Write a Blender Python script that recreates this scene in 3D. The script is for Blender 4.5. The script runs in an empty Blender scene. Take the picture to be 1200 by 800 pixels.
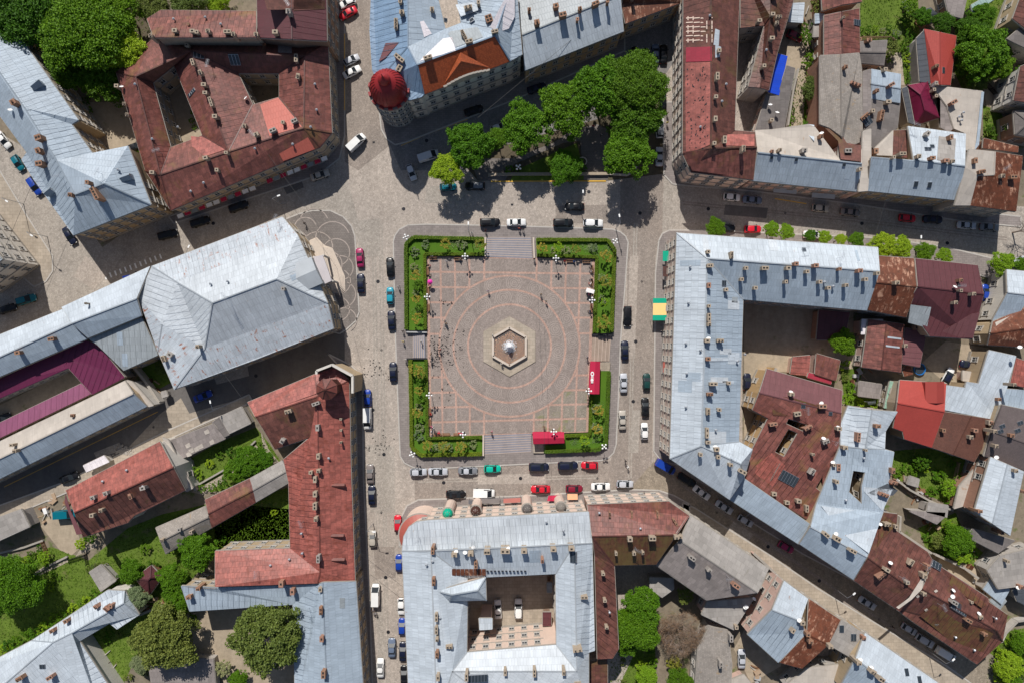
import bpy, bmesh, math, random
from mathutils import Vector, Matrix
from mathutils.geometry import tessellate_polygon
R = random.Random(7)
SC = bpy.context.scene
C = SC.collection
# ---------- camera: a drone looking straight down from 162 m, 5 photo pixels per metre at the ground
H = 162.0; S = 5.0
cam = bpy.data.cameras.new('camera'); cam.sensor_width = 36; cam.lens = 36*H/(1200/S)
cam.clip_start = 1; cam.clip_end = 5000
camo = bpy.data.objects.new('camera', cam); C.objects.link(camo); camo.location = (0, 0, H); SC.camera = camo
# ---------- world and sun
SUN = Vector((0.21, -0.95, -1.0)).normalized()
elev = math.asin(-SUN.z)
w = bpy.data.worlds.new('World'); SC.world = w; w.use_nodes = True
nt = w.node_tree
sky = nt.nodes.new('ShaderNodeTexSky'); sky.sky_type = 'NISHITA'; sky.sun_disc = False
sky.sun_elevation = elev; sky.sun_rotation = math.atan2(-SUN.x, -SUN.y)
nt.nodes['Background'].inputs[1].default_value = 0.062
nt.links.new(sky.outputs[0], nt.nodes['Background'].inputs[0])
sl = bpy.data.lights.new('sun', 'SUN'); sl.energy = 4.3; sl.angle = math.radians(0.5); sl.color = (1, 0.955, 0.90)
so = bpy.data.objects.new('sun', sl); C.objects.link(so); so.rotation_euler = SUN.to_track_quat('-Z', 'Y').to_euler()
SC.view_settings.view_transform = 'Standard'; SC.view_settings.look = 'None'; SC.view_settings.exposure = 0.08
SC.view_settings.gamma = 1

def at(px, py, z=0.0):
    f = (H - z)/H/S
    return Vector(((px - 600)*f, -(py - 400)*f, z))
# ---------- helpers
class M:
    def __init__(s): s.v = []; s.f = []; s.m = []; s.uv = None; s.sm = False
    def poly(s, pts, m=0):
        i = len(s.v); s.v += [tuple(p) for p in pts]; s.f.append(tuple(range(i, i+len(pts)))); s.m.append(m)
    def box(s, c, d, a=0.0, m=0, top=1.0, tilt=None):
        # centre of the base, size, rotation about z, taper of the top
        ca, sa = math.cos(a), math.sin(a); i = len(s.v)
        for k, z in ((1.0, 0), (top, d[2])):
            for x, y in ((-1, -1), (1, -1), (1, 1), (-1, 1)):
                X = x*d[0]/2*k; Y = y*d[1]/2*k
                s.v.append((c[0]+X*ca-Y*sa, c[1]+X*sa+Y*ca, c[2]+z))
        for q in ((3, 2, 1, 0), (4, 5, 6, 7), (0, 1, 5, 4), (1, 2, 6, 5), (2, 3, 7, 6), (3, 0, 4, 7)):
            s.f.append(tuple(i+k for k in q)); s.m.append(m)
    def prism(s, pts, z0, z1, m=0, ms=None):
        n = len(pts); i = len(s.v)
        s.v += [(p[0], p[1], z0) for p in pts] + [(p[0], p[1], z1) for p in pts]
        a = sum(pts[k][0]*pts[(k+1) % n][1]-pts[(k+1) % n][0]*pts[k][1] for k in range(n))
        idx = list(range(n)) if a > 0 else list(range(n))[::-1]
        s.f.append(tuple(i+n+k for k in idx)); s.m.append(m)
        s.f.append(tuple(i+k for k in reversed(idx))); s.m.append(m if ms is None else ms)
        for k in range(n):
            A, B = idx[k], idx[(k+1) % n]
            s.f.append((i+A, i+B, i+n+B, i+n+A)); s.m.append(m if ms is None else ms)
    def bar(s, p, q, w, h, m=0):
        # rectangular bar from p to q standing w wide and h high on the line
        p = Vector(p); q = Vector(q); d = q-p
        if d.length < 1e-4: return
        d.normalize(); n = d.cross(Vector((0, 0, 1)))
        if n.length < 1e-3: n = Vector((1, 0, 0))
        n.normalize(); u = n.cross(d).normalized(); i = len(s.v)
        for P in (p, q):
            for a, b in ((-1, 0), (1, 0), (1, 1), (-1, 1)): s.v.append(tuple(P+n*(a*w/2)+u*(b*h)))
        for f in ((0, 1, 2, 3), (7, 6, 5, 4), (0, 4, 5, 1), (1, 5, 6, 2), (2, 6, 7, 3), (3, 7, 4, 0)):
            s.f.append(tuple(i+k for k in f)); s.m.append(m)
    def tube(s, p, q, r0, r1, n=6, m=0, cap=True):
        p = Vector(p); q = Vector(q); d = (q-p)
        if d.length < 1e-5: return
        d.normalize(); a = d.orthogonal().normalized(); b = d.cross(a); i = len(s.v)
        for P, r in ((p, r0), (q, r1)):
            for k in range(n):
                t = 2*math.pi*k/n; s.v.append(tuple(P+a*(r*math.cos(t))+b*(r*math.sin(t))))
        for k in range(n):
            k2 = (k+1) % n; s.f.append((i+k, i+k2, i+n+k2, i+n+k)); s.m.append(m)
        if cap:
            s.f.append(tuple(i+n+k for k in range(n))); s.m.append(m)
            s.f.append(tuple(i+k for k in reversed(range(n)))); s.m.append(m)
    def lathe(s, c, prof, n=16, m=0, a0=0.0):
        i = len(s.v)
        for r, z in prof:
            for k in range(n):
                t = a0+2*math.pi*k/n; s.v.append((c[0]+r*math.cos(t), c[1]+r*math.sin(t), c[2]+z))
        for j in range(len(prof)-1):
            for k in range(n):
                k2 = (k+1) % n; s.f.append((i+j*n+k, i+j*n+k2, i+(j+1)*n+k2, i+(j+1)*n+k)); s.m.append(m)
        s.f.append(tuple(i+(len(prof)-1)*n+k for k in range(n))); s.m.append(m)
    def mesh(s, name, mats, smooth=False):
        me = bpy.data.meshes.new(name); me.from_pydata(s.v, [], s.f)
        for mt in (mats if isinstance(mats, (list, tuple)) else [mats]): me.materials.append(mt)
        if len(me.materials) > 1: me.polygons.foreach_set('material_index', s.m)
        if smooth: me.polygons.foreach_set('use_smooth', [True]*len(me.polygons))
        if s.uv:
            ul = me.uv_layers.new(name='UVMap'); ul.data.foreach_set('uv', s.uv)
        me.validate(); me.update(); return me
    def obj(s, name, mats, parent=None, smooth=False, loc=None):
        return link(name, s.mesh(name, mats, smooth), parent, loc)
def link(name, me, parent=None, loc=None, rz=0.0):
    o = bpy.data.objects.new(name, me); C.objects.link(o)
    if parent: o.parent = parent
    if loc is not None: o.location = loc
    if rz: o.rotation_euler = (0, 0, rz)
    return o
def tag(o, label, cat, group=None):
    o['label'] = label; o['category'] = cat
    if group: o['group'] = group
    return o
def empty(name, loc, label, cat, group=None, rz=0.0):
    o = link(name, None, None, loc, rz); o.empty_display_size = .5; return tag(o, label, cat, group)
def kids(o): return list(o.children)
def dup(root, loc, rz, label, group=None, mats=None):
    def cp(o, par):
        c = o.copy(); C.objects.link(c); c.parent = par
        for ch in kids(o): cp(ch, c)
        return c
    r = cp(root, None); r.location = loc; r.rotation_euler = (0, 0, rz)
    r['label'] = label
    if group: r['group'] = group
    return r

# ---------- materials
MATS = {}
class NT:
    def __init__(s, name, rough=.8, metal=0.0, spec=.3):
        m = bpy.data.materials.new(name); m.use_nodes = True; s.m = m; s.t = m.node_tree
        s.b = s.t.nodes['Principled BSDF']; s.b.inputs['Roughness'].default_value = rough
        s.b.inputs['Metallic'].default_value = metal; s.b.inputs['Specular IOR Level'].default_value = spec
        MATS[name] = m
    def n(s, typ, **kw):
        x = s.t.nodes.new(typ)
        for k, v in kw.items():
            if k.startswith('i_'): x.inputs[k[2:].replace('_', ' ')].default_value = v
            else: setattr(x, k, v)
        return x
    def l(s, a, b): s.t.links.new(a, b)
    def coord(s, which='Object', sc=(1, 1, 1), rot=0.0):
        tc = s.n('ShaderNodeTexCoord'); mp = s.n('ShaderNodeMapping'); mp.inputs['Scale'].default_value = sc
        mp.inputs['Rotation'].default_value = (0, 0, rot)
        if which == 'World':
            g = s.n('ShaderNodeNewGeometry'); s.l(g.outputs['Position'], mp.inputs[0])
        else: s.l(tc.outputs[which], mp.inputs[0])
        return mp.outputs[0]
    def noise(s, co, scale, detail=4, rough=.55, dist=0):
        x = s.n('ShaderNodeTexNoise'); s.l(co, x.inputs['Vector']); x.inputs['Scale'].default_value = scale
        x.inputs['Detail'].default_value = detail; x.inputs['Roughness'].default_value = rough; x.inputs['Distortion'].default_value = dist
        return x.outputs['Fac']
    def ramp(s, fac, a, b, ca=(0, 0, 0, 1), cb=(1, 1, 1, 1)):
        x = s.n('ShaderNodeValToRGB'); s.l(fac, x.inputs[0]); e = x.color_ramp.elements
        e[0].position = a; e[1].position = b; e[0].color = ca; e[1].color = cb; return x.outputs[0]
    def mix(s, fac, a, b, mode='MIX'):
        x = s.n('ShaderNodeMix', data_type='RGBA', blend_type=mode)
        for v, k in ((fac, 0), (a, 6), (b, 7)):
            if isinstance(v, (int, float)): x.inputs[k].default_value = v
            elif isinstance(v, tuple): x.inputs[k].default_value = (v+(1,))[:4]
            else: s.l(v, x.inputs[k])
        return x.outputs[2]
    def bump(s, h, dist=.02, st=.6):
        x = s.n('ShaderNodeBump'); x.inputs['Distance'].default_value = dist; x.inputs['Strength'].default_value = st
        s.l(h, x.inputs['Height']); s.l(x.outputs[0], s.b.inputs['Normal'])
    def col(s, c): 
        if isinstance(c, tuple): s.b.inputs['Base Color'].default_value = (c+(1,))[:4]
        else: s.l(c, s.b.inputs['Base Color'])
        return s.m
def mul(c, k): return tuple(min(1, x*k) for x in c)
def plain(name, c, rough=.7, metal=0, spec=.3, var=.12):
    t = NT(name, rough, metal, spec); co = t.coord('World')
    return t.col(t.mix(t.noise(co, 1.7, 4), mul(c, 1-var), mul(c, 1+var)))
def roofmat(name, c, sheet=(.62, 1.5), var=.07, mortar=.70, stain=None, samt=.0, moss=None, mamt=0.0, rough=.5, metal=.0, bt=.02, blot=.16, sscale=.35, off=.5, streak=.12):
    t = NT(name, rough, metal, .4); uv = t.coord('UV'); wo = t.coord('World')
    br = t.n('ShaderNodeTexBrick'); t.l(uv, br.inputs['Vector']); br.offset = off
    br.inputs['Scale'].default_value = 1; br.inputs['Brick Width'].default_value = sheet[0]; br.inputs['Row Height'].default_value = sheet[1]
    br.inputs['Mortar Size'].default_value = bt; br.inputs['Mortar Smooth'].default_value = .3
    br.inputs['Color1'].default_value = (*mul(c, 1-var), 1); br.inputs['Color2'].default_value = (*mul(c, 1+var), 1)
    br.inputs['Mortar'].default_value = (*mul(c, mortar), 1)
    k = br.outputs['Color']
    n1 = t.noise(wo, .22, 6, .62)
    k = t.mix(1.0, k, t.ramp(n1, .3, .72, (1-blot,)*3+(1,), (1+blot*.6,)*3+(1,)), 'MULTIPLY')
    # run-off streaks down the slope
    sv = t.coord('UV', (2.2, .16, 1)); n2 = t.noise(sv, 1.0, 5, .65)
    k = t.mix(t.ramp(n2, .52, .75), k, t.mix(1.0, k, (1-streak, 1-streak, 1-streak*.9), 'MULTIPLY'))
    if name.startswith(('red', 'rust')):
        n5 = t.noise(wo, .9, 6, .75); k = t.mix(1.0, k, t.ramp(n5, .32, .68, (.62, .66, .66, 1), (1.28, 1.2, 1.16, 1)), 'MULTIPLY')
    if stain:
        n3 = t.noise(wo, sscale, 8, .68, .6); n3b = t.noise(t.coord('UV', (1.4, .35, 1)), 1.2, 5, .7)
        x = t.n('ShaderNodeMath', operation='MULTIPLY'); t.l(n3, x.inputs[0]); t.l(n3b, x.inputs[1])
        k = t.mix(t.ramp(x.outputs[0], .42-samt, .50-samt), k, stain)
    if moss:
        n4 = t.noise(wo, .16, 7, .66)
        k = t.mix(t.ramp(n4, .62-mamt, .80-mamt), k, moss)
    k = t.mix(.5, k, t.mix(t.noise(wo, 7.0, 3, .7), mul((.8,)*3, 1), mul((1.2,)*3, 1)), 'MULTIPLY')
    inv = t.n('ShaderNodeMath', operation='SUBTRACT'); inv.inputs[0].default_value = 1; t.l(br.outputs['Fac'], inv.inputs[1])
    t.bump(inv.outputs[0], .03, .5)
    return t.col(k)
roofmat('zinc_light_and_lit', (.54, .60, .655), stain=(.30, .15, .08), samt=.04)  # pale metal; also the sunlit slopes of two-tone roofs, sunlight put into the colour
roofmat('zinc_blue_and_shaded', (.385, .46, .535), stain=(.3, .17, .1), samt=.02)  # bluish metal; also slopes facing away from the sun, shade put into the colour
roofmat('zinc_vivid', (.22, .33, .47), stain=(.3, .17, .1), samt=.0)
roofmat('zinc_rusty', (.55, .60, .645), stain=(.36, .12, .05), samt=.12, sscale=.6)
roofmat('zinc_pale', (.56, .605, .645), stain=(.45, .33, .22), samt=.05)
roofmat('zinc_white', (.82, .77, .80), blot=.08)
roofmat('zinc_grey', (.34, .375, .395), stain=(.3, .2, .14), samt=.03)
roofmat('red_sheet', sheet=(.8, 1.15), mortar=.5, c=(.225, .085, .070), stain=(.16, .06, .035), samt=.13, blot=.28, var=.22, moss=(.22, .13, .05), mamt=.06)
roofmat('red_pink', sheet=(.8, 1.15), mortar=.5, c=(.37, .125, .105), stain=(.23, .06, .04), samt=.10, blot=.2, var=.2)
roofmat('red_brown', sheet=(.8, 1.15), mortar=.5, c=(.165, .068, .054), stain=(.12, .05, .03), samt=.13, blot=.25, var=.2, moss=(.14, .095, .035), mamt=.05)
roofmat('red_olive', sheet=(.8, 1.15), mortar=.5, c=(.145, .06, .035), stain=(.13, .09, .03), samt=.16, blot=.25, moss=(.15, .10, .035), mamt=.15)
roofmat('red_orange', sheet=(.8, 1.15), mortar=.5, c=(.36, .115, .092), stain=(.22, .06, .04), samt=.13, blot=.2, var=.18)
roofmat('maroon', (.115, .036, .042), blot=.08, var=.06, streak=.1, stain=(.1, .04, .04), samt=0)
roofmat('maroon_pale', (.185, .075, .08), blot=.1, var=.08, stain=(.12, .05, .04), samt=.03)
roofmat('rust', (.17, .058, .03), stain=(.48, .27, .18), samt=.14, blot=.3, sscale=.5)
roofmat('bright_red', (.44, .07, .055), blot=.06, var=.04, streak=.08, sheet=(.4, .35), mortar=.8)
roofmat('crimson', (.18, .01, .045), blot=.08, var=.05, streak=.1, sheet=(.4, 3))
roofmat('purple', (.15, .022, .07), blot=.08, var=.05, streak=.12, sheet=(.35, 3), mortar=.7)
roofmat('magenta', (.30, .10, .18), blot=.1, var=.06, streak=.2, sheet=(.35, 3), mortar=.75)
roofmat('orange_tile', (.42, .095, .03), sheet=(.25, .35), blot=.15, var=.2, mortar=.6, streak=.15)
roofmat('salmon', (.50, .13, .095), blot=.08, var=.05, mortar=.75)
roofmat('slate_pale', (.35, .325, .30), sheet=(1.1, 1.2), blot=.2, var=.12, mortar=.72, stain=(.24, .22, .19), samt=.1, rough=.9)
roofmat('slate_tan', (.33, .295, .26), sheet=(.4, .4), blot=.22, var=.14, mortar=.7, stain=(.34, .25, .16), samt=.1, rough=.9)
roofmat('slate_dark', (.19, .17, .16), sheet=(1.1, 1.2), blot=.2, var=.12, stain=(.12, .11, .1), samt=.1, rough=.9)
roofmat('slate_brown', (.28, .245, .23), sheet=(.8, 1.2), blot=.2, var=.14, stain=(.2, .17, .15), samt=.1, rough=.9)
roofmat('cream_roof', (.50, .45, .395), sheet=(1.2, 1.6), blot=.16, var=.06, mortar=.88, stain=(.40, .28, .2), samt=.08, rough=.85)
roofmat('dark_brown', (.14, .06, .042), sheet=(.3, .35), blot=.15, var=.15, stain=(.09, .05, .04), samt=.1)
roofmat('taupe', (.15, .12, .115), sheet=(.3, .35), blot=.1, var=.1)
roofmat('tarp_blue', (.01, .07, .62), sheet=(.5, 3), blot=.1, var=.05)
roofmat('green_roof', (.30, .48, .38), sheet=(.5, 3), blot=.1, var=.05)
roofmat('teal_roof', (.32, .45, .42), sheet=(.5, 3), blot=.1, var=.05)
roofmat('grey_dark_metal', (.085, .095, .11), sheet=(.5, 3), blot=.1)
roofmat('cupola_red', (.42, .03, .035), sheet=(.5, .5), blot=.1, var=.1, rough=.45)
roofmat('patch_crimson', (.36, .035, .06), sheet=(.6, 1.2), blot=.15)
roofmat('patch_concrete', (.55, .50, .44), sheet=(.8, .8), blot=.2, rough=.9)

def wallmat(name, c, dirt=.3):
    t = NT(name, .9); wo = t.coord('World'); sv = t.coord('World', (1.2, 1.2, .18))
    k = t.mix(t.noise(wo, .5, 6, .65), mul(c, .85), mul(c, 1.1))
    k = t.mix(t.ramp(t.noise(sv, 1.4, 5, .7), .5, .78), k, mul(c, 1-dirt))
    k = t.mix(.6, k, t.mix(t.noise(wo, 9, 3), (.85,)*3, (1.15,)*3), 'MULTIPLY')
    t.bump(t.noise(wo, 14, 3), .01, .4)
    return t.col(k)
wallmat('plaster_tan', (.44, .34, .22)); wallmat('plaster_cream', (.40, .33, .25)); wallmat('plaster_white', (.62, .585, .53), .2)
wallmat('plaster_pink', (.58, .41, .35)); wallmat('plaster_rose', (.70, .55, .46), .15); wallmat('plaster_grey', (.42, .39, .36)); wallmat('plaster_brown', (.27, .18, .13))
wallmat('brick_old', (.36, .20, .14)); wallmat('trim', (.36, .33, .29), .25); wallmat('trim_grey', (.42, .42, .42)); wallmat('concrete', (.48, .45, .41)); wallmat('stone_band', (.60, .48, .38), .2)
wallmat('plaster_orange', (.52, .36, .19))
plain('chimney_cream', (.38, .31, .235), .9, var=.2); plain('chimney_brown', (.30, .17, .11), .9, var=.25); plain('chimney_grey', (.34, .31, .28), .9, var=.2)
plain('flue_shade', (.03, .028, .026), .9); plain('glass_dark', (.035, .045, .055), .12, 0, .6, .1); plain('frame_white', (.55, .53, .5), .5)
plain('frame_brown', (.16, .09, .06), .6)
plain('zinc_pipe', (.55, .57, .6), .35, .6); plain('dish_white', (.85, .85, .84), .4); plain('iron', (.035, .035, .04), .5, .5)
plain('wood', (.25, .13, .07), .7); plain('wood_pale', (.42, .30, .2), .8); plain('white_paint', (.82, .82, .80), .5); plain('yellow_line', (.75, .45, .08), .7, var=.15)
plain('steel', (.5, .52, .55), .3, .8); plain('red_cloth', (.46, .018, .06), .75, var=.05); plain('green_cloth', (.0, .36, .22), .75, var=.04); plain('amber_cloth', (.95, .62, .24), .75, var=.03)
plain('white_cloth', (.85, .83, .80), .8, var=.04); plain('pink_cloth', (.80, .05, .40), .7, var=.1); plain('orange_cloth', (.75, .40, .22), .8)
plain('bark', (.12, .085, .06), .95, var=.3); plain('bark_pale', (.27, .215, .18), .95, var=.25); plain('stone_light', (.58, .50, .42), .85)
plain('blue_plastic', (.02, .16, .45), .4); plain('globe', (.88, .88, .86), .3); plain('plinth_stone', (.50, .40, .33), .85)
plain('wire', (.05, .05, .05), .6)
def leafmat(name, a, b, yel=None):
    t = NT(name, .6, 0, .25); g = t.n('ShaderNodeNewGeometry'); oi = t.n('ShaderNodeObjectInfo')
    k = t.mix(g.outputs['Random Per Island'], a, b)
    if yel: k = t.mix(t.ramp(t.noise(t.coord('World'), 1.3, 3), .5, .62), k, yel)
    k = t.mix(t.noise(t.coord('World'), .55, 3), mul(a, .6) if 0 else t.mix(1.0, k, (.72, .78, .7), 'MULTIPLY'), t.mix(1.0, k, (1.25, 1.2, 1.1), 'MULTIPLY'))
    k = t.mix(1.0, k, t.mix(oi.outputs['Random'], (.68, .80, .75), (1.22, 1.06, .95)), 'MULTIPLY')
    tr = t.n('ShaderNodeBsdfTranslucent'); t.l(k, tr.inputs[0]); mx = t.n('ShaderNodeMixShader'); mx.inputs[0].default_value = .22
    out = [n for n in t.t.nodes if n.type == 'OUTPUT_MATERIAL'][0]
    t.l(t.b.outputs[0], mx.inputs[1]); t.l(tr.outputs[0], mx.inputs[2]); t.l(mx.outputs[0], out.inputs[0])
    return t.col(k)
leafmat('leaf_green', (.065, .165, .006), (.155, .32, .012)); leafmat('leaf_lime', (.20, .36, .015), (.36, .52, .03)); leafmat('leaf_dark', (.045, .12, .005), (.11, .24, .012))
leafmat('leaf_olive', (.12, .17, .04), (.20, .25, .06)); leafmat('leaf_pale', (.22, .28, .15), (.36, .40, .24)); leafmat('leaf_yellow', (.30, .30, .03), (.50, .40, .10))
leafmat('leaf_brown', (.22, .14, .10), (.36, .25, .19)); leafmat('hedge_green', (.085, .155, .01), (.17, .25, .02)); leafmat('grass_blade', (.07, .16, .012), (.15, .27, .02))

def groundmat(name, c, c2, cell=0, spots=.0, spotc=(.1, .09, .08), big=.12, seam=None, track=0, rough=.92, green=None, ga=0.0, crack=0):
    t = NT(name, rough, 0, .2); wo = t.coord('World')
    k = t.mix(t.ramp(t.noise(wo, .06, 6, .6), .3, .7), c, c2)
    k = t.mix(1, k, t.ramp(t.noise(wo, .9, 6, .7), .25, .75, (1-big,)*3+(1,), (1+big,)*3+(1,)), 'MULTIPLY')
    k = t.mix(1, k, t.ramp(t.noise(t.coord('World', (1, .25, 1)), .35, 5, .65), .3, .7, (.86,)*3+(1,), (1.1,)*3+(1,)), 'MULTIPLY')
    k = t.mix(t.ramp(t.noise(wo, .22, 8, .72), .60, .72, (0, 0, 0, 1), (.55,)*3+(1,)), k, mul(c, .62))
    if cell:
        v = t.n('ShaderNodeTexVoronoi'); t.l(wo, v.inputs['Vector']); v.inputs['Scale'].default_value = 1/cell
        k = t.mix(.5, k, t.mix(v.outputs['Color'], (.62,)*3, (1.38,)*3), 'MULTIPLY')
        v2 = t.n('ShaderNodeTexVoronoi', feature='DISTANCE_TO_EDGE'); t.l(wo, v2.inputs['Vector']); v2.inputs['Scale'].default_value = 1/cell
        k = t.mix(t.ramp(v2.outputs[0], .02, .12, (.45, .45, .45, 1), (0, 0, 0, 1)), k, mul(c, .5))
        t.bump(t.ramp(v2.outputs[0], 0, .2), .02, .5)
    if spots:
        k = t.mix(t.ramp(t.noise(wo, .75, 7, .74), .60-spots, .66-spots+.03), k, spotc)
    if crack:
        mp = t.noise(wo, .4, 4); v3 = t.n('ShaderNodeTexVoronoi', feature='DISTANCE_TO_EDGE'); 
        ad = t.n('ShaderNodeVectorMath', operation='ADD'); sc = t.n('ShaderNodeVectorMath', operation='SCALE'); nz = t.n('ShaderNodeTexNoise'); t.l(wo, nz.inputs['Vector']); nz.inputs['Scale'].default_value = .5
        t.l(nz.outputs['Color'], sc.inputs[0]); sc.inputs['Scale'].default_value = 2.5; t.l(wo, ad.inputs[0]); t.l(sc.outputs[0], ad.inputs[1])
        t.l(ad.outputs[0], v3.inputs['Vector']); v3.inputs['Scale'].default_value = .14
        k = t.mix(t.ramp(v3.outputs[0], .004, .012, (crack, crack, crack, 1), (0, 0, 0, 1)), k, mul(c, .3))
    if green: k = t.mix(t.ramp(t.noise(wo, .3, 7, .7), .6-ga, .72-ga), k, green)
    if seam:
        br = t.n('ShaderNodeTexBrick'); t.l(wo, br.inputs['Vector']); br.inputs['Scale'].default_value = 1
        br.inputs['Brick Width'].default_value = seam[0]; br.inputs['Row Height'].default_value = seam[1]; br.inputs['Mortar Size'].default_value = .03
        br.inputs['Color1'].default_value = (.9, .9, .9, 1); br.inputs['Color2'].default_value = (1.08, 1.08, 1.08, 1); br.inputs['Mortar'].default_value = (.7, .7, .7, 1)
        k = t.mix(1, k, br.outputs['Color'], 'MULTIPLY')
    k = t.mix(.6, k, t.mix(t.noise(wo, 4.5, 4, .8), (.72,)*3, (1.28,)*3), 'MULTIPLY')
    return t.col(k)
groundmat('m_dirt', (.25, .20, .145), (.20, .175, .13), spots=.03, spotc=(.13, .11, .08), green=(.09, .13, .03), ga=.05, big=.25)
groundmat('m_dirt_dry', (.42, .34, .25), (.36, .30, .22), big=.2, green=(.16, .17, .07), ga=.0)
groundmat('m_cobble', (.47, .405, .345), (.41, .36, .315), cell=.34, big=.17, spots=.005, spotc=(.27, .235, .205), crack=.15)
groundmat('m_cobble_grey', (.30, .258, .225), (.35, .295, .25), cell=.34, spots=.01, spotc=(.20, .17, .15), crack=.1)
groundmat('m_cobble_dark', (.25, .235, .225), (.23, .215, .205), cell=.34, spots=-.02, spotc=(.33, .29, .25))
groundmat('m_asphalt', (.16, .148, .14), (.14, .13, .122), big=.15, spots=-.03, spotc=(.28, .26, .23), crack=.2)
groundmat('m_street', (.43, .38, .325), (.36, .325, .285), cell=.34, big=.14, spots=-.01, spotc=(.25, .22, .19), crack=.25)
groundmat('m_street_brown', (.33, .275, .21), (.28, .24, .19), cell=.5, big=.2, spots=.0, spotc=(.45, .38, .3), crack=.3)
groundmat('m_pavement', (.275, .24, .225), (.255, .225, .21), seam=(1.0, .5), big=.08)
groundmat('m_pavement_dark', (.20, .178, .162), (.215, .19, .173), seam=(.6, .4), big=.1)
groundmat('m_pavement_tan', (.43, .37, .30), (.38, .32, .25), seam=(1.2, .8), big=.12, spots=.0, spotc=(.28, .24, .18))
groundmat('m_paver', (.325, .272, .24), (.30, .252, .225), cell=.3, big=.07)
groundmat('m_paver_green', (.315, .272, .225), (.29, .258, .212), cell=.3, big=.07, green=(.21, .22, .10), ga=.05)
groundmat('m_band', (.50, .33, .265), (.47, .315, .255), cell=.3, big=.08)
groundmat('m_arc', (.405, .345, .305), (.385, .33, .295), big=.1)
groundmat('m_lawn', (.10, .16, .02), (.13, .19, .03), big=.3, green=(.17, .145, .07), ga=.03)
groundmat('m_lawn_bright', (.07, .155, .012), (.09, .18, .016), big=.12)
groundmat('m_soil', (.13, .10, .07), (.09, .08, .05), big=.3)
groundmat('m_step', (.27, .265, .30), (.25, .245, .27), big=.12)
groundmat('m_step_warm', (.36, .28, .22), (.33, .26, .21), big=.12)
groundmat('m_pool', (.50, .27, .15), (.42, .23, .13), spots=.03, spotc=(.42, .30, .2), rough=.1)
def mm(k): return MATS[k]
# ---------- ground sheets
def sheet(name, px, mat, z=.01, side=None, parent=None, kind='structure', raw=False):
    pts = [at(x, y, 0) for x, y in px] if not raw else px
    m = M()
    tri = tessellate_polygon([[Vector((p[0], p[1], 0)) for p in pts]])
    base = len(m.v); m.v += [(p[0], p[1], z) for p in pts]
    for t in tri:
        a, b, c = [Vector(m.v[base+i]) for i in t]
        if (b-a).cross(c-a).z < 0: t = t[::-1]
        m.f.append(tuple(base+i for i in t)); m.m.append(0)
    if side is not None:
        n = len(pts)
        for k in range(n):
            p, q = pts[k], pts[(k+1) % n]
            m.poly([(p[0], p[1], side), (q[0], q[1], side), (q[0], q[1], z), (p[0], p[1], z)])
    o = m.obj(name, mm(mat), parent)
    if kind: o['kind'] = kind
    return o
def P2(s):
    a = [float(x) for x in s.replace(',', ' ').split()]; return [(a[i], a[i+1]) for i in range(0, len(a), 2)]
def kerb(px, w=.28, z=.15, mat='concrete', closed=True, par=None):
    m = M(); pts = [at(x, y, 0) for x, y in px]; n = len(pts)
    for k in range(n if closed else n-1):
        a, b = pts[k], pts[(k+1) % n]; m.bar((a.x, a.y, 0), (b.x, b.y, 0), w, z+.012)
    o = m.obj('kerb', mm(mat), par)
    if not par: o['kind'] = 'structure'
    return o
# ---------- buildings
BLD = []
CAMP = Vector((0, 0, H))
UNIT = {}
def window_mesh(style):
    if ('w', style) in UNIT: return UNIT[('w', style)]
    m = M(); w_, h_ = {'tall': (1.15, 1.9), 'small': (.8, 1.1), 'shop': (2.0, 2.2)}[style.split('_')[0]]
    # y = outwards, x = along the wall; frame bars, recessed pane, mullions, sill, hood
    for x in (-w_/2, w_/2): m.box((x, .05, 0), (.12, .16, h_), m=0)
    for z in (0, h_-.1): m.box((0, .05, z), (w_-.12, .16, .1), m=0)
    m.box((0, .06, .1), (.07, .08, h_-.2), m=0)
    m.box((0, .055, h_*.64), (w_-.12, .07, .07), m=0)
    m.poly([(-w_/2+.06, .02, .1), (w_/2-.06, .02, .1), (w_/2-.06, .02, h_-.1), (-w_/2+.06, .02, h_-.1)][::-1], 1)
    m.box((0, .14, -.12), (w_+.3, .34, .11), m=2)
    m.box((0, .12, h_+.06), (w_+.3, .26, .14), m=2)
    fr = 'frame_brown' if style.endswith('b') else 'frame_white'
    me = m.mesh('window', [mm(fr), mm('glass_dark'), mm('trim')]); UNIT[('w', style)] = me; return me
def chimney_mesh(L, W, hgt, mat, capped):
    k = ('c', round(L, 1), round(W, 1), round(hgt, 1), mat, capped)
    if k in UNIT: return UNIT[k]
    m = M(); m.box((0, 0, -2.0), (L, W, 2.0+hgt), m=0)
    m.box((0, 0, hgt), (L+.14, W+.14, .12), m=0)
    n = max(1, round(L/.75)); nw = max(1, round(W/.9))
    for i in range(n):
        for j in range(nw):
            x = (i+.5)/n*L-L/2; y = (j+.5)/nw*W-W/2
            if capped: 
                m.box((x, y, hgt+.14), (.42, .42, .3), m=0); m.box((x, y, hgt+.44), (.3, .3, .02), m=1)
            else: m.box((x, y, hgt+.14), (min(.46, L*.5), min(.46, W*.5), .015), m=1)
    me = m.mesh('chimney', [mm(mat), mm('flue_shade')]); UNIT[k] = me; return me  # near-black plates on the flues paint the darkness of their openings
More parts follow.
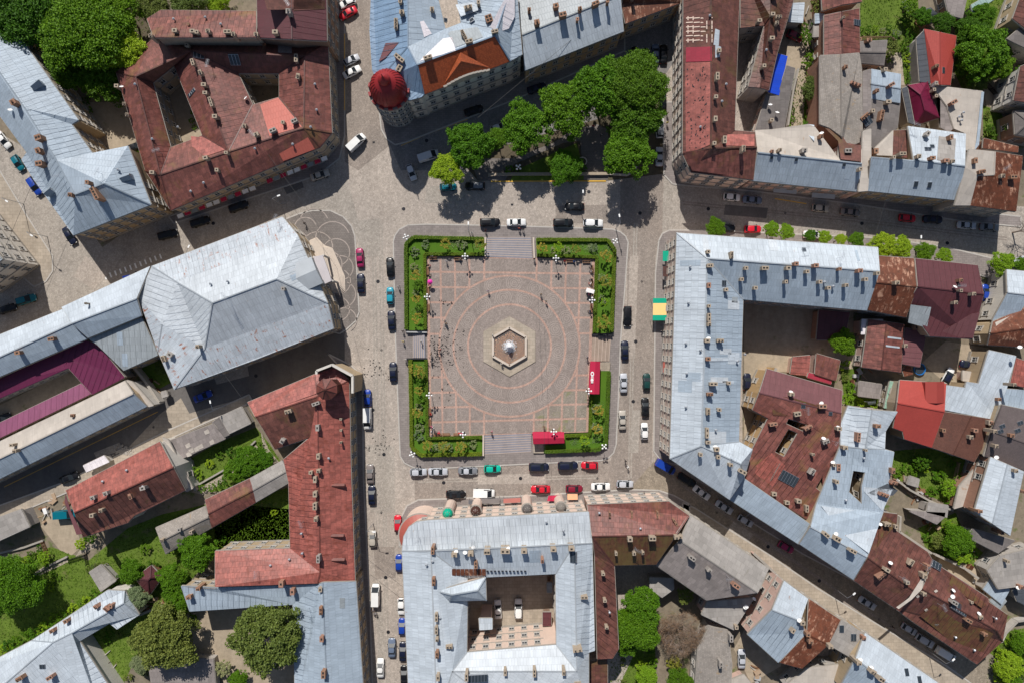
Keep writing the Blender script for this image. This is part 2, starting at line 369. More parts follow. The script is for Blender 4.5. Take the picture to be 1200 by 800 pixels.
def dish_mesh():
    if 'd' in UNIT: return UNIT['d']
    m = M(); m.tube((0, 0, -.4), (0, 0, .8), .04, .04, 5)
    n = 14; i = len(m.v); rr = [(0.02, 0), (.22, .04), (.38, .1), (.46, .16)]
    for r, d in rr:
        for k in range(n):
            t = 6.2832*k/n; p = Vector((r*math.cos(t), r*math.sin(t), d)); p.rotate(Matrix.Rotation(-.9, 3, 'X')); m.v.append(tuple(p+Vector((0, 0, .85))))
    for j in range(3):
        for k in range(n): m.f.append((i+j*n+k, i+j*n+(k+1) % n, i+(j+1)*n+(k+1) % n, i+(j+1)*n+k)); m.m.append(0)
    m.tube((0, .05, .85), (0, .5, 1.15), .025, .025, 4)
    UNIT['d'] = m.mesh('satellite_dish', mm('dish_white')); return UNIT['d']
def aerial_mesh():
    if 'a' in UNIT: return UNIT['a']
    m = M(); m.tube((0, 0, -.5), (0, 0, 3.0), .04, .03, 5); m.tube((-.9, 0, 2.8), (.9, 0, 2.8), .025, .025, 4)
    for k in range(-4, 5): m.tube((k*.2, -.4, 2.8), (k*.2, .4, 2.8), .018, .018, 4)
    UNIT['a'] = m.mesh('aerial', mm('zinc_pipe')); return UNIT['a']
def skylight_mesh(L, W):
    k = ('s', L, W)
    if k in UNIT: return UNIT[k]
    m = M(); m.box((0, 0, -.3), (L, W, .5), m=0)
    n = max(1, round(L/.7))
    for i in range(n): m.box(((i+.5)/n*L-L/2, 0, .2), (L/n-.1, W-.14, .03), m=1)
    UNIT[k] = m.mesh('skylight', [mm('steel'), mm('glass_dark')]); return UNIT[k]
def dormer_mesh(L, W, hgt, mat):
    k = ('dm', L, W, hgt, mat)
    if k in UNIT: return UNIT[k]
    m = M(); m.box((0, 0, -1), (L, W, 1+hgt*.5), m=0)
    o = .12; a = [(-L/2-o, -W/2-o, hgt*.5), (L/2+o, -W/2-o, hgt*.5), (L/2+o, 0, hgt), (-L/2-o, 0, hgt)]
    b = [(-L/2-o, 0, hgt), (L/2+o, 0, hgt), (L/2+o, W/2+o, hgt*.5), (-L/2-o, W/2+o, hgt*.5)]
    m.poly(a, 0); m.poly(b, 0)
    for s in (-1, 1):
        q = [(s*L/2, -W/2, hgt*.5), (s*L/2, W/2, hgt*.5), (s*L/2, 0, hgt-.02)]; m.poly(q if s > 0 else q[::-1], 1)
    UNIT[k] = m.mesh('dormer', [mm(mat), mm('plaster_grey')]); return UNIT[k]
def pip(x, y, poly):
    c = False; n = len(poly); j = n-1
    for i in range(n):
        xi, yi = poly[i][0], poly[i][1]; xj, yj = poly[j][0], poly[j][1]
        if (yi > y) != (yj > y) and x < (xj-xi)*(y-yi)/(yj-yi)+xi: c = not c
        j = i
    return c
NOSEAM = ('slate', 'orange_tile', 'bright_red', 'dark_brown', 'taupe', 'tarp', 'patch', 'cream', 'rust')
class Building:
    def __init__(s, label, V, F, roof='zinc_light_and_lit', wall='plaster_cream', holes=(), name='building', cat='building', win='tall', group=None, trim='trim', bands=True, seam=None, inset=.3):
        tk = V.split(); s.P = {}; s.W = {}
        for i in range(0, len(tk), 4):
            x, y, z = float(tk[i+1]), float(tk[i+2]), float(tk[i+3]); s.P[tk[i]] = (x, y, z); s.W[tk[i]] = at(x, y, z)
        zmin = 0
        xs = [p.x for p in s.W.values()]; ys = [p.y for p in s.W.values()]
        cx, cy = sum(xs)/len(xs), sum(ys)/len(ys); s.o = Vector((cx, cy, 0))
        s.root = empty(name, s.o, label, cat, group); s.name = name
        s.facets = []
        for tok in F.split():
            ids, _, mt = tok.partition(':'); mt = mt or roof
            pl = [s.W[c] for c in ids]
            # best plane by Newell
            n = Vector((0, 0, 0)); c0 = Vector((0, 0, 0))
            for i in range(len(pl)):
                a, b = pl[i], pl[(i+1) % len(pl)]; n += Vector(((a.y-b.y)*(a.z+b.z), (a.z-b.z)*(a.x+b.x), (a.x-b.x)*(a.y+b.y))); c0 += a
            c0 /= len(pl); n.normalize()
            if n.z < 0: n = -n; ids = ids[::-1]; pl = pl[::-1]
            s.facets.append(dict(ids=ids, pl=pl, px=[s.P[c][:2] for c in ids], n=n, c=c0, mat=mt, holes=[]))
        for hp in holes:
            hp = P2(hp) if isinstance(hp, str) else hp
            cx = sum(p[0] for p in hp)/len(hp); cy = sum(p[1] for p in hp)/len(hp)
            f = s.facet(cx, cy)
            if f: f['holes'].append([s.hit(f, *p) for p in hp])
        s.build(wall, win, trim, bands, seam, inset)
        BLD.append(s)
    def facet(s, px, py):
        best = None
        for f in s.facets:
            if pip(px, py, f['px']): return f
            d = min((px-p[0])**2+(py-p[1])**2 for p in f['px'])
            if best is None or d < best[0]: best = (d, f)
        return best[1] if best and best[0] < 900 else None
    def hit(s, f, px, py):
        d = at(px, py, 0)-CAMP; t = f['n'].dot(f['c']-CAMP)/f['n'].dot(d); return CAMP+d*t
    def loc(s, px, py):
        f = s.facet(px, py); p = s.hit(f, px, py) if f else at(px, py, 10); return p-s.o, f
    def build(s, wall, win, trim, bands, seam, inset):
        o = s.o; T = .14
        edges = {}
        for f in s.facets:
            ids = f['ids']
            for i in range(len(ids)):
                a, b = ids[i], ids[(i+1) % len(ids)]; edges.setdefault(frozenset((a, b)), []).append((a, b, f))
        bycol = {}
        for f in s.facets: bycol.setdefault(f['mat'], []).append(f)
        s.roofs = {}
        for mt, fs in bycol.items():
            m = M(); uv = []; sm = M()
            for f in fs:
                n = f['n']; down = Vector((n.x, n.y, 0))
                if down.length < .03:
                    e = max(((f['pl'][(i+1) % len(f['pl'])]-f['pl'][i]) for i in range(len(f['pl']))), key=lambda v: v.length); u = Vector((e.x, e.y, 0)).normalized()
                else: down.normalize(); u = Vector((-down.y, down.x, 0))
                v = n.cross(u)
                off = R.uniform(0, 7)
                loops = [f['pl']]+f['holes']
                flat = [p for l in loops for p in l]
                tri = tessellate_polygon([[Vector((p.dot(u), p.dot(v), 0)) for p in l] for l in loops])
                for t in tri:
                    a, b, c = [flat[i] for i in t]
                    if (b-a).cross(c-a).dot(n) < 0: a, c = c, a
                    m.poly([a-o, b-o, c-o]); uv += [k for p in (a, b, c) for k in (p.dot(u)+off, p.dot(v)+off)]
                    m.poly([p-o-Vector((0, 0, T)) for p in (c, b, a)]); uv += [0]*6
                for li, l in enumerate(loops):
                    for i in range(len(l)):
                        p, q = l[i], l[(i+1) % len(l)]; dz = Vector((0, 0, T))
                        m.poly([p-o, p-o-dz, q-o-dz, q-o]); uv += [0]*8
                # standing seams
                if not mt.startswith(NOSEAM) and seam != 0:
                    step = seam or (1.24 if 'zinc' in mt else 1.24)
                    us = [p.dot(u) for p in f['pl']]; k = min(us)+.4
                    while k < max(us):
                        xs = []
                        for l in loops:
                            for i in range(len(l)):
                                p, q = l[i], l[(i+1) % len(l)]; a, b = p.dot(u), q.dot(u)
                                if (a > k) != (b > k): xs.append(p+(q-p)*((k-a)/(b-a)))
                        xs.sort(key=lambda p: p.dot(v))
                        for i in range(0, len(xs)-1, 2):
                            if (xs[i+1]-xs[i]).length > .5: sm.bar(xs[i]-o, xs[i+1]-o, .045, .035)
                        k += step*R.choice((1, 1, .97, 1.04))
            m.uv = uv
            r = m.obj('roof', mm(mt), s.root); s.roofs[mt] = r
            for f in fs: f['obj'] = r
            if sm.v:
                q = sm.obj('standing_seam', mm(mt), r); q['kind'] = 'stuff'
        # sheets renewed at some time: slightly proud, another tone
        for f in s.facets:
            alt = ['zinc_grey', 'zinc_pale', 'zinc_blue_and_shaded', 'zinc_light_and_lit'] if 'zinc' in f['mat'] else ['red_pink', 'rust', 'red_brown', 'red_sheet', 'red_orange'] if f['mat'].startswith('red') else None
            n = f['n']; down = Vector((n.x, n.y, 0))
            if not alt or down.length < .03: continue
            down.normalize(); u = Vector((-down.y, down.x, 0)); v = n.cross(u); uv = [(p.dot(u), p.dot(v)) for p in f['pl']]; hu = [[(p.dot(u), p.dot(v)) for p in h] for h in f['holes']]
            area = abs(sum(uv[i][0]*uv[(i+1) % len(uv)][1]-uv[(i+1) % len(uv)][0]*uv[i][1] for i in range(len(uv))))/2; c0 = f['c']; base = n*c0.dot(n)
            for _ in range(min(9, int(area/45))):
                a, b = R.choice((.62, 1.24, 1.24, 1.86, 2.5)), R.choice((1.5, 3.0, 3.0, 4.5)); x = R.uniform(min(p[0] for p in uv), max(p[0] for p in uv)); y = R.uniform(min(p[1] for p in uv), max(p[1] for p in uv)); cs = [(x, y), (x+a, y), (x+a, y+b), (x, y+b)]
                if not all(pip(*q, uv) and not any(pip(*q, h) for h in hu) for q in cs+[(x+a/2, y+b/2)]): continue
                pm = M(); pts = [base+u*q[0]+v*q[1]+n*.035-o for q in cs]; pm.poly(pts); pm.uv = [k for q in cs for k in q]
                for i in range(4): pm.poly([pts[i], pts[i]-n*.03, pts[(i+1) % 4]-n*.03, pts[(i+1) % 4]]); pm.uv += [0]*8
                if len(f['pl']) == 3 or all(abs((p-c0).dot(n)) < .02 for p in f['pl']): pm.obj('roof_sheet', mm(R.choice(alt)), f['obj'])
        # ridge caps
        rc = M()
        for k, l in edges.items():
            if len(l) == 2:
                a, b = s.W[l[0][0]], s.W[l[0][1]]; mid = (a+b)/2
                # only where the two planes fall away from the edge
                if (l[0][2]['c']-mid).z < .01 and (l[1][2]['c']-mid).z < .01 and l[0][2]['n'].dot(l[1][2]['n']) < .995:
                    rc.bar(a-o+Vector((0, 0, -.03)), b-o+Vector((0, 0, -.03)), .26, .12)
        if rc.v: rc.obj('ridge_cap', mm(s.facets[0]['mat']), list(s.roofs.values())[0])
        # walls
        bl = []   # (p, q) boundary edges with the building on the left
        for k, l in edges.items():
            if len(l) == 1: bl.append((s.W[l[0][0]], s.W[l[0][1]], s.P[l[0][0]]))
        for f in s.facets:
            for h in f['holes']:
                ar = sum(h[i].x*h[(i+1) % len(h)].y-h[(i+1) % len(h)].x*h[i].y for i in range(len(h)))
                hh = h if ar < 0 else h[::-1]
                for i in range(len(hh)): bl.append((hh[i], hh[(i+1) % len(hh)], None))
        key = lambda p: (round(p.x, 3), round(p.y, 3))
        nrm = {}
        for p, q, _ in bl:
            d = Vector((q.x-p.x, q.y-p.y, 0))
            if d.length < 1e-4: continue
            nn = Vector((-d.y, d.x, 0)).normalized()      # inwards
            nrm.setdefault(key(p), []).append(nn); nrm.setdefault(key(q), []).append(nn)
        def ins(p, by):
            ns = nrm[key(p)]; a = sum(ns, Vector((0, 0, 0)))
            if a.length < .2: return Vector((p.x, p.y, p.z))
            a.normalize(); c = max(.45, a.dot(ns[0])); return Vector((p.x, p.y, p.z))+a*(by/c)
        wm = M(); tr = M(); bd = M(); s.walls = []
        for p, q, _ in bl:
            if (Vector((q.x-p.x, q.y-p.y, 0))).length < 1e-4: continue
            a, b = ins(p, inset), ins(q, inset)
            za, zb = p.z-.08, q.z-.08
            A = a-o; B = b-o
            wm.poly([(A.x, A.y, 0), (B.x, B.y, 0), (B.x, B.y, zb), (A.x, A.y, za)])
            s.walls.append((a, b, min(za, zb)))
            # eaves board / cornice
            a2, b2 = ins(p, .10)-o, ins(q, .10)-o
            tr.bar((a2.x, a2.y, za-.42), (b2.x, b2.y, zb-.42), .42, .36)
        s.wall = wm.obj('wall', mm(wall), s.root)
        tr.obj('cornice', mm(trim), s.root)
        s.bands = bands; s.win = win; s.trim = trim
    def finish(s):
        if not s.win: return
        bd = M(); cnt = 0; style = s.win; ww = {'tall': 2.7, 'small': 2.5}[style.split('_')[0]]
        wins = []
        for a, b, zt in s.walls:
            d = Vector((b.x-a.x, b.y-a.y, 0)); L = d.length
            if L < 2.2 or zt < 2.6: continue
            d.normalize(); nn = Vector((d.y, -d.x, 0)); mid = (a+b)/2
            if nn.dot(Vector((-mid.x, -mid.y, 0)).normalized()) < .04: continue
            if abs(mid.x) > 135 or abs(mid.y) > 95: continue
            fl = max(1, int((zt-.9)/3.25)); fh = (zt-.7)/fl
            n = max(1, int((L-.6)/ww)); ok = []
            for i in range(n):
                t = (i+.5)/n*L; p = Vector((a.x, a.y, 0))+d*t
                if covered(p+nn*1.3, s): continue
                ok.append(i)
                for k in range(fl):
                    if k == 0 and fl > 1 and i % 5 == 2: z = .1
                    wins.append((p+nn*.01, 0.9+k*fh+(fh-3)*.3, math.atan2(d.y, d.x)))
            if ok and s.bands:
                t0 = ok[0]/n*L; t1 = (ok[-1]+1)/n*L
                p0 = Vector((a.x, a.y, 0))+d*t0+nn*.07-s.o; p1 = Vector((a.x, a.y, 0))+d*t1+nn*.07-s.o
                for k in range(1, fl):
                    bd = M(); bd.bar((p0.x, p0.y, k*fh+.35), (p1.x, p1.y, k*fh+.35), .18, .2); bd.obj('string_course', mm(s.trim), s.wall)
                bd = M(); bd.bar((p0.x, p0.y, 0), (p1.x, p1.y, 0), .12, .9); bd.obj('plinth', mm(s.trim), s.wall)
        me = window_mesh(style)
        for p, z, a in wins[:290]:
            q = p-s.o; o = link('window', me, s.wall, (q.x, q.y, z)); o.rotation_euler = (0, 0, a+math.pi)
    # --- things fixed to the roof; every one is placed by where its foot stands
    def chim(s, txt, mat='chimney_cream', h=1.5):
        for it in txt.split(';'):
            a = it.split()
            if not a: continue
            px, py = float(a[0]), float(a[1]); L = float(a[2]) if len(a) > 2 else 1.1; W = float(a[3]) if len(a) > 3 else .9
            an = float(a[4]) if len(a) > 4 else 0; hh = float(a[5]) if len(a) > 5 else h*R.uniform(.85, 1.15)
            mt = {'b': 'chimney_brown', 'c': 'chimney_cream', 'g': 'chimney_grey', 'r': 'brick_old'}[a[6]] if len(a) > 6 else mat
            L, W, hh = L*.66, W*.7, hh*.9; p, f = s.loc(px, py)
            o = link('chimney', chimney_mesh(L, W, hh, mt, R.random() < .4), (f or s.facets[0])['obj'], p, math.radians(an))
        return s
    def put(s, kind, txt):
        for it in txt.split(';'):
            a = it.split()
            if not a: continue
            px, py = float(a[0]), float(a[1]); p, f = s.loc(px, py); f = f or s.facets[0]
            if kind == 'dish': link('satellite_dish', dish_mesh(), f['obj'], p, R.uniform(-.5, .9))
            elif kind == 'aerial': link('aerial', aerial_mesh(), f['obj'], p, R.uniform(0, 3))
            elif kind == 'vent':
                if 'v' not in UNIT:
                    m = M(); m.tube((0, 0, -.5), (0, 0, .7), .16, .16, 8); m.lathe((0, 0, .75), [(.3, 0), (.05, .22)], 8); UNIT['v'] = m.mesh('vent_pipe', mm('zinc_pipe'))
                link('vent_pipe', UNIT['v'], f['obj'], p)
            elif kind in ('sky', 'hatch'):
                L = float(a[2]) if len(a) > 2 else 1.2; W = float(a[3]) if len(a) > 3 else 1.0; an = float(a[4]) if len(a) > 4 else 0
                o = link('skylight' if kind == 'sky' else 'roof_hatch', skylight_mesh(L, W), f['obj'], p)
                q = f['n'].to_track_quat('Z', 'Y'); 
                base = Vector((0, 0, 1)).rotation_difference(f['n'])
                o.rotation_mode = 'QUATERNION'; o.rotation_quaternion = base @ Matrix.Rotation(math.radians(an), 3, 'Z').to_quaternion()
            elif kind == 'dormer':
                L = float(a[2]); W = float(a[3]); an = float(a[4]); hh = float(a[5]) if len(a) > 5 else 1.6; mt = a[6] if len(a) > 6 else f['mat']
                link('dormer', dormer_mesh(L, W, hh, mt), f['obj'], p, math.radians(an))
        return s
    def patch(s, px, mat, lift=.09):
        px = P2(px); cx = sum(p[0] for p in px)/len(px); cy = sum(p[1] for p in px)/len(px); f = s.facet(cx, cy)
        if not f: return s
        pts = [s.hit(f, *p)-s.o+f['n']*lift for p in px]
        m = M(); u = Vector((-f['n'].y, f['n'].x, 0)); u = u.normalized() if u.length > .02 else Vector((1, 0, 0)); v = f['n'].cross(u); uv = []
        tri = tessellate_polygon([[Vector((p.dot(u), p.dot(v), 0)) for p in pts]])
        for t in tri:
            a, b, c = [pts[i] for i in t]
            if (b-a).cross(c-a).dot(f['n']) < 0: a, c = c, a
            m.poly([a, b, c]); uv += [k for p in (a, b, c) for k in (p.dot(u), p.dot(v))]
        for i in range(len(pts)):
            p, q = pts[i], pts[(i+1) % len(pts)]; m.poly([p, p-f['n']*lift*.9, q-f['n']*lift*.9, q]); uv += [0]*8
        m.uv = uv; m.obj('roof_patch', mm(mat), f['obj']); return s
def covered(p, me):
    for b in BLD:
        if b is me: continue
        for f in b.facets:
            if pip(p.x, p.y, f['pl']): return True
    for f in me.facets:
        if pip(p.x, p.y, f['pl']) and not any(pip(p.x, p.y, h) for h in f['holes']): return True
    return False
def Q(label, pts, ze, zr=None, roof='zinc_light_and_lit', wall='plaster_cream', ridge=0, hip=0, **k):
    """four-sided house; ridge runs along side 0-1 (ridge=0) or 1-2 (ridge=1); hip = how far the ends are pulled in"""
    p = P2(pts)
    if ridge: p = p[1:]+p[:1]
    nm = 'abcd'; V = ' '.join(f'{nm[i]} {p[i][0]} {p[i][1]} {ze[i] if isinstance(ze,(list,tuple)) else ze}' for i in range(4))
    if zr is None or isinstance(ze, (list, tuple)):
        return Building(label, V, 'abcd', roof, wall, **k)
    m1 = ((p[1][0]+p[2][0])/2, (p[1][1]+p[2][1])/2); m0 = ((p[3][0]+p[0][0])/2, (p[3][1]+p[0][1])/2)
    e = (m0[0]+(m1[0]-m0[0])*hip, m0[1]+(m1[1]-m0[1])*hip); g = (m1[0]+(m0[0]-m1[0])*hip, m1[1]+(m0[1]-m1[1])*hip)
    V += f' e {e[0]} {e[1]} {zr} f {g[0]} {g[1]} {zr}'
    F = 'abfe cdef' + (' bcf dae' if hip else '')
    return Building(label, V, F, roof, wall, **k)
def flat(label, pts, z, roof='slate_pale', wall='plaster_grey', slope=None, **k):
    """mono-pitch roof over any outline; slope=(dx,dy,rise): height grows towards that picture direction"""
    p = P2(pts); nm = 'abcdefghijklmnopqrstuvwxyz'
    zs = [z]*len(p)
    if slope:
        d = [q[0]*slope[0]+q[1]*slope[1] for q in p]; lo, hi = min(d), max(d); zs = [z+slope[2]*(x-lo)/(hi-lo) for x in d]
    V = ' '.join(f'{nm[i]} {q[0]} {q[1]} {zs[i]:.3f}' for i, q in enumerate(p))
    return Building(label, V, nm[:len(p)], roof, wall, **k)
# =================== SETTING: ground, streets, pavements ===================
g = sheet('ground', [(-1500, -1500), (1500, -1500), (1500, 1500), (-1500, 1500)], 'm_dirt', 0, raw=True)
sheet('dry_ground', P2('100 120 150 120 175 165 200 175 205 160 215 200 150 200 120 190'), 'm_dirt_dry', .008)
sheet('cobbled_square', P2('384 -60 880 -60 900 60 880 220 1240 245 1260 335 1180 330 1020 300 870 310 870 600 1130 830 1060 850 800 640 700 860 410 860 384 400'), 'm_cobble', .012)
sheet('northwest_street', P2('-60 120 40 180 120 290 200 235 400 180 420 260 330 262 80 372 -60 440'), 'm_street', .016)
sheet('bank_street', P2('404 386 404 426 292 474 78 574 -60 640 -60 590 204 446 300 424'), 'm_asphalt', .020)
sheet('northeast_street', P2('778 200 1250 250 1260 330 1190 316 1030 282 775 276'), 'm_street', .020)
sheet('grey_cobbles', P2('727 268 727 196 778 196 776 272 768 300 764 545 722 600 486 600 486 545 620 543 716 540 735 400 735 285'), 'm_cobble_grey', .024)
sheet('southeast_street', P2('766 540 950 625 1175 775 1240 830 1120 850 1050 795 800 590 722 590'), 'm_street_brown', .028)
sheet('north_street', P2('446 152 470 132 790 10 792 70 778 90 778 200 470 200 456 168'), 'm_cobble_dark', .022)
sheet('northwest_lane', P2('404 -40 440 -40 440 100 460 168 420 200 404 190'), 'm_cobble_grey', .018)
sheet('cobble_patch', P2('651 242 712 240 712 262 651 262'), 'm_cobble_grey', .026)
sheet('painted_sun_patch', P2('186 486 212 466 222 484 292 464 292 474 190 520 128 548'), 'm_pavement_tan', .03)  # paler sheet where sun falls through the gap, sunlight painted as tan ground
def pave(nm, px, mat='m_pavement', z=.13):
    o = sheet(nm, P2(px), mat, z, side=0); kerb(P2(px), .3, z, 'm_arc' if 0 else 'concrete', par=o); return o
ISL = '461 283 463 276 468 269 478 264 500 263 600 265 700 268 718 269 727 272 733 277 736 284 732 340 727 400 725 460 722 520 719 530 713 536 704 539 620 543 560 546 495 549 484 547 474 542 469 534 466 460 463 380'
pave('pavement', ISL)
pave('pavement', '335 257 350 251 366 247 387 247 402 254 412 265 416 277 419 330 421 366 417 376 406 386 398 391 388 388 345 300', 'm_pavement_dark')
pave('pavement', '384 414 398 421 412 428 422 438 425 452 426 560 430 640 434 720 438 860 424 860 418 700 412 560 408 440')
pave('pavement', '768 320 772 282 776 274 784 270 830 270 1030 279 1110 290 1175 306 1180 330 1100 312 1030 298 860 300 850 520 800 545 775 540 766 528')
pave('pavement', '777 120 800 120 800 190 812 205 880 214 1010 230 1120 246 1196 254 1196 266 1118 258 1005 240 880 224 806 218 788 216 778 205')
pave('pavement', '440 90 447 152 453 163 463 170 476 167 606 116 732 60 732 40 600 90 480 130')
pave('pavement', '468 640 470 606 477 592 490 585 600 581 740 573 772 574 790 580 808 590 808 620 600 640')
pave('pavement', '800 588 815 595 905 652 960 690 1110 780 1180 830 1150 850 1000 752 880 690 800 620', 'm_pavement_tan')
pave('pavement', '-40 606 76 564 192 506 292 462 296 470 194 516 80 576 -40 626', 'm_pavement_tan')
pave('pavement', '-60 200 0 200 30 250 62 300 62 318 54 330 40 336 -60 250', 'm_pavement_tan')
pave('pavement', '384 -40 404 -40 404 160 398 186 372 206 204 262 198 254 380 190')
pave('pavement', '880 600 955 640 1180 740 1174 752 1020 690 940 648 872 606', 'm_pavement')
# west forecourt scallops, thin pale setts laid in arcs
def arc(m, cx, cy, r, a0, a1, w, z, n=None):
    c = at(cx, cy, 0); r /= S; n = n or max(5, int(abs(a1-a0)/12)); w2 = w/2
    for k in range(n):
        t0 = math.radians(a0+(a1-a0)*k/n); t1 = math.radians(a0+(a1-a0)*(k+1)/n)
        m.poly([(c.x+(r+e)*math.cos(t), c.y+(r+e)*math.sin(t), z) for t, e in ((t0, -w2), (t0, w2), (t1, w2), (t1, -w2))][::1])
am = M()
for (x, y, r, a0, a1) in ((390, 280, 20, 20, 200), (372, 290, 18, 0, 180), (394, 296, 16, -60, 170), (386, 310, 15, -60, 130), (400, 314, 14, -100, 110), (396, 330, 15, -90, 60), (402, 345, 15, -80, 70), (396, 362, 14, -110, 60), (358, 268, 13, 20, 180), (368, 262, 17, 20, 160), (346, 285, 15, 30, 130), (404, 375, 14, -60, 110)):
    arc(am, x, y, r, a0, a1, .22, .142)
o = am.obj('paving_arcs', mm('m_arc')); o['kind'] = 'structure'
# road markings
def strip(px, w, mat, z=.04, name='road_marking', dash=None):
    m = M(); p = P2(px)
    for i in range(len(p)-1):
        a, b = at(*p[i]), at(*p[i+1]); d = (b-a); L = d.length; d.normalize(); n = Vector((-d.y, d.x, 0))*w/2
        segs = [(0, L)] if not dash else [(t, min(L, t+dash[0])) for t in [k*(dash[0]+dash[1]) for k in range(int(L/(dash[0]+dash[1]))+1)]]
        for s0, s1 in segs:
            A, B = a+d*s0, a+d*s1; m.poly([(q.x, q.y, z) for q in (A-n, B-n, B+n, A+n)])
    o = m.obj(name, mm(mat)); o['kind'] = 'structure'; return o
strip('0 214 21 245', .35, 'yellow_line'); strip('5 570 185 482', .14, 'yellow_line'); strip('470 171 500 158 548 140', .14, 'yellow_line')
strip('575 213 710 212.5', .28, 'yellow_line', .16); strip('908 233 945 239', .25, 'yellow_line'); strip('404 40 404 130', .2, 'yellow_line', .15)
strip('123 325 190 300', 1.2, 'white_paint', .034, dash=(.35, .9)) ; strip('190 298 300 255', 1.2, 'patch_concrete', .034, dash=(.35, 2.4))
# manhole covers, drains and mended patches in the streets
mh = M(); mh.lathe((0, 0, 0), [(.42, 0), (.42, .012), (.30, .02)], 14); mhm = mh.mesh('manhole_cover', mm('iron')); dg = M()
for k in range(5): dg.box((0, -.2+k*.1, 0), (.55, .05, .02))
dgm = dg.mesh('drain_grate', mm('iron'))
for i, (x, y) in enumerate(((438, 167), (473, 245), (443, 330), (447, 410), (437, 480), (450, 532), (447, 600), (452, 676), (455, 740), (600, 240), (690, 225), (750, 250), (752, 330), (745, 400), (742, 470), (700, 560), (610, 560), (520, 565), (350, 212), (250, 262), (160, 320), (92, 210), (50, 150), (830, 245), (920, 250), (1010, 262), (1110, 285), (840, 600), (900, 640), (960, 680), (1030, 725), (1100, 775), (300, 440), (180, 500), (600, 130), (500, 165))):
    o = link('manhole_cover' if i % 3 else 'drain_grate', mhm if i % 3 else dgm, None, at(x, y)+Vector((0, 0, .034)), i*.7); o['kind'] = 'structure'
for px, mt in (('412 260 446 256 444 300 424 302', 'm_street'), ('430 520 462 522 463 600 434 600', 'm_street'), ('438 640 462 640 464 676 440 678', 'm_cobble_grey'), ('440 700 448 700 452 790 444 790', 'm_street'), ('500 218 546 220 545 236 498 238', 'm_street'), ('738 300 748 300 744 420 734 420', 'm_cobble'), ('740 480 750 480 748 530 738 530', 'm_street'), ('560 556 640 554 640 566 560 567', 'm_cobble'), ('850 240 900 244 898 256 848 252', 'm_asphalt'), ('1040 266 1100 272 1098 290 1036 282', 'm_cobble'), ('330 215 352 206 356 220 336 228', 'm_asphalt'), ('100 300 128 320 110 340 86 324', 'm_cobble'), ('860 610 884 626 876 634 852 618', 'm_street'), ('980 690 1010 712 1000 718 972 698', 'm_cobble_grey'), ('250 440 290 428 292 440 254 450', 'm_street'), ('110 530 140 518 144 526 114 538', 'm_street')):
    sheet('road_patch', P2(px), mt, .036)
for a, b_ in ((438, 442), (446, 450)):
    for d in (-1.6, 1.6): strip(f'{a+d} 262 {b_+d} 560 {b_+d+4} 800', .34, 'm_street', .032, 'worn_lane')
for d in (-1.5, 1.5): strip(f'{745+d} 262 {741+d} 400 {738+d} 560', .34, 'm_street', .032, 'worn_lane'); strip(f'490 {563+d} 700 {558+d}', .34, 'm_street', .032, 'worn_lane'); strip(f'800 {238+d} 1000 {258+d} 1180 {280+d}', .3, 'm_cobble_grey', .032, 'worn_lane'); strip(f'{800+d} 568 {900+d} 636 {1120+d} 786', .3, 'm_cobble_grey', .034, 'worn_lane')
# lawns and soil
LAWNS = [('lawn', '-40 655 20 655 60 640 104 656 150 618 190 602 252 588 340 596 345 645 252 648 214 690 196 704 180 716 172 740 150 790 130 830 95 755 72 727 37 752 -40 790', 'm_lawn'),
 ('lawn', '218 540 252 520 300 500 316 520 332 545 300 586 262 575 228 576', 'm_lawn'), ('lawn', '1008 -20 1075 -20 1078 44 1072 96 1058 100 1056 80 1040 50 1008 46', 'm_lawn'),
 ('lawn', '1046 528 1092 524 1142 542 1126 592 1108 590 1064 566 1046 560', 'm_lawn'), ('lawn', '984 422 1012 430 1008 444 1046 470 1044 480 990 474', 'm_lawn'),
 ('lawn', '1076 618 1120 600 1132 630 1158 652 1146 664 1100 652 1084 640', 'm_lawn'), ('lawn', '1164 742 1230 730 1230 830 1150 830', 'm_lawn'),
 ('lawn', '716 755 768 755 768 830 712 830', 'm_lawn'), ('lawn', '1152 124 1172 130 1188 168 1152 164', 'm_lawn'), ('lawn', '250 596 340 570 342 640 252 646', 'm_lawn'),
 ('lawn', '921 92 936 82 950 66 958 110 954 148 918 150', 'm_lawn'), ('lawn', '-40 -40 190 -40 172 60 136 80 100 90 20 -10', 'm_soil'), ('lawn', '1080 -30 1230 -30 1200 60 1130 110 1118 84 1122 40', 'm_lawn'),
 ('lawn', '160 425 196 420 202 448 176 460', 'm_lawn')]
for nm, px, mt in LAWNS: sheet(nm if mt != 'm_soil' else 'soil', P2(px), mt, .006)
sheet('dirt_track', P2('932 40 948 36 950 60 944 110 940 150 927 150 930 100 920 80 922 55'), 'm_dirt_dry', .012)
for px in ('216 712 345 708 345 800 262 800 252 772 215 760', '60 600 88 612 96 640 84 650 70 644 48 616', '1108 400 1160 408 1140 448 1110 450 1080 425', '-20 484 94 428 104 448 -20 510', '1150 90 1176 96 1190 118 1176 132 1156 124', '905 675 925 690 915 780 880 800 860 760', '872 352 1000 360 1000 432 900 436 872 520',
           '1145 545 1165 535 1150 590 1136 602 1118 596', '1100 650 1150 668 1146 690 1100 664'):
    sheet('yard', P2(px), 'm_dirt_dry', .016)
for px in ('38 672 50 664 78 652 80 658 54 670 42 676', '96 640 112 632 114 640 88 652', '306 506 315 526 330 545 322 545 308 524', '225 576 262 555 300 520 303 524 266 560 240 580', '1044 100 1048 62 1056 62 1060 100'):
    sheet('path', P2(px), 'm_pavement_tan', .03)
sheet('courtyard_paving', P2('546 668 654 664 656 764 544 768'), 'm_pavement_tan', .03)
